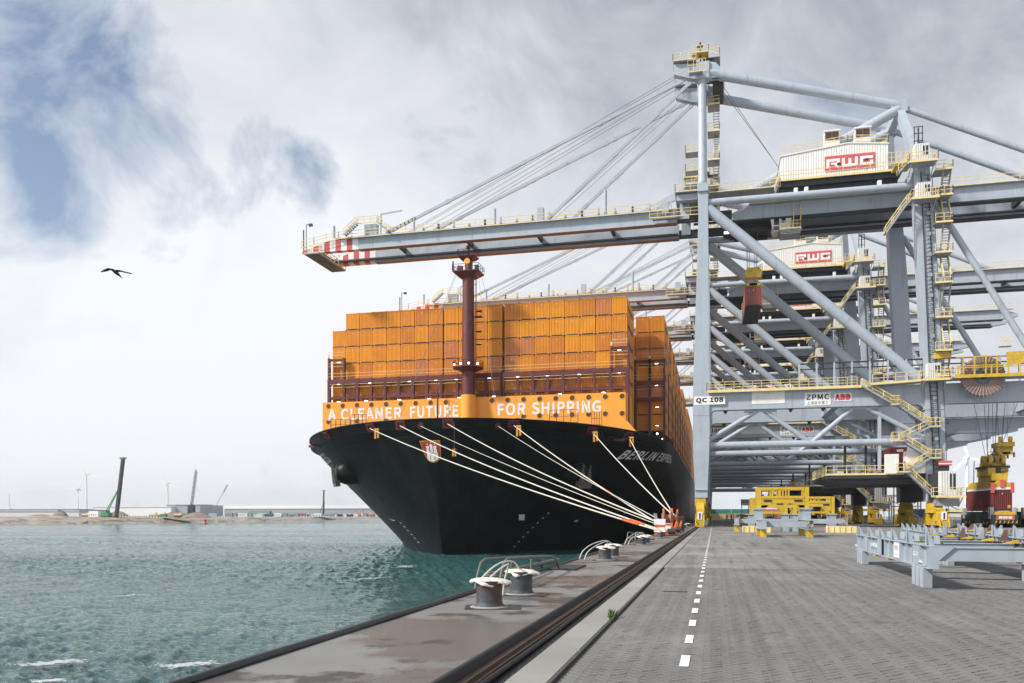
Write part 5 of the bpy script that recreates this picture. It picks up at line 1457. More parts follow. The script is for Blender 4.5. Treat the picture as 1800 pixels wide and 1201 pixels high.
            mb.box((xc - .62, ye + f * .5 - .06, .1), (xc + .62, ye + f * .5 + .06, .28), YELD)
            mb.box((xc + .7, y_ - 3.8, .35), (xc + 1.0, y_ + 3.8, .5), YELD); mb.rail([(xc + 1.0, y_ - 4.8, .35), (xc + 1.0, y_ + 4.8, .35)], YELD, .9, 1.6, .045)
            mb.box((xc + .62, ye - .3, .25), (xc + 1.0, ye + .4, 1.0), mat('blue_grey_motor', (.12, .2, .26), .5))
            if side: 
                for sx in (-.45, .45): mb.prism([(xc + sx - .5, 2.0), (xc + sx + .5, 2.0), (xc + sx + .35, 3.4), (xc + sx - .35, 3.4)], y_ - .9, y_ + .9, YELD)
            bg = mb.build('bogie', root)
            mb = B()
            for q in (-3.75, -1.45, 1.45, 3.75):
                for q3 in (-.3, .3): mb.tube((xc - .12, y_ + q + q3 * 0, .36), (xc + .12, y_ + q, .36), .38, RAILM, 14)
            mb.build('wheels', bg)
    # equipment deck by the landside leg, underside shade put into its dark colour, with cabinets
    mb = B()
    mb.box((15.3, 121.4, 6.75), (29.6, 139.5, 7.3), STEELD); mb.prism([(15.3, 6.74), (29.6, 6.74), (29.6, 6.0), (18.5, 6.0)], 122, 139, STEELD)
    mb.box((15.2, 121.3, 7.2), (25.0, 121.4, 7.45), YEL)
    mb.rail([(15.3, 139, 7.3), (15.3, 121.4, 7.3), (23.9, 121.4, 7.3)], YEL, 1.2, 1.2, .05)
    for x in (17.6, 20.3): mb.box((x, 122.4, 7.3), (x + .3, 122.7, 12.5), BLACKP)
    mb.build('equipment_deck', root)
    mb = B(); mb.box((22.7, 120.9, 7.35), (24.35, 121.9, 10.0), WHITE); mb.build('cabinet', root)
    mb = B(); mb.box((25.3, 121.0, 7.35), (27.7, 123.0, 10.4), WHITE); mb.build('cabinet', root)
    mb = B(); mb.box((24.9, 130.5, 7.35), (28.5, 138, 8.8), STEELD); mb.rail([(24.9, 130.4, 7.35), (28.5, 130.4, 7.35)], YELD, 1.5, .6, .1); mb.build('container_rest', root)
    return root
crane = make_crane()
def crane_signs(root, num, dy, full=True):
    O = tuple(root.location)
    def S(x0, x1, z0, z1): return x0, x1, z0, z1
    yy = 121.05 + dy
    mb = MB(off=O); mb.box((-2.6, yy - .05, 17.45), (1.6, yy - .0, 18.75), WHITEP) if False else None
    mb.box((-2.75, yy - .08, 17.5), (1.55, yy - .03, 18.7), WHITEP)
    text_on(mb, num, lambda u, v: (-2.5 + 3.8 * u, yy - .085, 17.68 + .84 * v), BLACKP, .022)
    mb.box((-.6, yy - .028, 17.6), (1.5, yy + .2, 18.6), STEEL)
    mb.build('number_sign', root)
    yb = 122 - .75 + dy
    mb = MB(off=O); mb.box((5.2, yb - .05, 17.4), (9.65, yb - .005, 19.15), WHITEP)
    text_on(mb, 'S.W.L', lambda u, v: (6.8 + 1.3 * u, yb - .055, 18.75 + .26 * v), GREYP)
    for k in range(4): text_on(mb, ('UNDER SPREADER 65 T  TWIN LIFT', 'UNDER HOOK BEAM 80 T CAT', 'WIND SPEED MAX 25 M/S', 'DESIGN CODE F.E.M.')[k], lambda u, v: (5.7 + (3.4 - .4 * (k % 2)) * u, yb - .055, 18.38 - .27 * k + .13 * v), GREYP)
    mb.build('load_sign', root)
    mb = MB(off=O); mb.box((12.3, yb - .05, 16.95), (15.7, yb - .005, 18.75), WHITEP)
    text_on(mb, 'ZPMC', lambda u, v: (12.5 + 3.0 * u, yb - .055, 17.72 + .8 * v), BLACKP, .012)
    text_on(mb, '\u4e0a\u6d77\u632f\u534e\u91cd\u5de5', lambda u, v: (12.6 + 2.8 * u, yb - .055, 17.08 + .48 * v), BLACKP, .0)
    mb.build('maker_sign', root)
    mb = MB(off=O); mb.box((16.15, yb - .05, 17.45), (18.4, yb - .005, 18.55), WHITEP)
    text_on(mb, 'ABB', lambda u, v: (16.2 + 2.1 * u, yb - .055, 17.55 + .9 * v), REDW, .04)
    mb.build('maker_sign', root)
CR = [(0, 'QC 108', 'nearest grey quay crane, numbered QC 108, its striped boom reaching over the ship'),
      (44, 'QC 106', 'second grey quay crane from the camera, white machinery house seen under the first crane'),
      (77.5, 'QC 105', 'third grey quay crane from the camera, back end showing right of the landside stairs'),
      (111.5, 'QC 104', 'fourth grey quay crane from the camera, shorter back end just beside the stair tower'),
      (151, 'QC 103', 'fifth grey quay crane from the camera, seen small between the legs of the nearer ones'),
      (206, 'QC 102', 'farthest grey quay crane of the row, its lowest tie spanning just above the horizon')]
roots = [crane]
for dy, num, lab in CR[1:]:
    roots.append(copy_tree(crane, (0, 122 + dy, 0)))
for r_, (dy, num, lab) in zip(roots, CR):
    crane_signs(r_, num, dy)
    tag(r_, lab, 'quay crane', 'grey quay cranes in a row along the quay')
# ================================================================== LOOSE OBJECTS ON THE QUAY
# container and spreader hanging below the nearest crane
cmr = container_mesh(REDC, marks=lambda mb: (mb.box((.5, -.03, 2.15), (.75, .0, 2.35), mat('green_tag', (.03, .35, .2), .5))))
o = inst('shipping_container', cmr, (4.4, 125.6, 32.4))
tag(o, 'faded red container hanging in the air below the cabin of the nearest crane', 'container')
def spreader(loc, label, L_=12.0, big=False):
    root = empty('spreader', loc, label, 'spreader')
    mb = MB()
    mb.box((-.55, -L_ / 2, 0.0), (.55, L_ / 2, .42), YELD)
    for y_ in (-L_ / 2, L_ / 2 - .4): mb.box((-1.2, y_, -.05), (1.2, y_ + .4, .35), YELD)
    mb.build('frame', root)
    mb = MB(); mb.box((-.95, -1.6, .42), (.95, 1.6, 1.2), YELD)
    mb.prism([(-1.25, 1.2), (1.25, 1.2), (1.0, 1.55), (1.15, 2.3), (.75, 2.7), (-.75, 2.7), (-1.15, 2.3), (-1.0, 1.55)], -L_ / 2 + .2, -L_ / 2 + 1.3, YELD) if not big else mb.box((-1.1, -2, 1.2), (1.1, 2, 1.9), YELD)
    mb.build('head_block', root)
    for sx in (-.7, .7):
        mb = MB(); mb.tube((sx - .2, -L_ / 2 + .7 if not big else -1.2, 2.35), (sx + .2, -L_ / 2 + .7 if not big else -1.2, 2.35), .5, YELD, 16); mb.build('sheave', root)
    for sx in (-1.15, 1.15):
        mb = MB()
        for y_ in (-L_ / 2, L_ / 2 - .3): mb.box((sx - .12, y_, -.5), (sx + .12, y_ + .3, .15), REDW if big else YELD)
        mb.build('corner_guide', root)
    return root
spreader((5.6, 131.7, 35.42), 'yellow spreader gripping the faded red container below the nearest crane cabin')
# heavy spreader and container over the guided vehicle on the right
cmb = container_mesh(BROWNC, marks=lambda mb: (mb.box((1.85, -.03, .35), (2.2, .0, .75), YELD)))
AX, AY = 36.75, 124.2
o = inst('shipping_container', cmb, (AX, AY, 2.3)); tag(o, 'dark red container being lowered onto the low vehicle at the far right', 'container')
root = empty('spreader', (AX + 1.22, AY + 6.1, 5.22), 'large yellow double-wheeled spreader and head block on the dark red container at the right', 'spreader')
mb = MB()
for y_ in (-5.9, -2.2, 1.6, 5.3): pass
mb.box((-1.2, -6.1, 0.0), (1.2, -5.8, .25), WHITEP); mb.box((-1.2, -6.1, 0), (-1.0, 6.1, .25), WHITEP)
mb.prism([(-6.0, .25), (6.0, .25), (5.5, .7), (4.0, 1.2), (-4.0, 1.2), (-5.5, .7)], -1.15, -.75, YELD, 'YZ'); mb.prism([(-6.0, .25), (6.0, .25), (5.5, .7), (4.0, 1.2), (-4.0, 1.2), (-5.5, .7)], .75, 1.15, YELD, 'YZ')
mb.prism([(-1.2, .25), (1.2, .25), (1.0, .75), (.5, 1.15), (-.5, 1.15), (-1.0, .75)], -6.0, -5.4, YELD)
mb.build('frame', root)
mb = MB(); mb.box((-1.0, -5.0, 1.2), (1.0, 1.0, 2.2), YELD); mb.box((-1.25, -4.4, 1.9), (1.25, .6, 3.0), YELD); mb.box((-1.55, -4.2, 3.0), (1.55, .3, 3.3), STEELD); mb.box((-1.1, -3.9, 3.3), (1.1, 0, 3.8), YELD); mb.box((-.3, -4.6, 1.3), (.3, -4.4, 3.0), BLACKP)
for i in range(22): mb.box((rc.uniform(-1.4, 1.2), -4.5, 1.3 + i * .12), (rc.uniform(-1.0, 1.5), -4.41, 1.36 + i * .12), STEELD)
mb.build('head_block', root)
for sx, sy in ((.75, -3.6), (-.9, -1.2), (.75, -1.0), (-.9, -3.8)):
    mb = MB(); mb.tube((sx - .22, sy, 4.1), (sx + .22, sy, 4.1), .78, YELD, 20); mb.tube((sx - .25, sy, 4.1), (sx + .25, sy, 4.1), .25, STEELD, 10); mb.build('sheave', root)
mb = MB()
for x, y_ in ((-1.2, -6.15), (1.2, -6.15)): mb.box((x - .2, y_ - .15, -.5), (x + .2, y_ + .15, .9), LOGO)
mb.box((-.25, -6.2, .2), (.25, -5.9, 1.3), LOGO); mb.build('corner_guide', root)
mb = MB(); mb.box((-.6, -2.8, 3.8), (-.1, -2.0, 4.9), GREYP); mb.rail([(-.9, -3, 4.3), (.3, -3, 4.3)], STEELD, 1.0, .5, .03, kick=False); mb.tube((-.3, -2.4, 4.9), (-.3, -2.4, 5.8), .03, STEELD, 5); mb.build('cable_basket', root)
mb = MB(off=(AX + 1.22, AY + 6.1, 10))
for i, (a, b) in enumerate(((-.9, -1.5), (-.7, -.6), (.6, .4), (.75, 1.6), (-.85, -2.6), (.8, 2.4), (-.2, 0), (.2, .9))):
    mb.path([(AX + 1.22 + a, AY + 3 + (i % 3), 9.6), (AX + 1.22 + b * 1.4, AY + 1 + (i % 4) * 1.6, 19.3)], .035, WIRE, 4)
tag(mb.build('hoist_rope'), 'fan of dark wire ropes holding the big yellow spreader at the right', 'rope')
root = spreader((45.0, 147, 11.4), 'smaller yellow spreader with red corner guides hanging empty under the portal at far right', 3.2, True)
mb = MB(off=(46.5, 147, 14))
for i, (a, b) in enumerate(((-.6, -.8), (.6, .8), (-.2, .3))): mb.path([(45.0 + a, 147, 14.0), (45.0 + b, 147, 19.5)], .035, WIRE, 4)
tag(mb.build('hoist_rope'), 'short wire ropes above the smaller empty yellow spreader at far right', 'rope')
# container resting on the first crane's deck
cmu = container_mesh(BROWNC, name='shipping_container', marks=lambda mb: text_on(mb, 'UES', lambda u, v: (.95 + .9 * u, -.035, 2.2 + .34 * v), WHITEP, .02))
o = inst('shipping_container', cmu, (25.3, 131.4, 8.85), scale=(.95, .95, 1)); tag(o, 'brown-red container with white letters UES standing behind the cabinets of the nearest crane', 'container')
# automated guided vehicle
agv = empty('guided_vehicle', (AX + 1.22, AY + 6, 0), 'dark green driverless vehicle with red and white rear panel below the dark red container', 'vehicle')
GRN = mat('dark_green_vehicle', (0.02, 0.045, 0.042), 0.5)
mb = MB(); mb.box((-1.5, -7.2, .55), (1.5, 7.2, 1.75), GRN); mb.box((-1.3, -6.0, 1.75), (1.3, 6.0, 2.2), GRN)
for y_ in (-6.3, 5.6): mb.box((-1.6, y_, 1.2), (-1.15, y_ + .8, 2.75), STEEL); mb.box((1.15, y_, 1.2), (1.6, y_ + .8, 2.75), STEEL)
mb.box((-1.15, -7.25, 1.75), (1.15, -6.4, 2.15), YELD); mb.build('chassis', agv)
mb = MB(); mb.box((-1.1, -7.26, 1.05), (1.1, -7.2, 1.7), LOGO); text_on(mb, 'RWG', lambda u, v: (-.8 + 1.6 * u, -7.28, 1.2 + .35 * v), WHITEP, .03)
for i in range(12): mb.prism([(-1.5 + .25 * i, .62), (-1.38 + .25 * i, .62), (-1.26 + .25 * i, .95), (-1.38 + .25 * i, .95)], -7.23, -7.205, YELD if i % 2 else BLACKP)
mb.build('rear_panel', agv)
for x in (-1.52, 1.12):
    for y_ in (-4.8, -3.2, 3.2, 4.8):
        mb = MB(); mb.tube((x, y_, .62), (x + .4, y_, .62), .62, BLACKP, 18); mb.tube((x - .01, y_, .62), (x + .41, y_, .62), .3, YELD, 10); mb.build('wheel', agv)
agv2 = copy_tree(agv, (AX + 6.2, AY + 9, 0), label='second dark green driverless vehicle cut off by the right edge behind the first', cat='vehicle')
# barrier fence by the landward lane
fence = empty('fence', (35.5, 141, 0), 'dark green wire mesh fence standing behind the landside crane leg', 'fence')
FG = mat('fence_green', (0.015, 0.05, 0.045), 0.5)
for i in range(9):
    mb = MB(); mb.box((i * 1.9 - .04, -.04, 0), (i * 1.9 + .04, .04, 1.9), FG); mb.build('post', fence)
    mb = MB()
    for z_ in (.15, .9, 1.75): mb.box((i * 1.9 + .04, -.015, z_), (i * 1.9 + 1.86, .015, z_ + .04), FG)
    for k in range(12): mb.box((i * 1.9 + .04 + k * .15, -.008, .1), (i * 1.9 + .055 + k * .15, .008, 1.8), FG)
    mb.build('mesh_panel', fence)
FG2 = MB(); FG2.box((35, 143, 1.95), (48, 143.1, 2.25), YELD); FG2.box((35, 143, 0), (35.1, 143.1, 2), YELD); FG2.box((47.9, 143, 0), (48, 143.1, 2), YELD); FG2.off = Vector((41, 143, 0))
tag(FG2.build('height_barrier'), 'long yellow and brown horizontal beam just above the dark green fence', 'barrier')
# lamp posts
def pole(x, y_, h, r_, m, label, head=True, lean=0.0):
    mb = MB(off=(x, y_, 0)); mb.tube((x, y_, 0), (x + lean, y_, h), r_, m, 10, r1=r_ * .6)
    if head: mb.box((x + lean - .5, y_ - .2, h), (x + lean + .5, y_ + .2, h + .15), m)
    tag(mb.build('lamp_post'), label, 'lamp post')
pole(41.3, 150, 10.6, .14, WHITEP, 'slim white post in front of the large wind turbine at the right', False, .4)
pole(36.6, 146, 2.4, .07, WHITEP, 'short white post leaning behind the dark green fence', False, -.1)
pole(31.0, 158, 9.6, .13, STEELD, 'slim dark lamp post seen between the second and first landside crane legs')
pole(118, 400, 26, .3, WHITEP, 'tall pale lamp post at the right edge, left one of the distant pair')
pole(122, 400, 22, .3, WHITEP, 'tall pale lamp post at the right edge, right one of the distant pair')

# bollards
CAPW = mat('guano_white_paint', (0.72, 0.68, 0.60), 0.75, var=0.12, scale=6, bump=.8, bscale=14, col2=(0.10, 0.06, 0.045), thr=(0.66, 0.70), tscale=4)
BOLM = mat('bollard_iron', (0.055, 0.062, 0.072), 0.55, var=0.35, scale=6, col2=(0.075, 0.04, 0.028), thr=(0.52, 0.62), tscale=2.2, bump=.5, bscale=30)
BASEC = mat('bollard_collar', (0.27, 0.28, 0.28), 0.7, var=.15, scale=8)
FOOTD = mat('dark_foot_sheet', (0.03, 0.027, 0.025), 0.35, var=.4, scale=6)  # thin dark sheet lying round the bollard foot
def bollard_meshes(seed):
    r_ = random.Random(seed)
    b = MB(); b.lathe((0, 0, 0), [(.29, -.02), (.285, .02), (.25, .05), (.235, .07), (.228, .1), (.225, .40), (.232, .462)], BOLM, 28)
    body = b.build('body', mesh_only=True)
    b = MB(); b.lathe((0, 0, 0), [(.34, 0.0), (.335, .012), (.27, .03), (.26, .03)], BASEC, 28); b.box((-.42, -.36, .001), (.55, .36, .006), FOOTD); base = b.build('collar', mesh_only=True)
    # flared, drooping horned head with drip edge
    b = MB(); n_ = 40; rings = []
    for j, (f_, dz) in enumerate(((0.0, .045), (.35, .042), (.7, .03), (.93, .012), (1.0, -.005), (.96, -.022), (.62, -.015))):
        rr_ = []
        for i in range(n_):
            a = 2 * math.pi * i / n_
            ra = .245 + .125 * abs(math.cos(a)) ** 3 + .03 * math.sin(3 * a + 1) + .012 * math.sin(9 * a + seed)
            droop = -.05 * (1 if math.cos(a) > 0 else .3) * abs(math.cos(a)) ** 2 * f_ * f_ - (.10 * max(0, math.sin(a * 1 + math.pi)) ** 6) * f_ ** 4 + .015 * math.sin(7 * a + seed) * f_
            rr_.append((ra * f_ * math.cos(a), ra * f_ * math.sin(a) * .95, .47 + dz + droop + .01 * r_.uniform(-1, 1) * f_))
        rings.append(rr_)
    b.add([p for q in rings for p in q], [(j * n_ + i, j * n_ + (i + 1) % n_, (j + 1) * n_ + (i + 1) % n_, (j + 1) * n_ + i) for j in range(6) for i in range(n_)], CAPW, True)
    return body, base, b.build('cap', mesh_only=True)
BM_ = [bollard_meshes(1), bollard_meshes(5)]
by = [13.9, 16.3]
k = 0
NAMES = {0: 'nearest big mooring bollard on the quay, rust-dark body under a white drooping head', 1: 'second mooring bollard from the camera, its white head curled up beside the nearest one',
         2: 'front bollard of the second pair along the quay, black body and white cap', 3: 'rear bollard of the second pair along the quay, half behind its twin',
         4: 'front bollard of the third pair along the quay, white capped', 5: 'rear bollard of the third pair along the quay, white capped', 6: 'white-capped bollard just in front of the orange rope units, taking the lowest mooring ropes', 7: 'bollard of the fourth pair hidden close against the orange rope units'}
for pair in range(12):
    for q, y_ in enumerate((13.9 + 15.75 * pair, 16.35 + 15.75 * pair)):
        if pair > 7: continue
        me = BM_[q]; r_ = empty('bollard', (-3.82, y_, 0.004), rz=rng.uniform(-.3, .3))
        tag(r_, NAMES.get(2 * pair + q, 'small distant white-capped bollard, %s beyond the orange rope units before the crane leg' % ORD[2 * pair + q - 8]), 'bollard', 'mooring bollards along the quay edge')
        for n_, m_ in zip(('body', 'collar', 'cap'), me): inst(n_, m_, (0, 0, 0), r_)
# white rope loops hanging from bollards over the edge
def loop(pts, r_, name, label, m=CAPW):
    P = [Vector(p) for p in pts]; out_ = []
    for i in range(len(P) - 1):
        p0, p1, p2, p3 = P[max(i - 1, 0)], P[i], P[i + 1], P[min(i + 2, len(P) - 1)]
        for t_ in [k_ / 7 for k_ in range(7)]:
            out_.append(0.5 * ((2 * p1) + (-p0 + p2) * t_ + (2 * p0 - 5 * p1 + 4 * p2 - p3) * t_ * t_ + (-p0 + 3 * p1 - 3 * p2 + p3) * t_ ** 3))
    out_.append(P[-1])
    mb = MB(off=tuple(P[0])); mb.path(out_, r_, m, 8)
    return tag(mb.build(name), label, 'rope' if m is not RAILM else 'guard rail')
HOOPW = mat('white_painted_pipe', (0.70, 0.67, 0.60), 0.7, var=.12, scale=9, col2=(0.25, 0.2, 0.15), thr=(0.64, 0.72), tscale=9)
for pair, nm in ((0, 'nearest'), (1, 'second'), (2, 'third')):
    y_ = 13.9 + 15.75 * pair
    loop([(-4.05, y_ + .25, .46), (-4.02, y_ + .9, .62), (-3.98, y_ + 1.5, .70), (-3.9, y_ + 2.1, .68), (-3.85, y_ + 2.4, .52)] if pair == 0 else [(-4.8, y_ + .3, .0), (-4.7, y_ + .5, .3), (-4.4, y_ + .9, .55), (-4.0, y_ + 1.6, .66), (-3.85, y_ + 2.3, .52)], .018, 'hoop_pipe', 'outer white curved pipe arching between the %s pair of bollards' % nm, HOOPW)
    loop([(-3.88, y_ + .2, .48), (-3.86, y_ + .8, .60), (-3.84, y_ + 1.4, .67), (-3.92, y_ + 1.75, .60), (-4.02, y_ + 1.85, .3), (-4.06, y_ + 1.9, .02)] if pair == 0 else [(-4.6, y_ + .2, .0), (-4.5, y_ + .4, .28), (-4.2, y_ + .8, .52), (-3.9, y_ + 1.4, .62), (-4.0, y_ + 1.7, .3), (-4.02, y_ + 1.75, .02)], .018, 'hoop_pipe', 'inner white curved pipe arching between the %s pair of bollards' % nm, HOOPW)
# ladder guards of bent pipe at the quay edge
PIPE = mat('weathered_pipe', (0.16, 0.15, 0.135), 0.6, var=.3, scale=9)
def guard(y0, label):
    r_ = empty('ladder_guard', (QX, y0, 0), label, 'guard rail')
    for dx, ee in ((-.02, 0.0), (.42, .3)):
        P = [(dx, 0 + ee, -.25), (dx, .35 + ee, .32), (dx, .62 + ee, .58), (dx, .95 + ee, .635), (dx, 3.4 + ee, .56), (dx, 6.0 + ee, .46), (dx, 6.6 + ee, .38), (dx, 7.3 + ee, .0)]
        mb = MB(); mb.path(P, .032, PIPE, 8)
        for t_ in (3.4,): mb.tube((dx, t_ + ee, 0), (dx, t_ + ee, .56), .028, PIPE, 8)
        mb.build('hoop', r_)
    mb = MB(); mb.tube((.0, .9, .28), (.0, 9.6, .18), .06, PIPE, 10); mb.tube((.42, .9, .28), (0, .9, .28), .03, PIPE, 8); mb.build('cross_pipe', r_)
    mb = MB(); mb.box((.15, 7.2, 0), (.95, 9.4, .05), STEELD); mb.build('base_plate', r_)
guard(16.6, 'bent grey pipe guard over the ladder at the quay edge behind the nearest bollards')
guard(48.0, 'bent grey pipe guard at the quay edge beside the third pair of bollards')
# shore tension units
ORG = mat('unit_orange', (0.62, 0.14, 0.03), .5, var=.15, scale=4)
def unit(y0, label):
    r_ = empty('rope_tensioner', (-3.75, y0, 0), label, 'mooring unit')
    mb = MB(); mb.box((-.9, -2.0, .05), (.75, 2.2, .25), ORG)
    for sx in (-.35, .35): mb.beam((sx, .2, .2), (sx * 1.0, .9, 2.2), .14, .2, ORG); mb.beam((sx, 2.0, .2), (sx, 1.1, 2.2), .12, .16, ORG)
    mb.box((-.7, -1.3, .25), (-.3, .4, .9), ORG); mb.beam((.6, -1.9, .25), (.75, .4, 1.0), .14, .3, ORG); mb.build('frame', r_)
    mb = MB(); mb.lathe((-.3, 1.0, 1.35), [(.72, 0), (.72, .06), (.36, .06), (.36, .54), (.72, .54), (.72, .6)], PRIMER, 22, 'X'); mb.build('rope_drum', r_)
    mb = MB(); mb.box((-.95, -1.75, .3), (-.1, -1.0, .72), WHITEP); mb.box((-.95, -1.76, .88), (-.05, -1.0, 1.35), WHITEP); mb.box((-.93, -1.78, .72), (-.1, -1.02, .88), ORG); mb.build('control_box', r_)
    mb = MB(); mb.rail([(-1.0, -.9, .9), (-.9, .8, .9)], TREAD, .9, .6, .03, kick=False); mb.box((.1, -1.6, .25), (.6, -.6, .55), STEELD); mb.tube((.2, -1.9, .35), (.75, -1.9, .35), .25, STEELD, 10); mb.build('pipework', r_)
    return r_
unit(69.0, 'orange and white rope tensioning unit with a rope drum, nearer one by the ship side')
unit(79.5, 'second orange rope tensioning unit partly behind the first, closer to the crane')
mb = MB(off=(-3.3, 87, 0)); mb.box((-3.9, 86, 0), (-3.0, 88, 1.5), STEELD); mb.box((-3.8, 85.9, .2), (-3.1, 85.99, 1.3), BLACKP); mb.box((-3.95, 86.2, 1.5), (-2.95, 88.1, 1.6), STEELD)
tag(mb.build('locker'), 'dark box standing on the quay just beyond the orange rope units', 'box')
# mooring ropes from the bow
ENDS = {'a': ((-4.0, 61.6, .52), 'lowest white mooring rope, from the left bow chock to the capped bollard'),
        'b': ((-3.75, 61.8, .52), 'second lowest white mooring rope, crossing just above the painted shield'),
        'c': ((-4.35, 66.3, .9), 'thin mooring rope from the small round fairlead left of the stem centre'),
        'd': ((-4.3, 67.3, 1.05), 'thick white mooring rope from the central chock at the bow'),
        'e': ((-4.2, 68.8, 1.2), 'thin grey mooring rope from the small fairlead right of the stem'),
        'f': ((-4.1, 68.4, .75), 'white mooring rope from the chock below the slogan with an amber tag near its top'),
        'g': ((-4.0, 79.0, 1.9), 'steep white mooring rope from the chock left of the ship name'),
        'h': ((-3.9, 86.2, 1.55), 'steepest white mooring rope, crossing the letters of the ship name')}
for k_, (e, lab) in ENDS.items():
    a = CH[k_]; b = Vector(e); pts = []
    sag = .55 if k_ in 'abd' else .3
    for i in range(31):
        t_ = i / 30; p = a.lerp(b, t_); p.z -= 4 * sag * t_ * (1 - t_); pts.append(p)
    rr_ = .034 if k_ in 'ce' else .066
    mb = MB(off=tuple(b)); mb.path(pts, rr_, ROPE, 7)
    if k_ in 'abdf':
        i0 = 28 if k_ in 'ab' else 22
        if k_ in 'abf': mb.path(pts[i0:i0 + 2], rr_ * 1.5, ORG, 7)
    if k_ in 'afgh':
        p = a.lerp(b, .035); mb.box((p.x - .1, p.y - .1, p.z - 1.2), (p.x + .16, p.y + .1, p.z + .1), FLAG); mb.box((p.x + .35, p.y - .1, p.z - 1.1), (p.x + .58, p.y + .1, p.z + .1), FLAG); mb.box((p.x - .1, p.y - .1, p.z), (p.x + .58, p.y + .1, p.z + .3), FLAG)
    tag(mb.build('mooring_rope'), lab, 'mooring rope', 'mooring ropes from the bow to the quay')
mb = MB(off=(-33.5, 109, 10)); a = Vector((-35.2, 109.7, 14.6)); mb.path([a, (a.x, a.y - .1, 10.9)], .03, WIRE, 4)
mb.box((a.x - .25, a.y - .2, 9.9), (a.x - .05, a.y, 10.9), FLAG); mb.box((a.x + .12, a.y - .2, 9.9), (a.x + .3, a.y, 10.9), FLAG); mb.box((a.x - .25, a.y - .2, 10.6), (a.x + .3, a.y, 10.95), FLAG)
tag(mb.build('rope_tag'), 'amber tag hanging on a thin line in front of the black bow', 'tag')

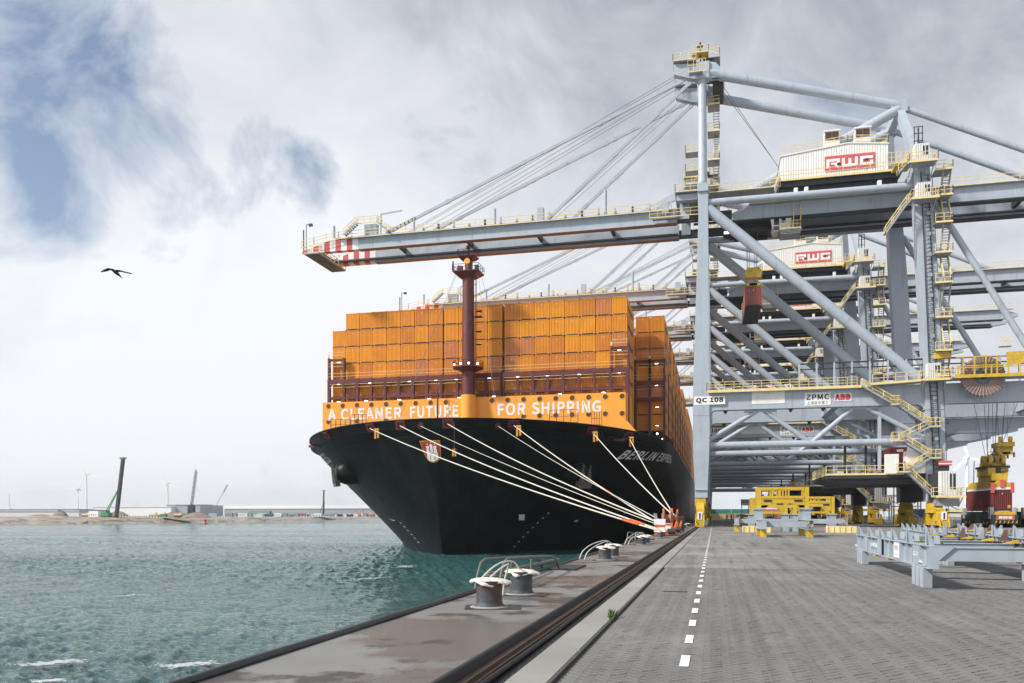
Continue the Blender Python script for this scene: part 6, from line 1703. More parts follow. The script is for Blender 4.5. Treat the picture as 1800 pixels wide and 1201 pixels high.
# steel cradles in the foreground
CG = mat('cradle_grey_paint', (0.36, 0.41, 0.46), .5, var=.08, scale=1.2, streak=.5, streak_col=(.22, .12, .07), col2=(.20, .11, .07), thr=(.70, .76), tscale=2.5)
CR_ = mat('cradle_rusty_paint', (0.36, 0.38, 0.39), .65, var=.2, scale=2.0, col2=(.085, .045, .03), thr=(.47, .53), tscale=2.6)
RB = mat('rusty_brown_plate', (0.17, 0.10, 0.08), .75, var=.3, scale=5)
def cradle(loc, rz, label, detail=True, z0=.0, legs=True, mfar=None, yellow=True):
    r_ = empty('steel_cradle', loc, label, 'steel frame', rz=rz)
    Lc, Wc = 11.2, 2.55
    for xi, (x, m_) in enumerate(((0, CG), (Wc, mfar or CR_))):
        mb = MB(); zb, zt = .47 + z0, .93 + z0
        mb.box((x - .012, 0, zb), (x + .012, Lc, zt), m_)
        mb.box((x - .11, -.02, zt), (x + .11, Lc + .02, zt + .022), m_); mb.box((x - .11, -.02, zb - .022), (x + .11, Lc + .02, zb), m_)
        for k_ in range(15):
            y_ = .18 + k_ * (Lc - .36) / 14
            for sg in (-1, 1): mb.box((x + sg * .013, y_ - .01, zb), (x + sg * .10, y_ + .01, zt), m_)
        if detail:
            for y_ in (1.3, 3.6, 6.4, 9.0): mb.box((x - .10, y_ - .32, zb + .01), (x - .085, y_ + .32, zt - .01), m_)
        mb.box((x - .10, -.015, zb), (x + .10, 0.0, zt), m_)
        if xi == 0: mb.prism([(x + .1, zt), (x + .42, zt + .0), (x + .1, zt - .30)], -.018, .0, m_)
        mb.build('side_beam', r_)
    for y_ in (.12, Lc - .35, Lc * .5, 3.2, 8.4):
        mb = MB(); mb.box((.12, y_ - .09, .62 + z0), (Wc - .12, y_ + .09, .9 + z0), CG); mb.box((.12, y_ - .12, .9 + z0), (Wc - .12, y_ + .12, .915 + z0), CG); mb.build('cross_beam', r_)
    if legs:
        for x in (0, Wc):
            for y_ in (.45, Lc - 1.6):
                # ribbed leg of three channels
                for k_ in range(3):
                    mb = MB(); yy = y_ + k_ * .42 - .05; e = .05
                    mb.prism([(yy - .02, .448), (yy + .38, .448), (yy + .34, 0.005), (yy + .03, 0.005)], x - .13, x + .06, CG, 'YZ')
                    mb.prism([(yy + .38, .448), (yy + .41, .448), (yy + .38, .02), (yy + .34, .02)], x - .04, x + .05, CG, 'YZ')
                    mb.build('leg', r_)
    # guide fins
    for k_, y_ in enumerate((.25, 2.4, 4.4, 6.4, 8.5, 10.7)):
        mb = MB(); mb.prism([(-.09, .952 + z0), (.07, .952 + z0), (.03, 1.08 + z0), (-.06, 1.23 + z0), (-.10, 1.26 + z0)], y_ - .012, y_ + .012, CG); mb.prism([(y_ - .05, .953 + z0), (y_ + .05, .953 + z0), (y_ + .02, 1.24 + z0), (y_ - .02, 1.25 + z0)], -.112, -.095, CG, 'YZ'); mb.build('guide_fin', r_)
        mb = MB(); mb.prism([(Wc - .10, .952 + z0), (Wc + .10, .952 + z0), (Wc + .10, 1.24 + z0), (Wc + .04, 1.24 + z0)], y_ - .012, y_ + .012, CG if k_ % 2 else RB); mb.box((Wc + .085, y_ - .07, .953 + z0), (Wc + .10, y_ + .07, 1.24 + z0), RB); mb.build('guide_fin', r_)
        if yellow:
            mb = MB(); mb.prism([(Wc - .45, .93 + z0), (Wc - .12, .93 + z0), (Wc - .12, 1.02 + z0)], y_ + .3, y_ + .42, YELD); mb.build('wedge', r_)
    for y_ in (1.2, 3.4, 5.3, 7.4, 9.6):
        mb = MB(); mb.prism([(y_ - .14, .953 + z0), (y_ + .14, .953 + z0), (y_ + .08, 1.14 + z0), (y_ - .08, 1.14 + z0)], .28, .36, CG, 'YZ'); mb.box((.36, y_ - .05, .953 + z0), (.46, y_ + .05, 1.0 + z0), YELD); mb.build('seat_block', r_)
    if detail:
        for y_ in (5.0, 7.2):
            for x in (0, Wc): mb = MB(); mb.box((x - .1, y_, .38 + z0), (x + .1, y_ + .22, .447 + z0), YELD); mb.build('pad', r_)
        for y_ in (.55, Lc - .5):
            mb = MB(); mb.tube((-.20, y_, .58 + z0), (-.13, y_, .58 + z0), .05, CG, 10); mb.tube((-.17, y_ - .22, .58 + z0), (-.17, y_ + .1, .58 + z0), .022, WHITEP, 8); mb.build('lock_pin', r_)
        mb = MB()
        mb.box((-.105, 3.35, .52 + z0), (-.101, 4.05, .9 + z0), WHITEP)
        text_on(mb, 'RWG', lambda u, v: (-.107, 3.95 - .5 * u, .70 + .14 * v + z0), GREYP, .02); text_on(mb, 'SWL 65 T', lambda u, v: (-.107, 3.98 - .56 * u, .57 + .06 * v + z0), GREYP)
        text_on(mb, '12,5 t', lambda u, v: (-.106, 1.62 - .62 * u, .66 + .12 * v + z0), WHITEP, .02)
        text_on(mb, 'LASHING FRAME', lambda u, v: (-.106, 7.9 - 1.2 * u, .66 + .13 * v + z0), WHITEP, .02)
        mb.build('painted_marks', r_)
    return r_
cradle((4.6, 19.4, 0.004), R(-1.5), 'nearest pale grey steel cradle on ribbed legs, standing on the paving at right')
cradle((7.35, 20.9, 0.004), R(-3), 'second grey steel cradle with yellow wedges and rusty far side, close behind the nearest one', detail=False, z0=.10)
cradle((8.0, 33.5, 0.004), R(-6), 'third steel cradle with rusty upright plates, farthest of the group at right', detail=False)
mb = MB(off=(5.4, 21.5, 1)); mb.box((5.1, 20.6, 1.036), (6.9, 20.86, 1.30), CG); mb.box((6.9, 20.6, 1.036), (12, 20.86, 1.30), RB)
# yellow portal stands in the middle distance
def grey_stand(loc, w_, l_, h, label, rz=0):
    r_ = empty('steel_stand', loc, label, 'steel frame', rz=rz)
    for x in (0, w_):
        mb = MB(); mb.box((x - .2, 0, h - .6), (x + .2, l_, h), CG if x == 0 else CR_); mb.box((x - .28, -.02, h), (x + .28, l_ + .02, h + .05), CG); mb.box((x - .28, -.02, h - .65), (x + .28, l_ + .02, h - .6), CG); mb.build('side_beam', r_)
        for y_ in (.3, l_ - .8): mb = MB(); mb.box((x - .22, y_, .005), (x + .22, y_ + .5, h - .65), YELD); mb.build('leg', r_)
    for y_ in (.6, l_ - .6): mb = MB(); mb.box((.2, y_ - .15, h - .5), (w_ - .2, y_ + .15, h - .05), CG); mb.build('cross_beam', r_)
    return r_
grey_stand((3.6, 64.0, 0), 3.3, 7, 1.25, 'grey stand on yellow legs directly in front of the tallest yellow portal frame')
grey_stand((2.2, 84, 0), 10.0, 2.4, 1.35, 'long low grey beams on yellow blocks behind the yellow portal frames')
mb = MB(off=(4, 84, 0))
for x0 in (2.7, 10.4):
    r_ = empty('yellow_block', (x0, 82.6, 0), 'ribbed yellow block under the %s end of the long grey beams' % ('left' if x0 < 5 else 'right'), 'block')
    b = MB(); b.box((0, 0, .005), (2.6, 1.1, .62), YEL)
    for k_ in range(6): b.box((k_ * .5, -.06, .01), (k_ * .5 + .08, 0, .6), YEL)
    b.build('block_body', r_)
def portal(loc, w_, l_, h, label, z0=1.3, hd=1.25):
    r_ = empty('portal_frame', loc, label, 'yellow frame')
    YP = YELP
    for y_ in (0, l_):
        for x in (0, w_): mb = MB(); mb.box((x - .16, y_ - .12, z0 + .9), (x + .16, y_ + .12, h), YP); mb.build('upright', r_)
        mb = MB(); zt, zb = h, h - hd
        mb.box((.2, y_ - .16, zt - .18), (w_ - .2, y_ + .16, zt), YP); mb.box((.2, y_ - .16, zb + .35), (w_ - .2, y_ + .16, zb + .55), YP)
        mb.box((.2, y_ - .12, zb), (w_ - .2, y_ + .12, zb + .351), YP)
        for q in (0.28, 0.42, .5, .62): mb.box((w_ * q - .06, y_ - .13, zb + .5), (w_ * q + .06, y_ + .13, zt - .1), YP)
        mb.prism([(.2, zb), (.9, zb), (.2, zb - .7)], y_ - .12, y_ + .12, YP); mb.prism([(w_ - .2, zb), (w_ - .9, zb), (w_ - .2, zb - .7)], y_ - .12, y_ + .12, YP)
        for q in (.18, .82): mb.box((w_ * q - .3, y_ - .17, zb + .1), (w_ * q + .3, y_ - .121, zb + .25), BLACKP)
        mb.build('head_beam', r_)
    mb = MB()
    for x in (0, w_): mb.box((x - .1, .2, h - .25), (x + .1, l_ - .2, h - .02), YP)
    for y_ in (0, l_): mb.box((.2, y_ - .12, z0 + .95), (w_ - .2, y_ + .12, z0 + 1.15), YP)
    mb.build('tie_beam', r_)
    for x in (0, w_):
        for y_ in (0, l_):
            mb = MB(); mb.box((x - .28, y_ - .28, .005 if z0 < 1 else 1.31), (x + .28, y_ + .28, z0 + .9), CG); mb.box((x - .38, y_ - .38, z0 + .8), (x + .38, y_ + .38, z0 + .91), CG); mb.build('pillar', r_)
    return r_
portal((3.5, 68.5, 0), 3.6, 2.6, 3.88, 'tallest yellow portal frame on grey pillars, in the centre of the group', 1.3)
portal((3.8, 88, 0), 3.3, 2.4, 3.45, 'smaller yellow portal frame behind and left of the tallest one', .9, .8)
portal((8.0, 88, 0), 3.6, 2.4, 3.55, 'smaller yellow portal frame behind and right of the tallest one', .9, 1.0)
# stack of grey frames and pallets far off
mb = MB(off=(10, 300, 0))
for i in range(60):
    x = rng.uniform(4, 22); y_ = rng.uniform(298, 306); z_ = rng.uniform(.2, 1.9)
    if i % 2: mb.box((x, y_, z_), (x + rng.uniform(2, 4), y_ + .2, z_ + .25), CG)
    else: mb.box((x, y_, 0), (x + .25, y_ + .25, 2.2), CG)
tag(mb.build('frame_stack'), 'far tangle of grey steel frames in front of the distant container wall', 'steel frames', kind='stuff')
r_ = empty('watch_booth', (11, 310, 0), 'small pale booth on a lattice tower in front of the distant container wall', 'booth')
mb = MB()
for sx in (-1.2, 1.2):
    for sy in (-1, 1): mb.beam((sx, sy, 0), (sx, sy, 5.4), .2, .2, STEEL)
    mb.beam((sx, -1, 0), (sx, 1, 5), .12, .12, STEEL)
for z_ in (1.8, 3.6): mb.box((-1.2, -1.05, z_), (1.2, -.95, z_ + .15), STEEL)
mb.build('lattice_tower', r_); mb = MB(); mb.box((-1.5, -1.3, 5.4), (1.5, 1.3, 7.6), WHITE); mb.box((-1.2, -1.35, 6.3), (1.2, -1.301, 7.2), GREYP); mb.build('cabin', r_)
# pickups and cars
def car(loc, rz, col, label, pickup=True):
    r_ = empty('pickup_truck' if pickup else 'parked_car', loc, label, 'pickup' if pickup else 'car', rz=rz)
    mb = MB(); P_ = [(-2.6, .45), (-2.65, .95), (-2.5, 1.02), (-1.0, 1.05), (1.0, 1.08), (1.25, 1.1), (2.4, .98), (2.6, .75), (2.6, .45)]
    mb.prism(P_, -.93, .93, col, 'YZ'); mb.build('body', r_)
    mb = MB(); cab = [(-1.0, 1.05), (-.85, 1.75), (.35, 1.78), (1.15, 1.08)] if pickup else [(-2.3, 1.03), (-1.7, 1.5), (.3, 1.52), (1.2, 1.08)]
    vs_ = [(-.85, a, b) for a, b in cab] + [(.85, a, b) for a, b in cab]
    for i in (1, 2, 5, 6): vs_[i] = (vs_[i][0] * .82, vs_[i][1], vs_[i][2])
    mb.add(vs_, [(0, 1, 2, 3), (7, 6, 5, 4), (1, 5, 6, 2), (0, 4, 5, 1), (3, 2, 6, 7)], col)
    mb.build('cab', r_)
    mb = MB()
    def gq(pts): mb.add(pts, [(0, 1, 2, 3)], GLASS)
    gq([(-.74, -.99 + .1 if pickup else -2.2, 1.14), (.74, -.99 + .1 if pickup else -2.2, 1.14), (.62, -.90 if pickup else -1.78, 1.66 if pickup else 1.46), (-.62, -.90 if pickup else -1.78, 1.66 if pickup else 1.46)])
    for v in list(range(4)): mb.v[v].y -= .06
    gq([(-.74, 1.13, 1.13), (.74, 1.13, 1.13), (.64, .46, 1.70 if pickup else 1.45), (-.64, .46, 1.70 if pickup else 1.45)])
    for sx in (-1, 1): gq([(sx * .86, -.8, 1.14), (sx * .86, .95, 1.14), (sx * .74, .4, 1.68 if pickup else 1.44), (sx * .74, -.75, 1.68 if pickup else 1.44)])
    mb.build('window', r_)
    for x in (-.85, .85):
        for y_ in (-1.65, 1.65): mb = MB(); mb.tube((x - .12, y_, .37), (x + .12, y_, .37), .37, BLACKP, 18); mb.tube((x - .125, y_, .37), (x + .125, y_, .37), .2, TREAD, 10); mb.build('wheel', r_)
    mb = MB()
    for sx in (-.75, .75): mb.box((sx - .15, -2.68, .78), (sx + .15, -2.64, .95), REDW)
    mb.build('tail_light', r_); mb = MB(); mb.box((-.9, -2.75, .38), (.9, -2.6, .6), STEELD); mb.build('bumper', r_)
CGR = mat('silver_car_paint', (.42, .44, .46), .3, metal=.3); CBK = mat('black_car_paint', (.03, .03, .035), .25); CBL = mat('blue_car_paint', (.04, .16, .30), .35)
car((33.3, 200, 0), R(200), CGR, 'silver pickup parked under the far crane legs beside the blue cover')
car((30.0, 203, 0), R(172), mat('grey_car_paint', (.12, .125, .13), .3), 'dark grey car parked just left of the silver pickup', False)
car((24.6, 196, 0), R(160), CBK, 'black car parked left of the far landside legs', False)
car((22.3, 200, 0), R(170), CBK, 'black van-like car, leftmost of the parked cars behind the yellow frames', True)
car((13.0, 205, 0), R(168), mat('white_car_paint', (.7, .7, .7), .3), 'white car seen through the tall yellow portal frame', False)
mb = MB(off=(35.8, 199, 0)); mb.prism([(34.6, 0.1), (37.0, .1), (36.6, .9), (35.0, 1.0)], 197.6, 200.2, CBL)
tag(mb.build('covered_load'), 'low blue covered load standing right of the silver pickup', 'cover')
# distant container wall
GRC = mat('container_teal', (.03, .20, .15), .6, local=True); TAN = mat('container_tan', (.50, .36, .14), .6, local=True); ORC = mat('container_dull_orange', (.50, .17, .08), .6, local=True); BLC = mat('container_blue', (.04, .09, .22), .6, local=True)
far_me = {}
def simple_cont(m):
    if m.name not in far_me:
        mb = MB(); mb.box((0, 0, 0), (12.19, CW, 2.85), m)
        for i in range(20): mb.box((.3 + i * .6, -.04, .15), (.6 + i * .6, 0, 2.7), m)
        for x in (0, 12.05): mb.box((x, -.06, 0), (x + .14, 0, 2.85), STEELD)
        far_me[m.name] = mb.build('shipping_container', mesh_only=True)
    return far_me[m.name]
wall = [[GRC, GRC, ORC, ORC, TAN, ORC, TAN], [TAN, TAN, TAN, ORC, TAN, TAN, ORC]]
cn = {GRC.name: 'teal', ORC.name: 'dull orange', TAN.name: 'tan', BLC.name: 'blue'}
xs_ = [-1.5, 9 - 8, 13.3, 25.6, 38, 50.3, 62.6]
for row in (0, 1):
    for i in range(7):
        m_ = wall[row][i]; x = -2 + 12.4 * i
        o = inst('shipping_container', simple_cont(m_), (x, 520, 2.87 * (1 - row)))
        tag(o, 'distant %s container, %s from the left in the %s row of the far wall' % (cn[m_.name], ORD[i], ('upper', 'lower')[row]), 'container', 'distant wall of containers beyond the cranes')
for i, (x, y_, m_, z_) in enumerate(((60.5, 300, BLC, 1.0), (66, 320, TAN, 0), (95, 330, TAN, 0), (106, 330, ORC, 0), (118, 330, TAN, 0))):
    o = inst('shipping_container', simple_cont(m_), (x, y_, z_)); tag(o, '%s container far right behind the fence, %s from the left there' % (cn[m_.name], ORD[i]), 'container')
# far yard gantry
r_ = empty('yard_gantry', (58, 300, 0), 'low distant blue-white lattice gantry with yellow top beam between the crane legs', 'gantry crane')
mb = MB()
for x in (0, 9): 
    for y_ in (0, 4): mb.box((x, y_, 0), (x + .4, y_ + .4, 8), TREAD)
mb.beam((0, 0, 1), (9, 0, 7), .25, .25, STEEL); mb.beam((9, 0, 1), (0, 0, 7), .25, .25, STEEL); mb.box((0, 0, 4.6), (9, .3, 5), STEEL); mb.build('frame', r_)
mb = MB(); mb.box((-6, -.3, 8), (12, .5, 8.7), YEL); mb.box((-6, -.3, 4), (-2.5, .5, 8), YEL); mb.build('top_beam', r_)
mb = MB(off=(90, 345, 2)); mb.box((40, 345, 5.2), (125, 346, 6.0), WHITEP); mb.box((40, 345.2, 3.4), (125, 345.8, 4.4), YEL)
for i in range(8): mb.box((42 + 11 * i, 345.2, 0), (42.8 + 11 * i, 345.8, 5.2), WHITEP)
tag(mb.build('crane_runway'), 'long white and yellow elevated runway beam across the horizon behind the fence', 'beam')
# ================================================================== FAR SIDE
SANDM = mat('far_sand', (0.40, 0.34, 0.28), .95, var=.2, scale=.05, col2=(0.20, 0.165, 0.14), thr=(.47, .60), tscale=.12)
bank = MB(off=(-450, 600, -4))
shore = [(-480, 200), (-470, 330), (-463, 440), (-440, 500), (-438, 580), (-440, 665), (-462, 770), (-492, 880), (-560, 1100), (-660, 1540), (-760, 2200), (-900, 4400)]
rows = []
dense = []
for (a, b) in zip(shore[:-1], shore[1:]):
    n_ = max(2, int((Vector(b) - Vector(a)).length / 7))
    for i in range(n_): dense.append(Vector(a).lerp(Vector(b), i / n_))
dense.append(Vector(shore[-1]))
r6 = random.Random(4)
prof = [(-14, -7), (0, -4.15), (3, -3.2), (7, -1.9), (10, -1.6), (14, -1.4), (22, .3), (30, .5), (46, .8), (70, 1.0), (2600, 1.2)]
for i, p in enumerate(dense):
    w1 = math.sin(i * .31) + math.sin(i * .73 + 1) * .6 + r6.uniform(-.6, .6)
    row = []
    for j, (dx, z_) in enumerate(prof):
        jz = (r6.uniform(-.45, .45) + .35 * w1) if 2 <= j <= 8 else 0
        row.append((p.x - dx - (w1 * 1.8 + r6.uniform(-1, 1) if 0 < j < 9 else 0), p.y + r6.uniform(-1.5, 1.5) * (0 < j < 9), z_ + jz))
    rows.append(row)
nP = len(prof)
bank.add([q for rr_ in rows for q in rr_], [(i * nP + j, (i + 1) * nP + j, (i + 1) * nP + j + 1, i * nP + j + 1) for i in range(len(rows) - 1) for j in range(nP - 1)], SANDM)
tag(bank.build('far_shore'), kind='structure')
HEAPM = mat('earth_heap', (0.24, 0.19, 0.15), .95, var=.25, scale=.2)
def heap(x, y_, r_, h, label):
    mb = MB(off=(x, y_, 0)); n_ = 26; rg = []
    for f_, q in ((1, -.3), (.8, .25), (.55, .62), (.3, .9), (.1, 1.0)):
        rg.append([(x + r_ * f_ * math.cos(t_) * (1 + .12 * math.sin(3 * t_ + x)), y_ + r_ * .6 * f_ * math.sin(t_), .8 + h * q * (1 + .1 * r6.uniform(-1, 1))) for t_ in [2 * math.pi * k / n_ for k in range(n_)]])
    mb.add([p for q in rg for p in q], [(j * n_ + i, j * n_ + (i + 1) % n_, (j + 1) * n_ + (i + 1) % n_, (j + 1) * n_ + i) for j in range(4) for i in range(n_)] + [tuple(range(4 * n_, 5 * n_))], HEAPM)
    tag(mb.build('earth_heap'), label, 'earth heap')
heap(-555, 605, 9, 5.6, 'pointed brown earth heap on the far shore left of the green piling rig')
heap(-492, 600, 12, 4.6, 'broad pale earth heap behind the white cabin left of the green piling rig')
heap(-447, 612, 12, 4.0, 'brown earth heap just right of the green piling rig')
heap(-424, 612, 14, 3.6, 'darker earth heap between the piling rig and the lattice crane')
heap(-590, 620, 16, 2.0, 'low flat earth heap at the far left of the opposite shore')
# piling rig
def lattice(mb, a, b, w_, n_, m, r_=.12):
    a, b = Vector(a), Vector(b); d, s, u = basis(b - a)
    cs = [(s * x + u * y_) * w_ / 2 for x, y_ in ((-1, -1), (1, -1), (1, 1), (-1, 1))]
    for c in cs: mb.beam(a + c, b + c, r_, r_, m)
    for i in range(n_):
        p, q = a.lerp(b, i / n_), a.lerp(b, (i + 1) / n_)
        for k_ in range(4):
            c0, c1 = cs[k_], cs[(k_ + 1) % 4]
            mb.beam(p + (c0 if i % 2 else c1), q + (c1 if i % 2 else c0), r_ * .8, r_ * .8, m)
def rig(x, y_, h, lean, label, s=1.0, stay=True):
    r_ = empty('piling_rig', (x, y_, .8), label, 'piling rig')
    mb = MB(); mb.beam((0, 0, 0), (lean, 0, h), 2.2 * s, 2.2 * s, BLACKP); mb.beam((1.3 * s, 0, h * .05), (1.3 * s + lean * .55, 0, h * .62), 1.4 * s, 1.4 * s, BLACKP); mb.build('mast', r_)
    mb = MB(); mb.box((lean - 2.6 * s, -1, h), (lean + 2.4 * s, 1, h + 1.2 * s), GREENM); mb.build('mast_head', r_)
    if stay:
        mb = MB()
        for dx in (-8.5, -10.5): mb.beam((dx * s, 0, 3 * s), (lean * .5, 0, h * .52), .55 * s, .55 * s, GREENM)
        mb.build('back_stay', r_)
    mb = MB(); mb.box((-12 * s, -2.5, .3), (-5.5 * s, 2.5, 3.4 * s), GREENM); mb.box((-10.5 * s, -2, 3.4 * s), (-8 * s, 2, 5.2 * s), GREENM); mb.build('upper_carriage', r_)
    mb = MB(); mb.box((-12 * s, -2.8, -.4), (0, 2.8, .5), BLACKP); mb.build('crawler_track', r_)
rig(-461, 560, 46, 6.4, 'tall black piling rig with green head and green stays on the far shore')
rig(-503, 1000, 34, 1.0, 'small distant piling rig far right beside the warehouse', .7)
r_ = empty('lattice_crane', (-436, 620, .8), 'black lattice boom crane with green base on the far shore', 'crane')
mb = MB(); lattice(mb, (0, 0, 3), (5.5, 0, 39), 1.6, 16, BLACKP, .2); mb.beam((5.5, 0, 39), (5, 0, 41), .5, .5, BLACKP); mb.build('boom', r_)
mb = MB(); mb.box((-1.5, -2, .2), (3.4, 2, 10), BLACKP); mb.box((3, -2, .2), (8, 2, 4), mat('crane_blue', (.08, .2, .25), .5)); mb.build('upper_carriage', r_)
mb = MB(); mb.box((-13, -2.5, 0), (-1.8, 2.5, 2.8), GREENM); mb.build('counterweight_block', r_)
r_ = empty('mobile_crane', (-428, 640, .8), 'thin pale mobile crane leaning right beside the black lattice crane', 'crane')
mb = MB(); mb.beam((0, 0, 4), (14, 0, 27), .35, .35, TREAD); mb.beam((10.5, 0, 21), (14.6, 0, 28), .9, .9, mat('pale_blue', (.3, .45, .5), .5)); mb.build('jib', r_)
mb = MB(); mb.box((-3, -1.5, 0), (5, 1.5, 3.2), mat('pale_blue', (.3, .45, .5), .5)); mb.build('carrier', r_)
# wind turbines
def turbine(x, y_, h, bl, a0, label, tip=1.0, m=WHITEP):
    r_ = empty('wind_turbine', (x, y_, 0), label, 'wind turbine')
    mb = MB(); mb.tube((0, 0, 0), (0, 0, h), tip * 2.2, m, 16, r1=tip * 1.3); mb.build('tower', r_)
    mb = MB(); mb.box((-2 * tip, -3, h - 1.6), (2 * tip, 7, h + 2), m); mb.lathe((0, -6, h), [(.2, 0), (1.6 * tip, 1.2), (1.9 * tip, 3)], m, 12, 'Y'); mb.build('nacelle', r_)
    for k in range(3):
        a = R(a0 + 120 * k); d = Vector((math.sin(a), 0, math.cos(a))); mb = MB()
        mb.beam(Vector((0, -4.4, h)) + d * 1.2, Vector((0, -4.4, h)) + d * bl * .25, 1.6 * tip, .7, m, up=(0, 1, 0), w1=3.0 * tip, h1=.6); mb.beam(Vector((0, -4.4, h)) + d * bl * .25, Vector((0, -4.4, h)) + d * bl, 3.0 * tip, .6, m, up=(0, 1, 0), w1=.5 * tip, h1=.2); mb.build('blade', r_)
FAINT = mat('turbine_pale', (0.80, 0.80, 0.80), .6, var=.02)
turbine(352, 1300, 85, 58, -15, 'large white wind turbine rising behind the dark red container at the right', 1.6)
turbine(-1309, 1500, 90, 48, -22, 'faint pale wind turbine at far left, left one of the two beyond the shore', .9, FAINT)
turbine(-1109, 1500, 68, 46, -20, 'faint pale wind turbine between the piling rig and the lattice crane', .9, FAINT)
turbine(-1340, 1510, 58, 30, 40, 'smallest faint wind turbine just left of the far left one', .7, FAINT)
turbine(150, 1800, 75, 48, 160, 'faint wind turbine seen low between the crane legs', 1.2, FAINT)
# warehouses
PALE = mat('warehouse_white', (.74, .75, .77), .6, var=.03, scale=.02); GREYW = mat('warehouse_grey', (.30, .33, .37), .6, var=.06, scale=.02); PALER = mat('warehouse_roof', (.82, .83, .84), .5, var=.02); BLU = mat('warehouse_bluegrey', (.22, .27, .33), .7, var=.05, scale=.02)
def house(x0, x1, y0, dy, h, m, label, roof=None, rh=1.5, name='warehouse', doors=0, skew=0):
    r_ = empty(name, ((x0 + x1) / 2, y0, 0), label, name.replace('_', ' ')); cx = (x0 + x1) / 2
    mb = MB(); mb.prism([(x0 - cx, 0), (x1 - cx, skew), (x1 - cx, skew + dy), (x0 - cx, dy)], .6, h, m, 'XY'); mb.build('wall', r_)
    mb = MB(); mb.prism([(x0 - cx - 1, -1), (x1 - cx + 1, skew - 1), (x1 - cx + 1, skew + dy * .5), (x0 - cx - 1, dy * .5)], h, h + rh, roof or m, 'XY'); mb.build('roof', r_)
    for i in range(doors):
        mb = MB(); x = x0 - cx + (x1 - x0) * (i + .5) / doors; yy = skew * (i + .5) / doors - .3; mb.box((x - 2.2, yy - .2, .8), (x + 2.2, yy + .1, 5.2), BLU if i % 3 else PALER); mb.build('dock_door', r_)
    return r_
house(-735, -440, 1130, 60, 12.5, GREYW, 'very long low warehouse with a bright white roof on the far shore', PALER, 5.0, doors=26, skew=0)
house(-815, -757, 1100, 60, 18.0, GREYW, 'grey warehouse block at the left end of the long white roofed one', GREYW, 1.0)
house(-425, -300, 1120, 60, 19.5, PALE, 'tall pale warehouse far right, partly behind the bow', PALE, .6)
house(-445, -428, 1118, 40, 17.5, GREYW, 'narrow grey block joining the long warehouse and the tall pale one', GREYW, .5)
house(-940, -800, 1090, 60, 15, PALE, 'pale grey warehouse left of the lattice crane', PALE, .6)
house(-1120, -800, 900, 60, 9.8, BLU, 'long dark blue-grey building behind the heaps at far left', BLU, .6)
house(-800, -620, 700, 40, 6.4, mat('pale_pipe', (.55, .57, .58), .6), 'low pale curved-looking shed at the far left edge', None, .8)
def barrel(x, y_, w_, dy, h, label):
    mb = MB(off=(x, y_, 0)); n_ = 12
    mb.prism([(x - w_ / 2, .6)] + [(x - w_ / 2 * math.cos(math.pi * k / n_), 3.0 + (h - 3) * math.sin(math.pi * k / n_)) for k in range(n_ + 1)] + [(x + w_ / 2, .6)], y_, y_ + dy, mat('shed_green', (.05, .17, .11), .6))
    tag(mb.build('round_shed'), label, 'shed')
r_ = empty('barrel_shed', (-478, 800, 0), 'green barrel-roofed shed in front of the long white warehouse', 'shed')
mb = MB(); n_ = 10
mb.prism([(-3, .6)] + [(-3.0 * math.cos(math.pi * k / n_) + 0, 2.5 + 4.5 * math.sin(math.pi * k / n_)) for k in range(n_ + 1)] + [(3, .6)], -12, 14, mat('shed_green', (.05, .17, .11), .6), 'YZ'); mb.build('shell', r_)
mb = MB(); mb.lathe((14, 0, .8), [(6, 0), (6, .3)], mat('shed_green_end', (.08, .24, .16), .6), 24, 'X') if False else mb.box((14.01, -2.4, .6), (14.3, 2.4, 5.2), mat('shed_green_end', (.08, .24, .16), .6)); mb.build('end_wall', r_)
# site cabins, containers, vehicles along the shore: small things one by one
CC = {'white': WHITEP, 'blue': BLC, 'yellow': YELD, 'grey': GREYW, 'dark': BLACKP, 'green': GREENM, 'red': REDW}
items = []
rr = random.Random(21)
for i in range(46):
    t_ = i / 45; px = 395 + 260 * t_
    Y = 640 + 220 * t_ + rr.uniform(-25, 25)
    th = math.atan((px - 900) / FPX) - YAW; X = Y * math.tan(th)
    items.append((X, Y, rr.choices(['white', 'blue', 'yellow', 'grey', 'dark', 'green', 'red'], [12, 2, 1, 7, 3, .5, .4])[0], rr.uniform(3, 9), rr.uniform(2.2, 3.4)))
items += [(-566, 520, 'white', 14, 3.0), (-487, 560, 'white', 9, 4.6), (-421, 560, 'green', 5, 2), (-600, 540, 'grey', 6, 1.5)]
for i, (X, Y, c, w_, h) in enumerate(items):
    r_ = empty('site_cabin', (X, Y, .9)); mb = MB(); mb.box((0, 0, 0), (w_, 2.4, h), CC[c]); mb.build('cabin_body', r_); mb = MB(); mb.box((-.1, -.1, h), (w_ + .1, 2.5, h + .2), GREYW); mb.build('roof', r_)
    mb = MB()
    for k in range(int(w_ / 2)): mb.box((.5 + 2 * k, -.04, 1), (1.4 + 2 * k, -.005, min(h - .4, 2)), GLASS)
    mb.build('window', r_)
    if i < 46: tag(r_, '%s site cabin on the far shore, number %s from the left of the row' % (c, ORD[i % 20] if i < 20 else ('twenty-' + ORD[i % 20] if i < 40 else 'forty-' + ORD[i - 40])), 'site cabin', 'site cabins along the far shore')
    else: tag(r_, ['long white cabin low on the shore at far left', 'white cabin just left of the green piling rig', 'small green box right of the piling rig', 'low grey box at the far left of the shore'][i - 46], 'site cabin')
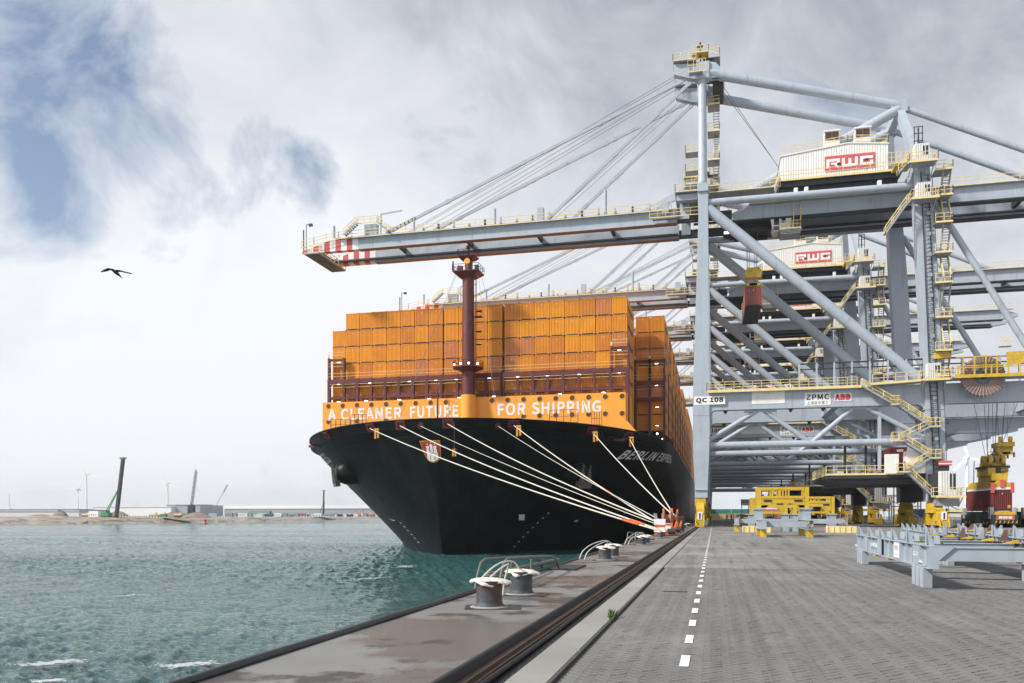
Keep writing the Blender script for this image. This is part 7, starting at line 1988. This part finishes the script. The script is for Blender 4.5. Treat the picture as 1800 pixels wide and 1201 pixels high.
for i in range(4):
    X, Y = [(-462, 600), (-446, 590), (-520, 590), (-438, 600)][i]
    r_ = empty('dump_truck', (X, Y, .9), ['yellow digger by the heap left of the green rig', 'yellow dump truck right of the green rig', 'pale yellow machine on the shore left of the white cabin', 'second yellow dump truck among the heaps'][i], 'construction vehicle')
    mb = MB(); mb.box((0, 0, 1), (5, 2.4, 2.6), YEL); mb.prism([(5, 1), (7, 1), (7, 2.2), (6.4, 3.4), (5, 3.4)], 0, 2.4, YEL); mb.build('body', r_)
    for k in (1, 3.4, 6): mb = MB(); mb.tube((k, -.1, .7), (k, 2.5, .7), .75, BLACKP, 12); mb.build('wheel', r_)
for i, px in enumerate((628, 640, 652)):
    Y = 830; th = math.atan((px - 900) / FPX) - YAW; X = Y * math.tan(th)
    r_ = empty('excavator', (X, Y, .9), ['low orange excavator on the shore, leftmost of three by the bow', 'orange excavator with folded arm, middle one of three by the bow', 'orange excavator with high raised arm nearest the bow'][i], 'excavator')
    mb = MB(); mb.box((0, 0, .9), (3.5, 2.6, 2.9), ORG); mb.build('body', r_); mb = MB(); mb.box((-.4, -.2, 0), (3.9, 2.8, .9), BLACKP); mb.build('track', r_)
    hh = (4, 5, 10)[i]; mb = MB(); mb.beam((1, 1, 2.5), (-2.5, 1, hh + 2), .5, .7, ORG); mb.beam((-2.5, 1, hh + 2), (-5.5 + 9 * (i == 2), 1, hh - 1.5), .4, .5, ORG); mb.build('arm', r_)
# shoreline fence of blue and white blocks
mb = MB(off=(-440, 700, 1))
for i in range(150):
    t_ = i / 149; px = 210 + 370 * t_; Y = 565 + 190 * t_
    th = math.atan((px - 900) / FPX) - YAW; X = Y * math.tan(th)
    mb.box((X, Y, .3), (X + .9, Y + .4, 1.6), BLU if i % 2 else WHITEP)
tag(mb.build('barrier_blocks'), 'thin dotted line of blue and white barriers along the far shore', 'barrier', kind='stuff')
r_ = empty('church_tower', (-1160, 1150, 0), 'small pale dome-topped structure at the far left of the horizon', 'tower')
mb = MB(); mb.box((-14, 0, .6), (14, 8, 7), PALER); mb.box((-3, 0, 7), (3, 5, 15), PALER); mb.box((-10, 0, 7), (-6, 5, 11), PALER); mb.build('wall', r_); mb = MB(); mb.tube((0, 2, 15), (0, 2, 40), .35, GREYW, 6); mb.build('antenna', r_)
# red buoy
r_ = empty('buoy', (-340, 500, -4.1), 'red channel buoy floating in front of the far shore', 'buoy')
mb = MB(); mb.lathe((0, 0, 0), [(1.5, -.5), (1.8, .2), (1.6, .8), (.9, 1.1)], REDW, 18); mb.build('float', r_); mb = MB(); mb.lathe((0, 0, 1.1), [(.8, 0), (.6, 1.6), (.75, 1.65), (.1, 2.6)], REDW, 12); mb.build('top_mark', r_)
# gull
BX, BY, BZ = -23.1, 28.0, 11.3
bird = empty('gull', (BX, BY, BZ), 'dark gull gliding alone in the cloudy sky at the left', 'bird')
BD = mat('gull_dark', (.07, .065, .055), .8, var=.3, scale=20); BW = mat('gull_grey', (.28, .28, .27), .8)
Rv, Uv = Vector((math.cos(YAW), math.sin(YAW), 0)), Vector((0, 0, 1)); Fv = Vector((-math.sin(YAW), math.cos(YAW), 0))
def bp(r_, u, f): return Rv * r_ + Uv * u + Fv * f
mb = MB(); sp = [(-.07, .05, -.20, .012), (-.055, .04, -.16, .04), (-.03, .02, -.08, .058), (.01, -.02, .02, .075), (.05, -.06, .12, .06), (.085, -.10, .20, .035), (.11, -.125, .26, .012)]
n_ = 10; ring = []
for (x, z_, y_, r0) in sp:
    ring += [bp(x + r0 * math.cos(2 * math.pi * k / n_) * .9, z_ + r0 * math.sin(2 * math.pi * k / n_), y_) for k in range(n_)]
mb.add(ring, [(j * n_ + k, j * n_ + (k + 1) % n_, (j + 1) * n_ + (k + 1) % n_, (j + 1) * n_ + k) for j in range(len(sp) - 1) for k in range(n_)] + [tuple(range(n_ - 1, -1, -1)), tuple(range((len(sp) - 1) * n_, len(sp) * n_))], BD, True)
mb.build('body', bird)
def wing(pts, name):
    mb = MB(); k = len(pts); top = []; 
    for (x, z_, c, w_) in pts: top += [bp(x, z_ + .012, c - w_ / 2), bp(x, z_ + .03, c), bp(x, z_ - .012, c + w_ / 2), bp(x, z_ - .02, c)]
    mb.add(top, [(4 * i + q, 4 * i + (q + 1) % 4, 4 * i + 4 + (q + 1) % 4, 4 * i + 4 + q) for i in range(k - 1) for q in range(4)] + [(3, 2, 1, 0), (4 * k - 4, 4 * k - 3, 4 * k - 2, 4 * k - 1)], BD)
    mb.build(name, bird)
wing([(0, .0, 0, .2), (-.14, .08, -.03, .2), (-.22, .09, -.04, .22), (-.38, .05, 0, .19), (-.52, .03, .05, .11), (-.60, .015, .09, .03)], 'wing')
wing([(.02, .0, 0, .2), (.10, .02, -.03, .22), (.22, .02, -.04, .2), (.38, -.02, 0, .13), (.52, -.045, .05, .07), (.62, -.06, .08, .03)], 'wing')
mb = MB(); mb.add([bp(.08, -.10, .2), bp(.16, -.19, .34), bp(.10, -.16, .36), bp(.05, -.12, .24), bp(.10, -.12, .28)], [(0, 1, 4), (1, 2, 4), (2, 3, 4), (0, 4, 3), (3, 2, 1, 0)], BD); mb.build('tail', bird)

haze_box()
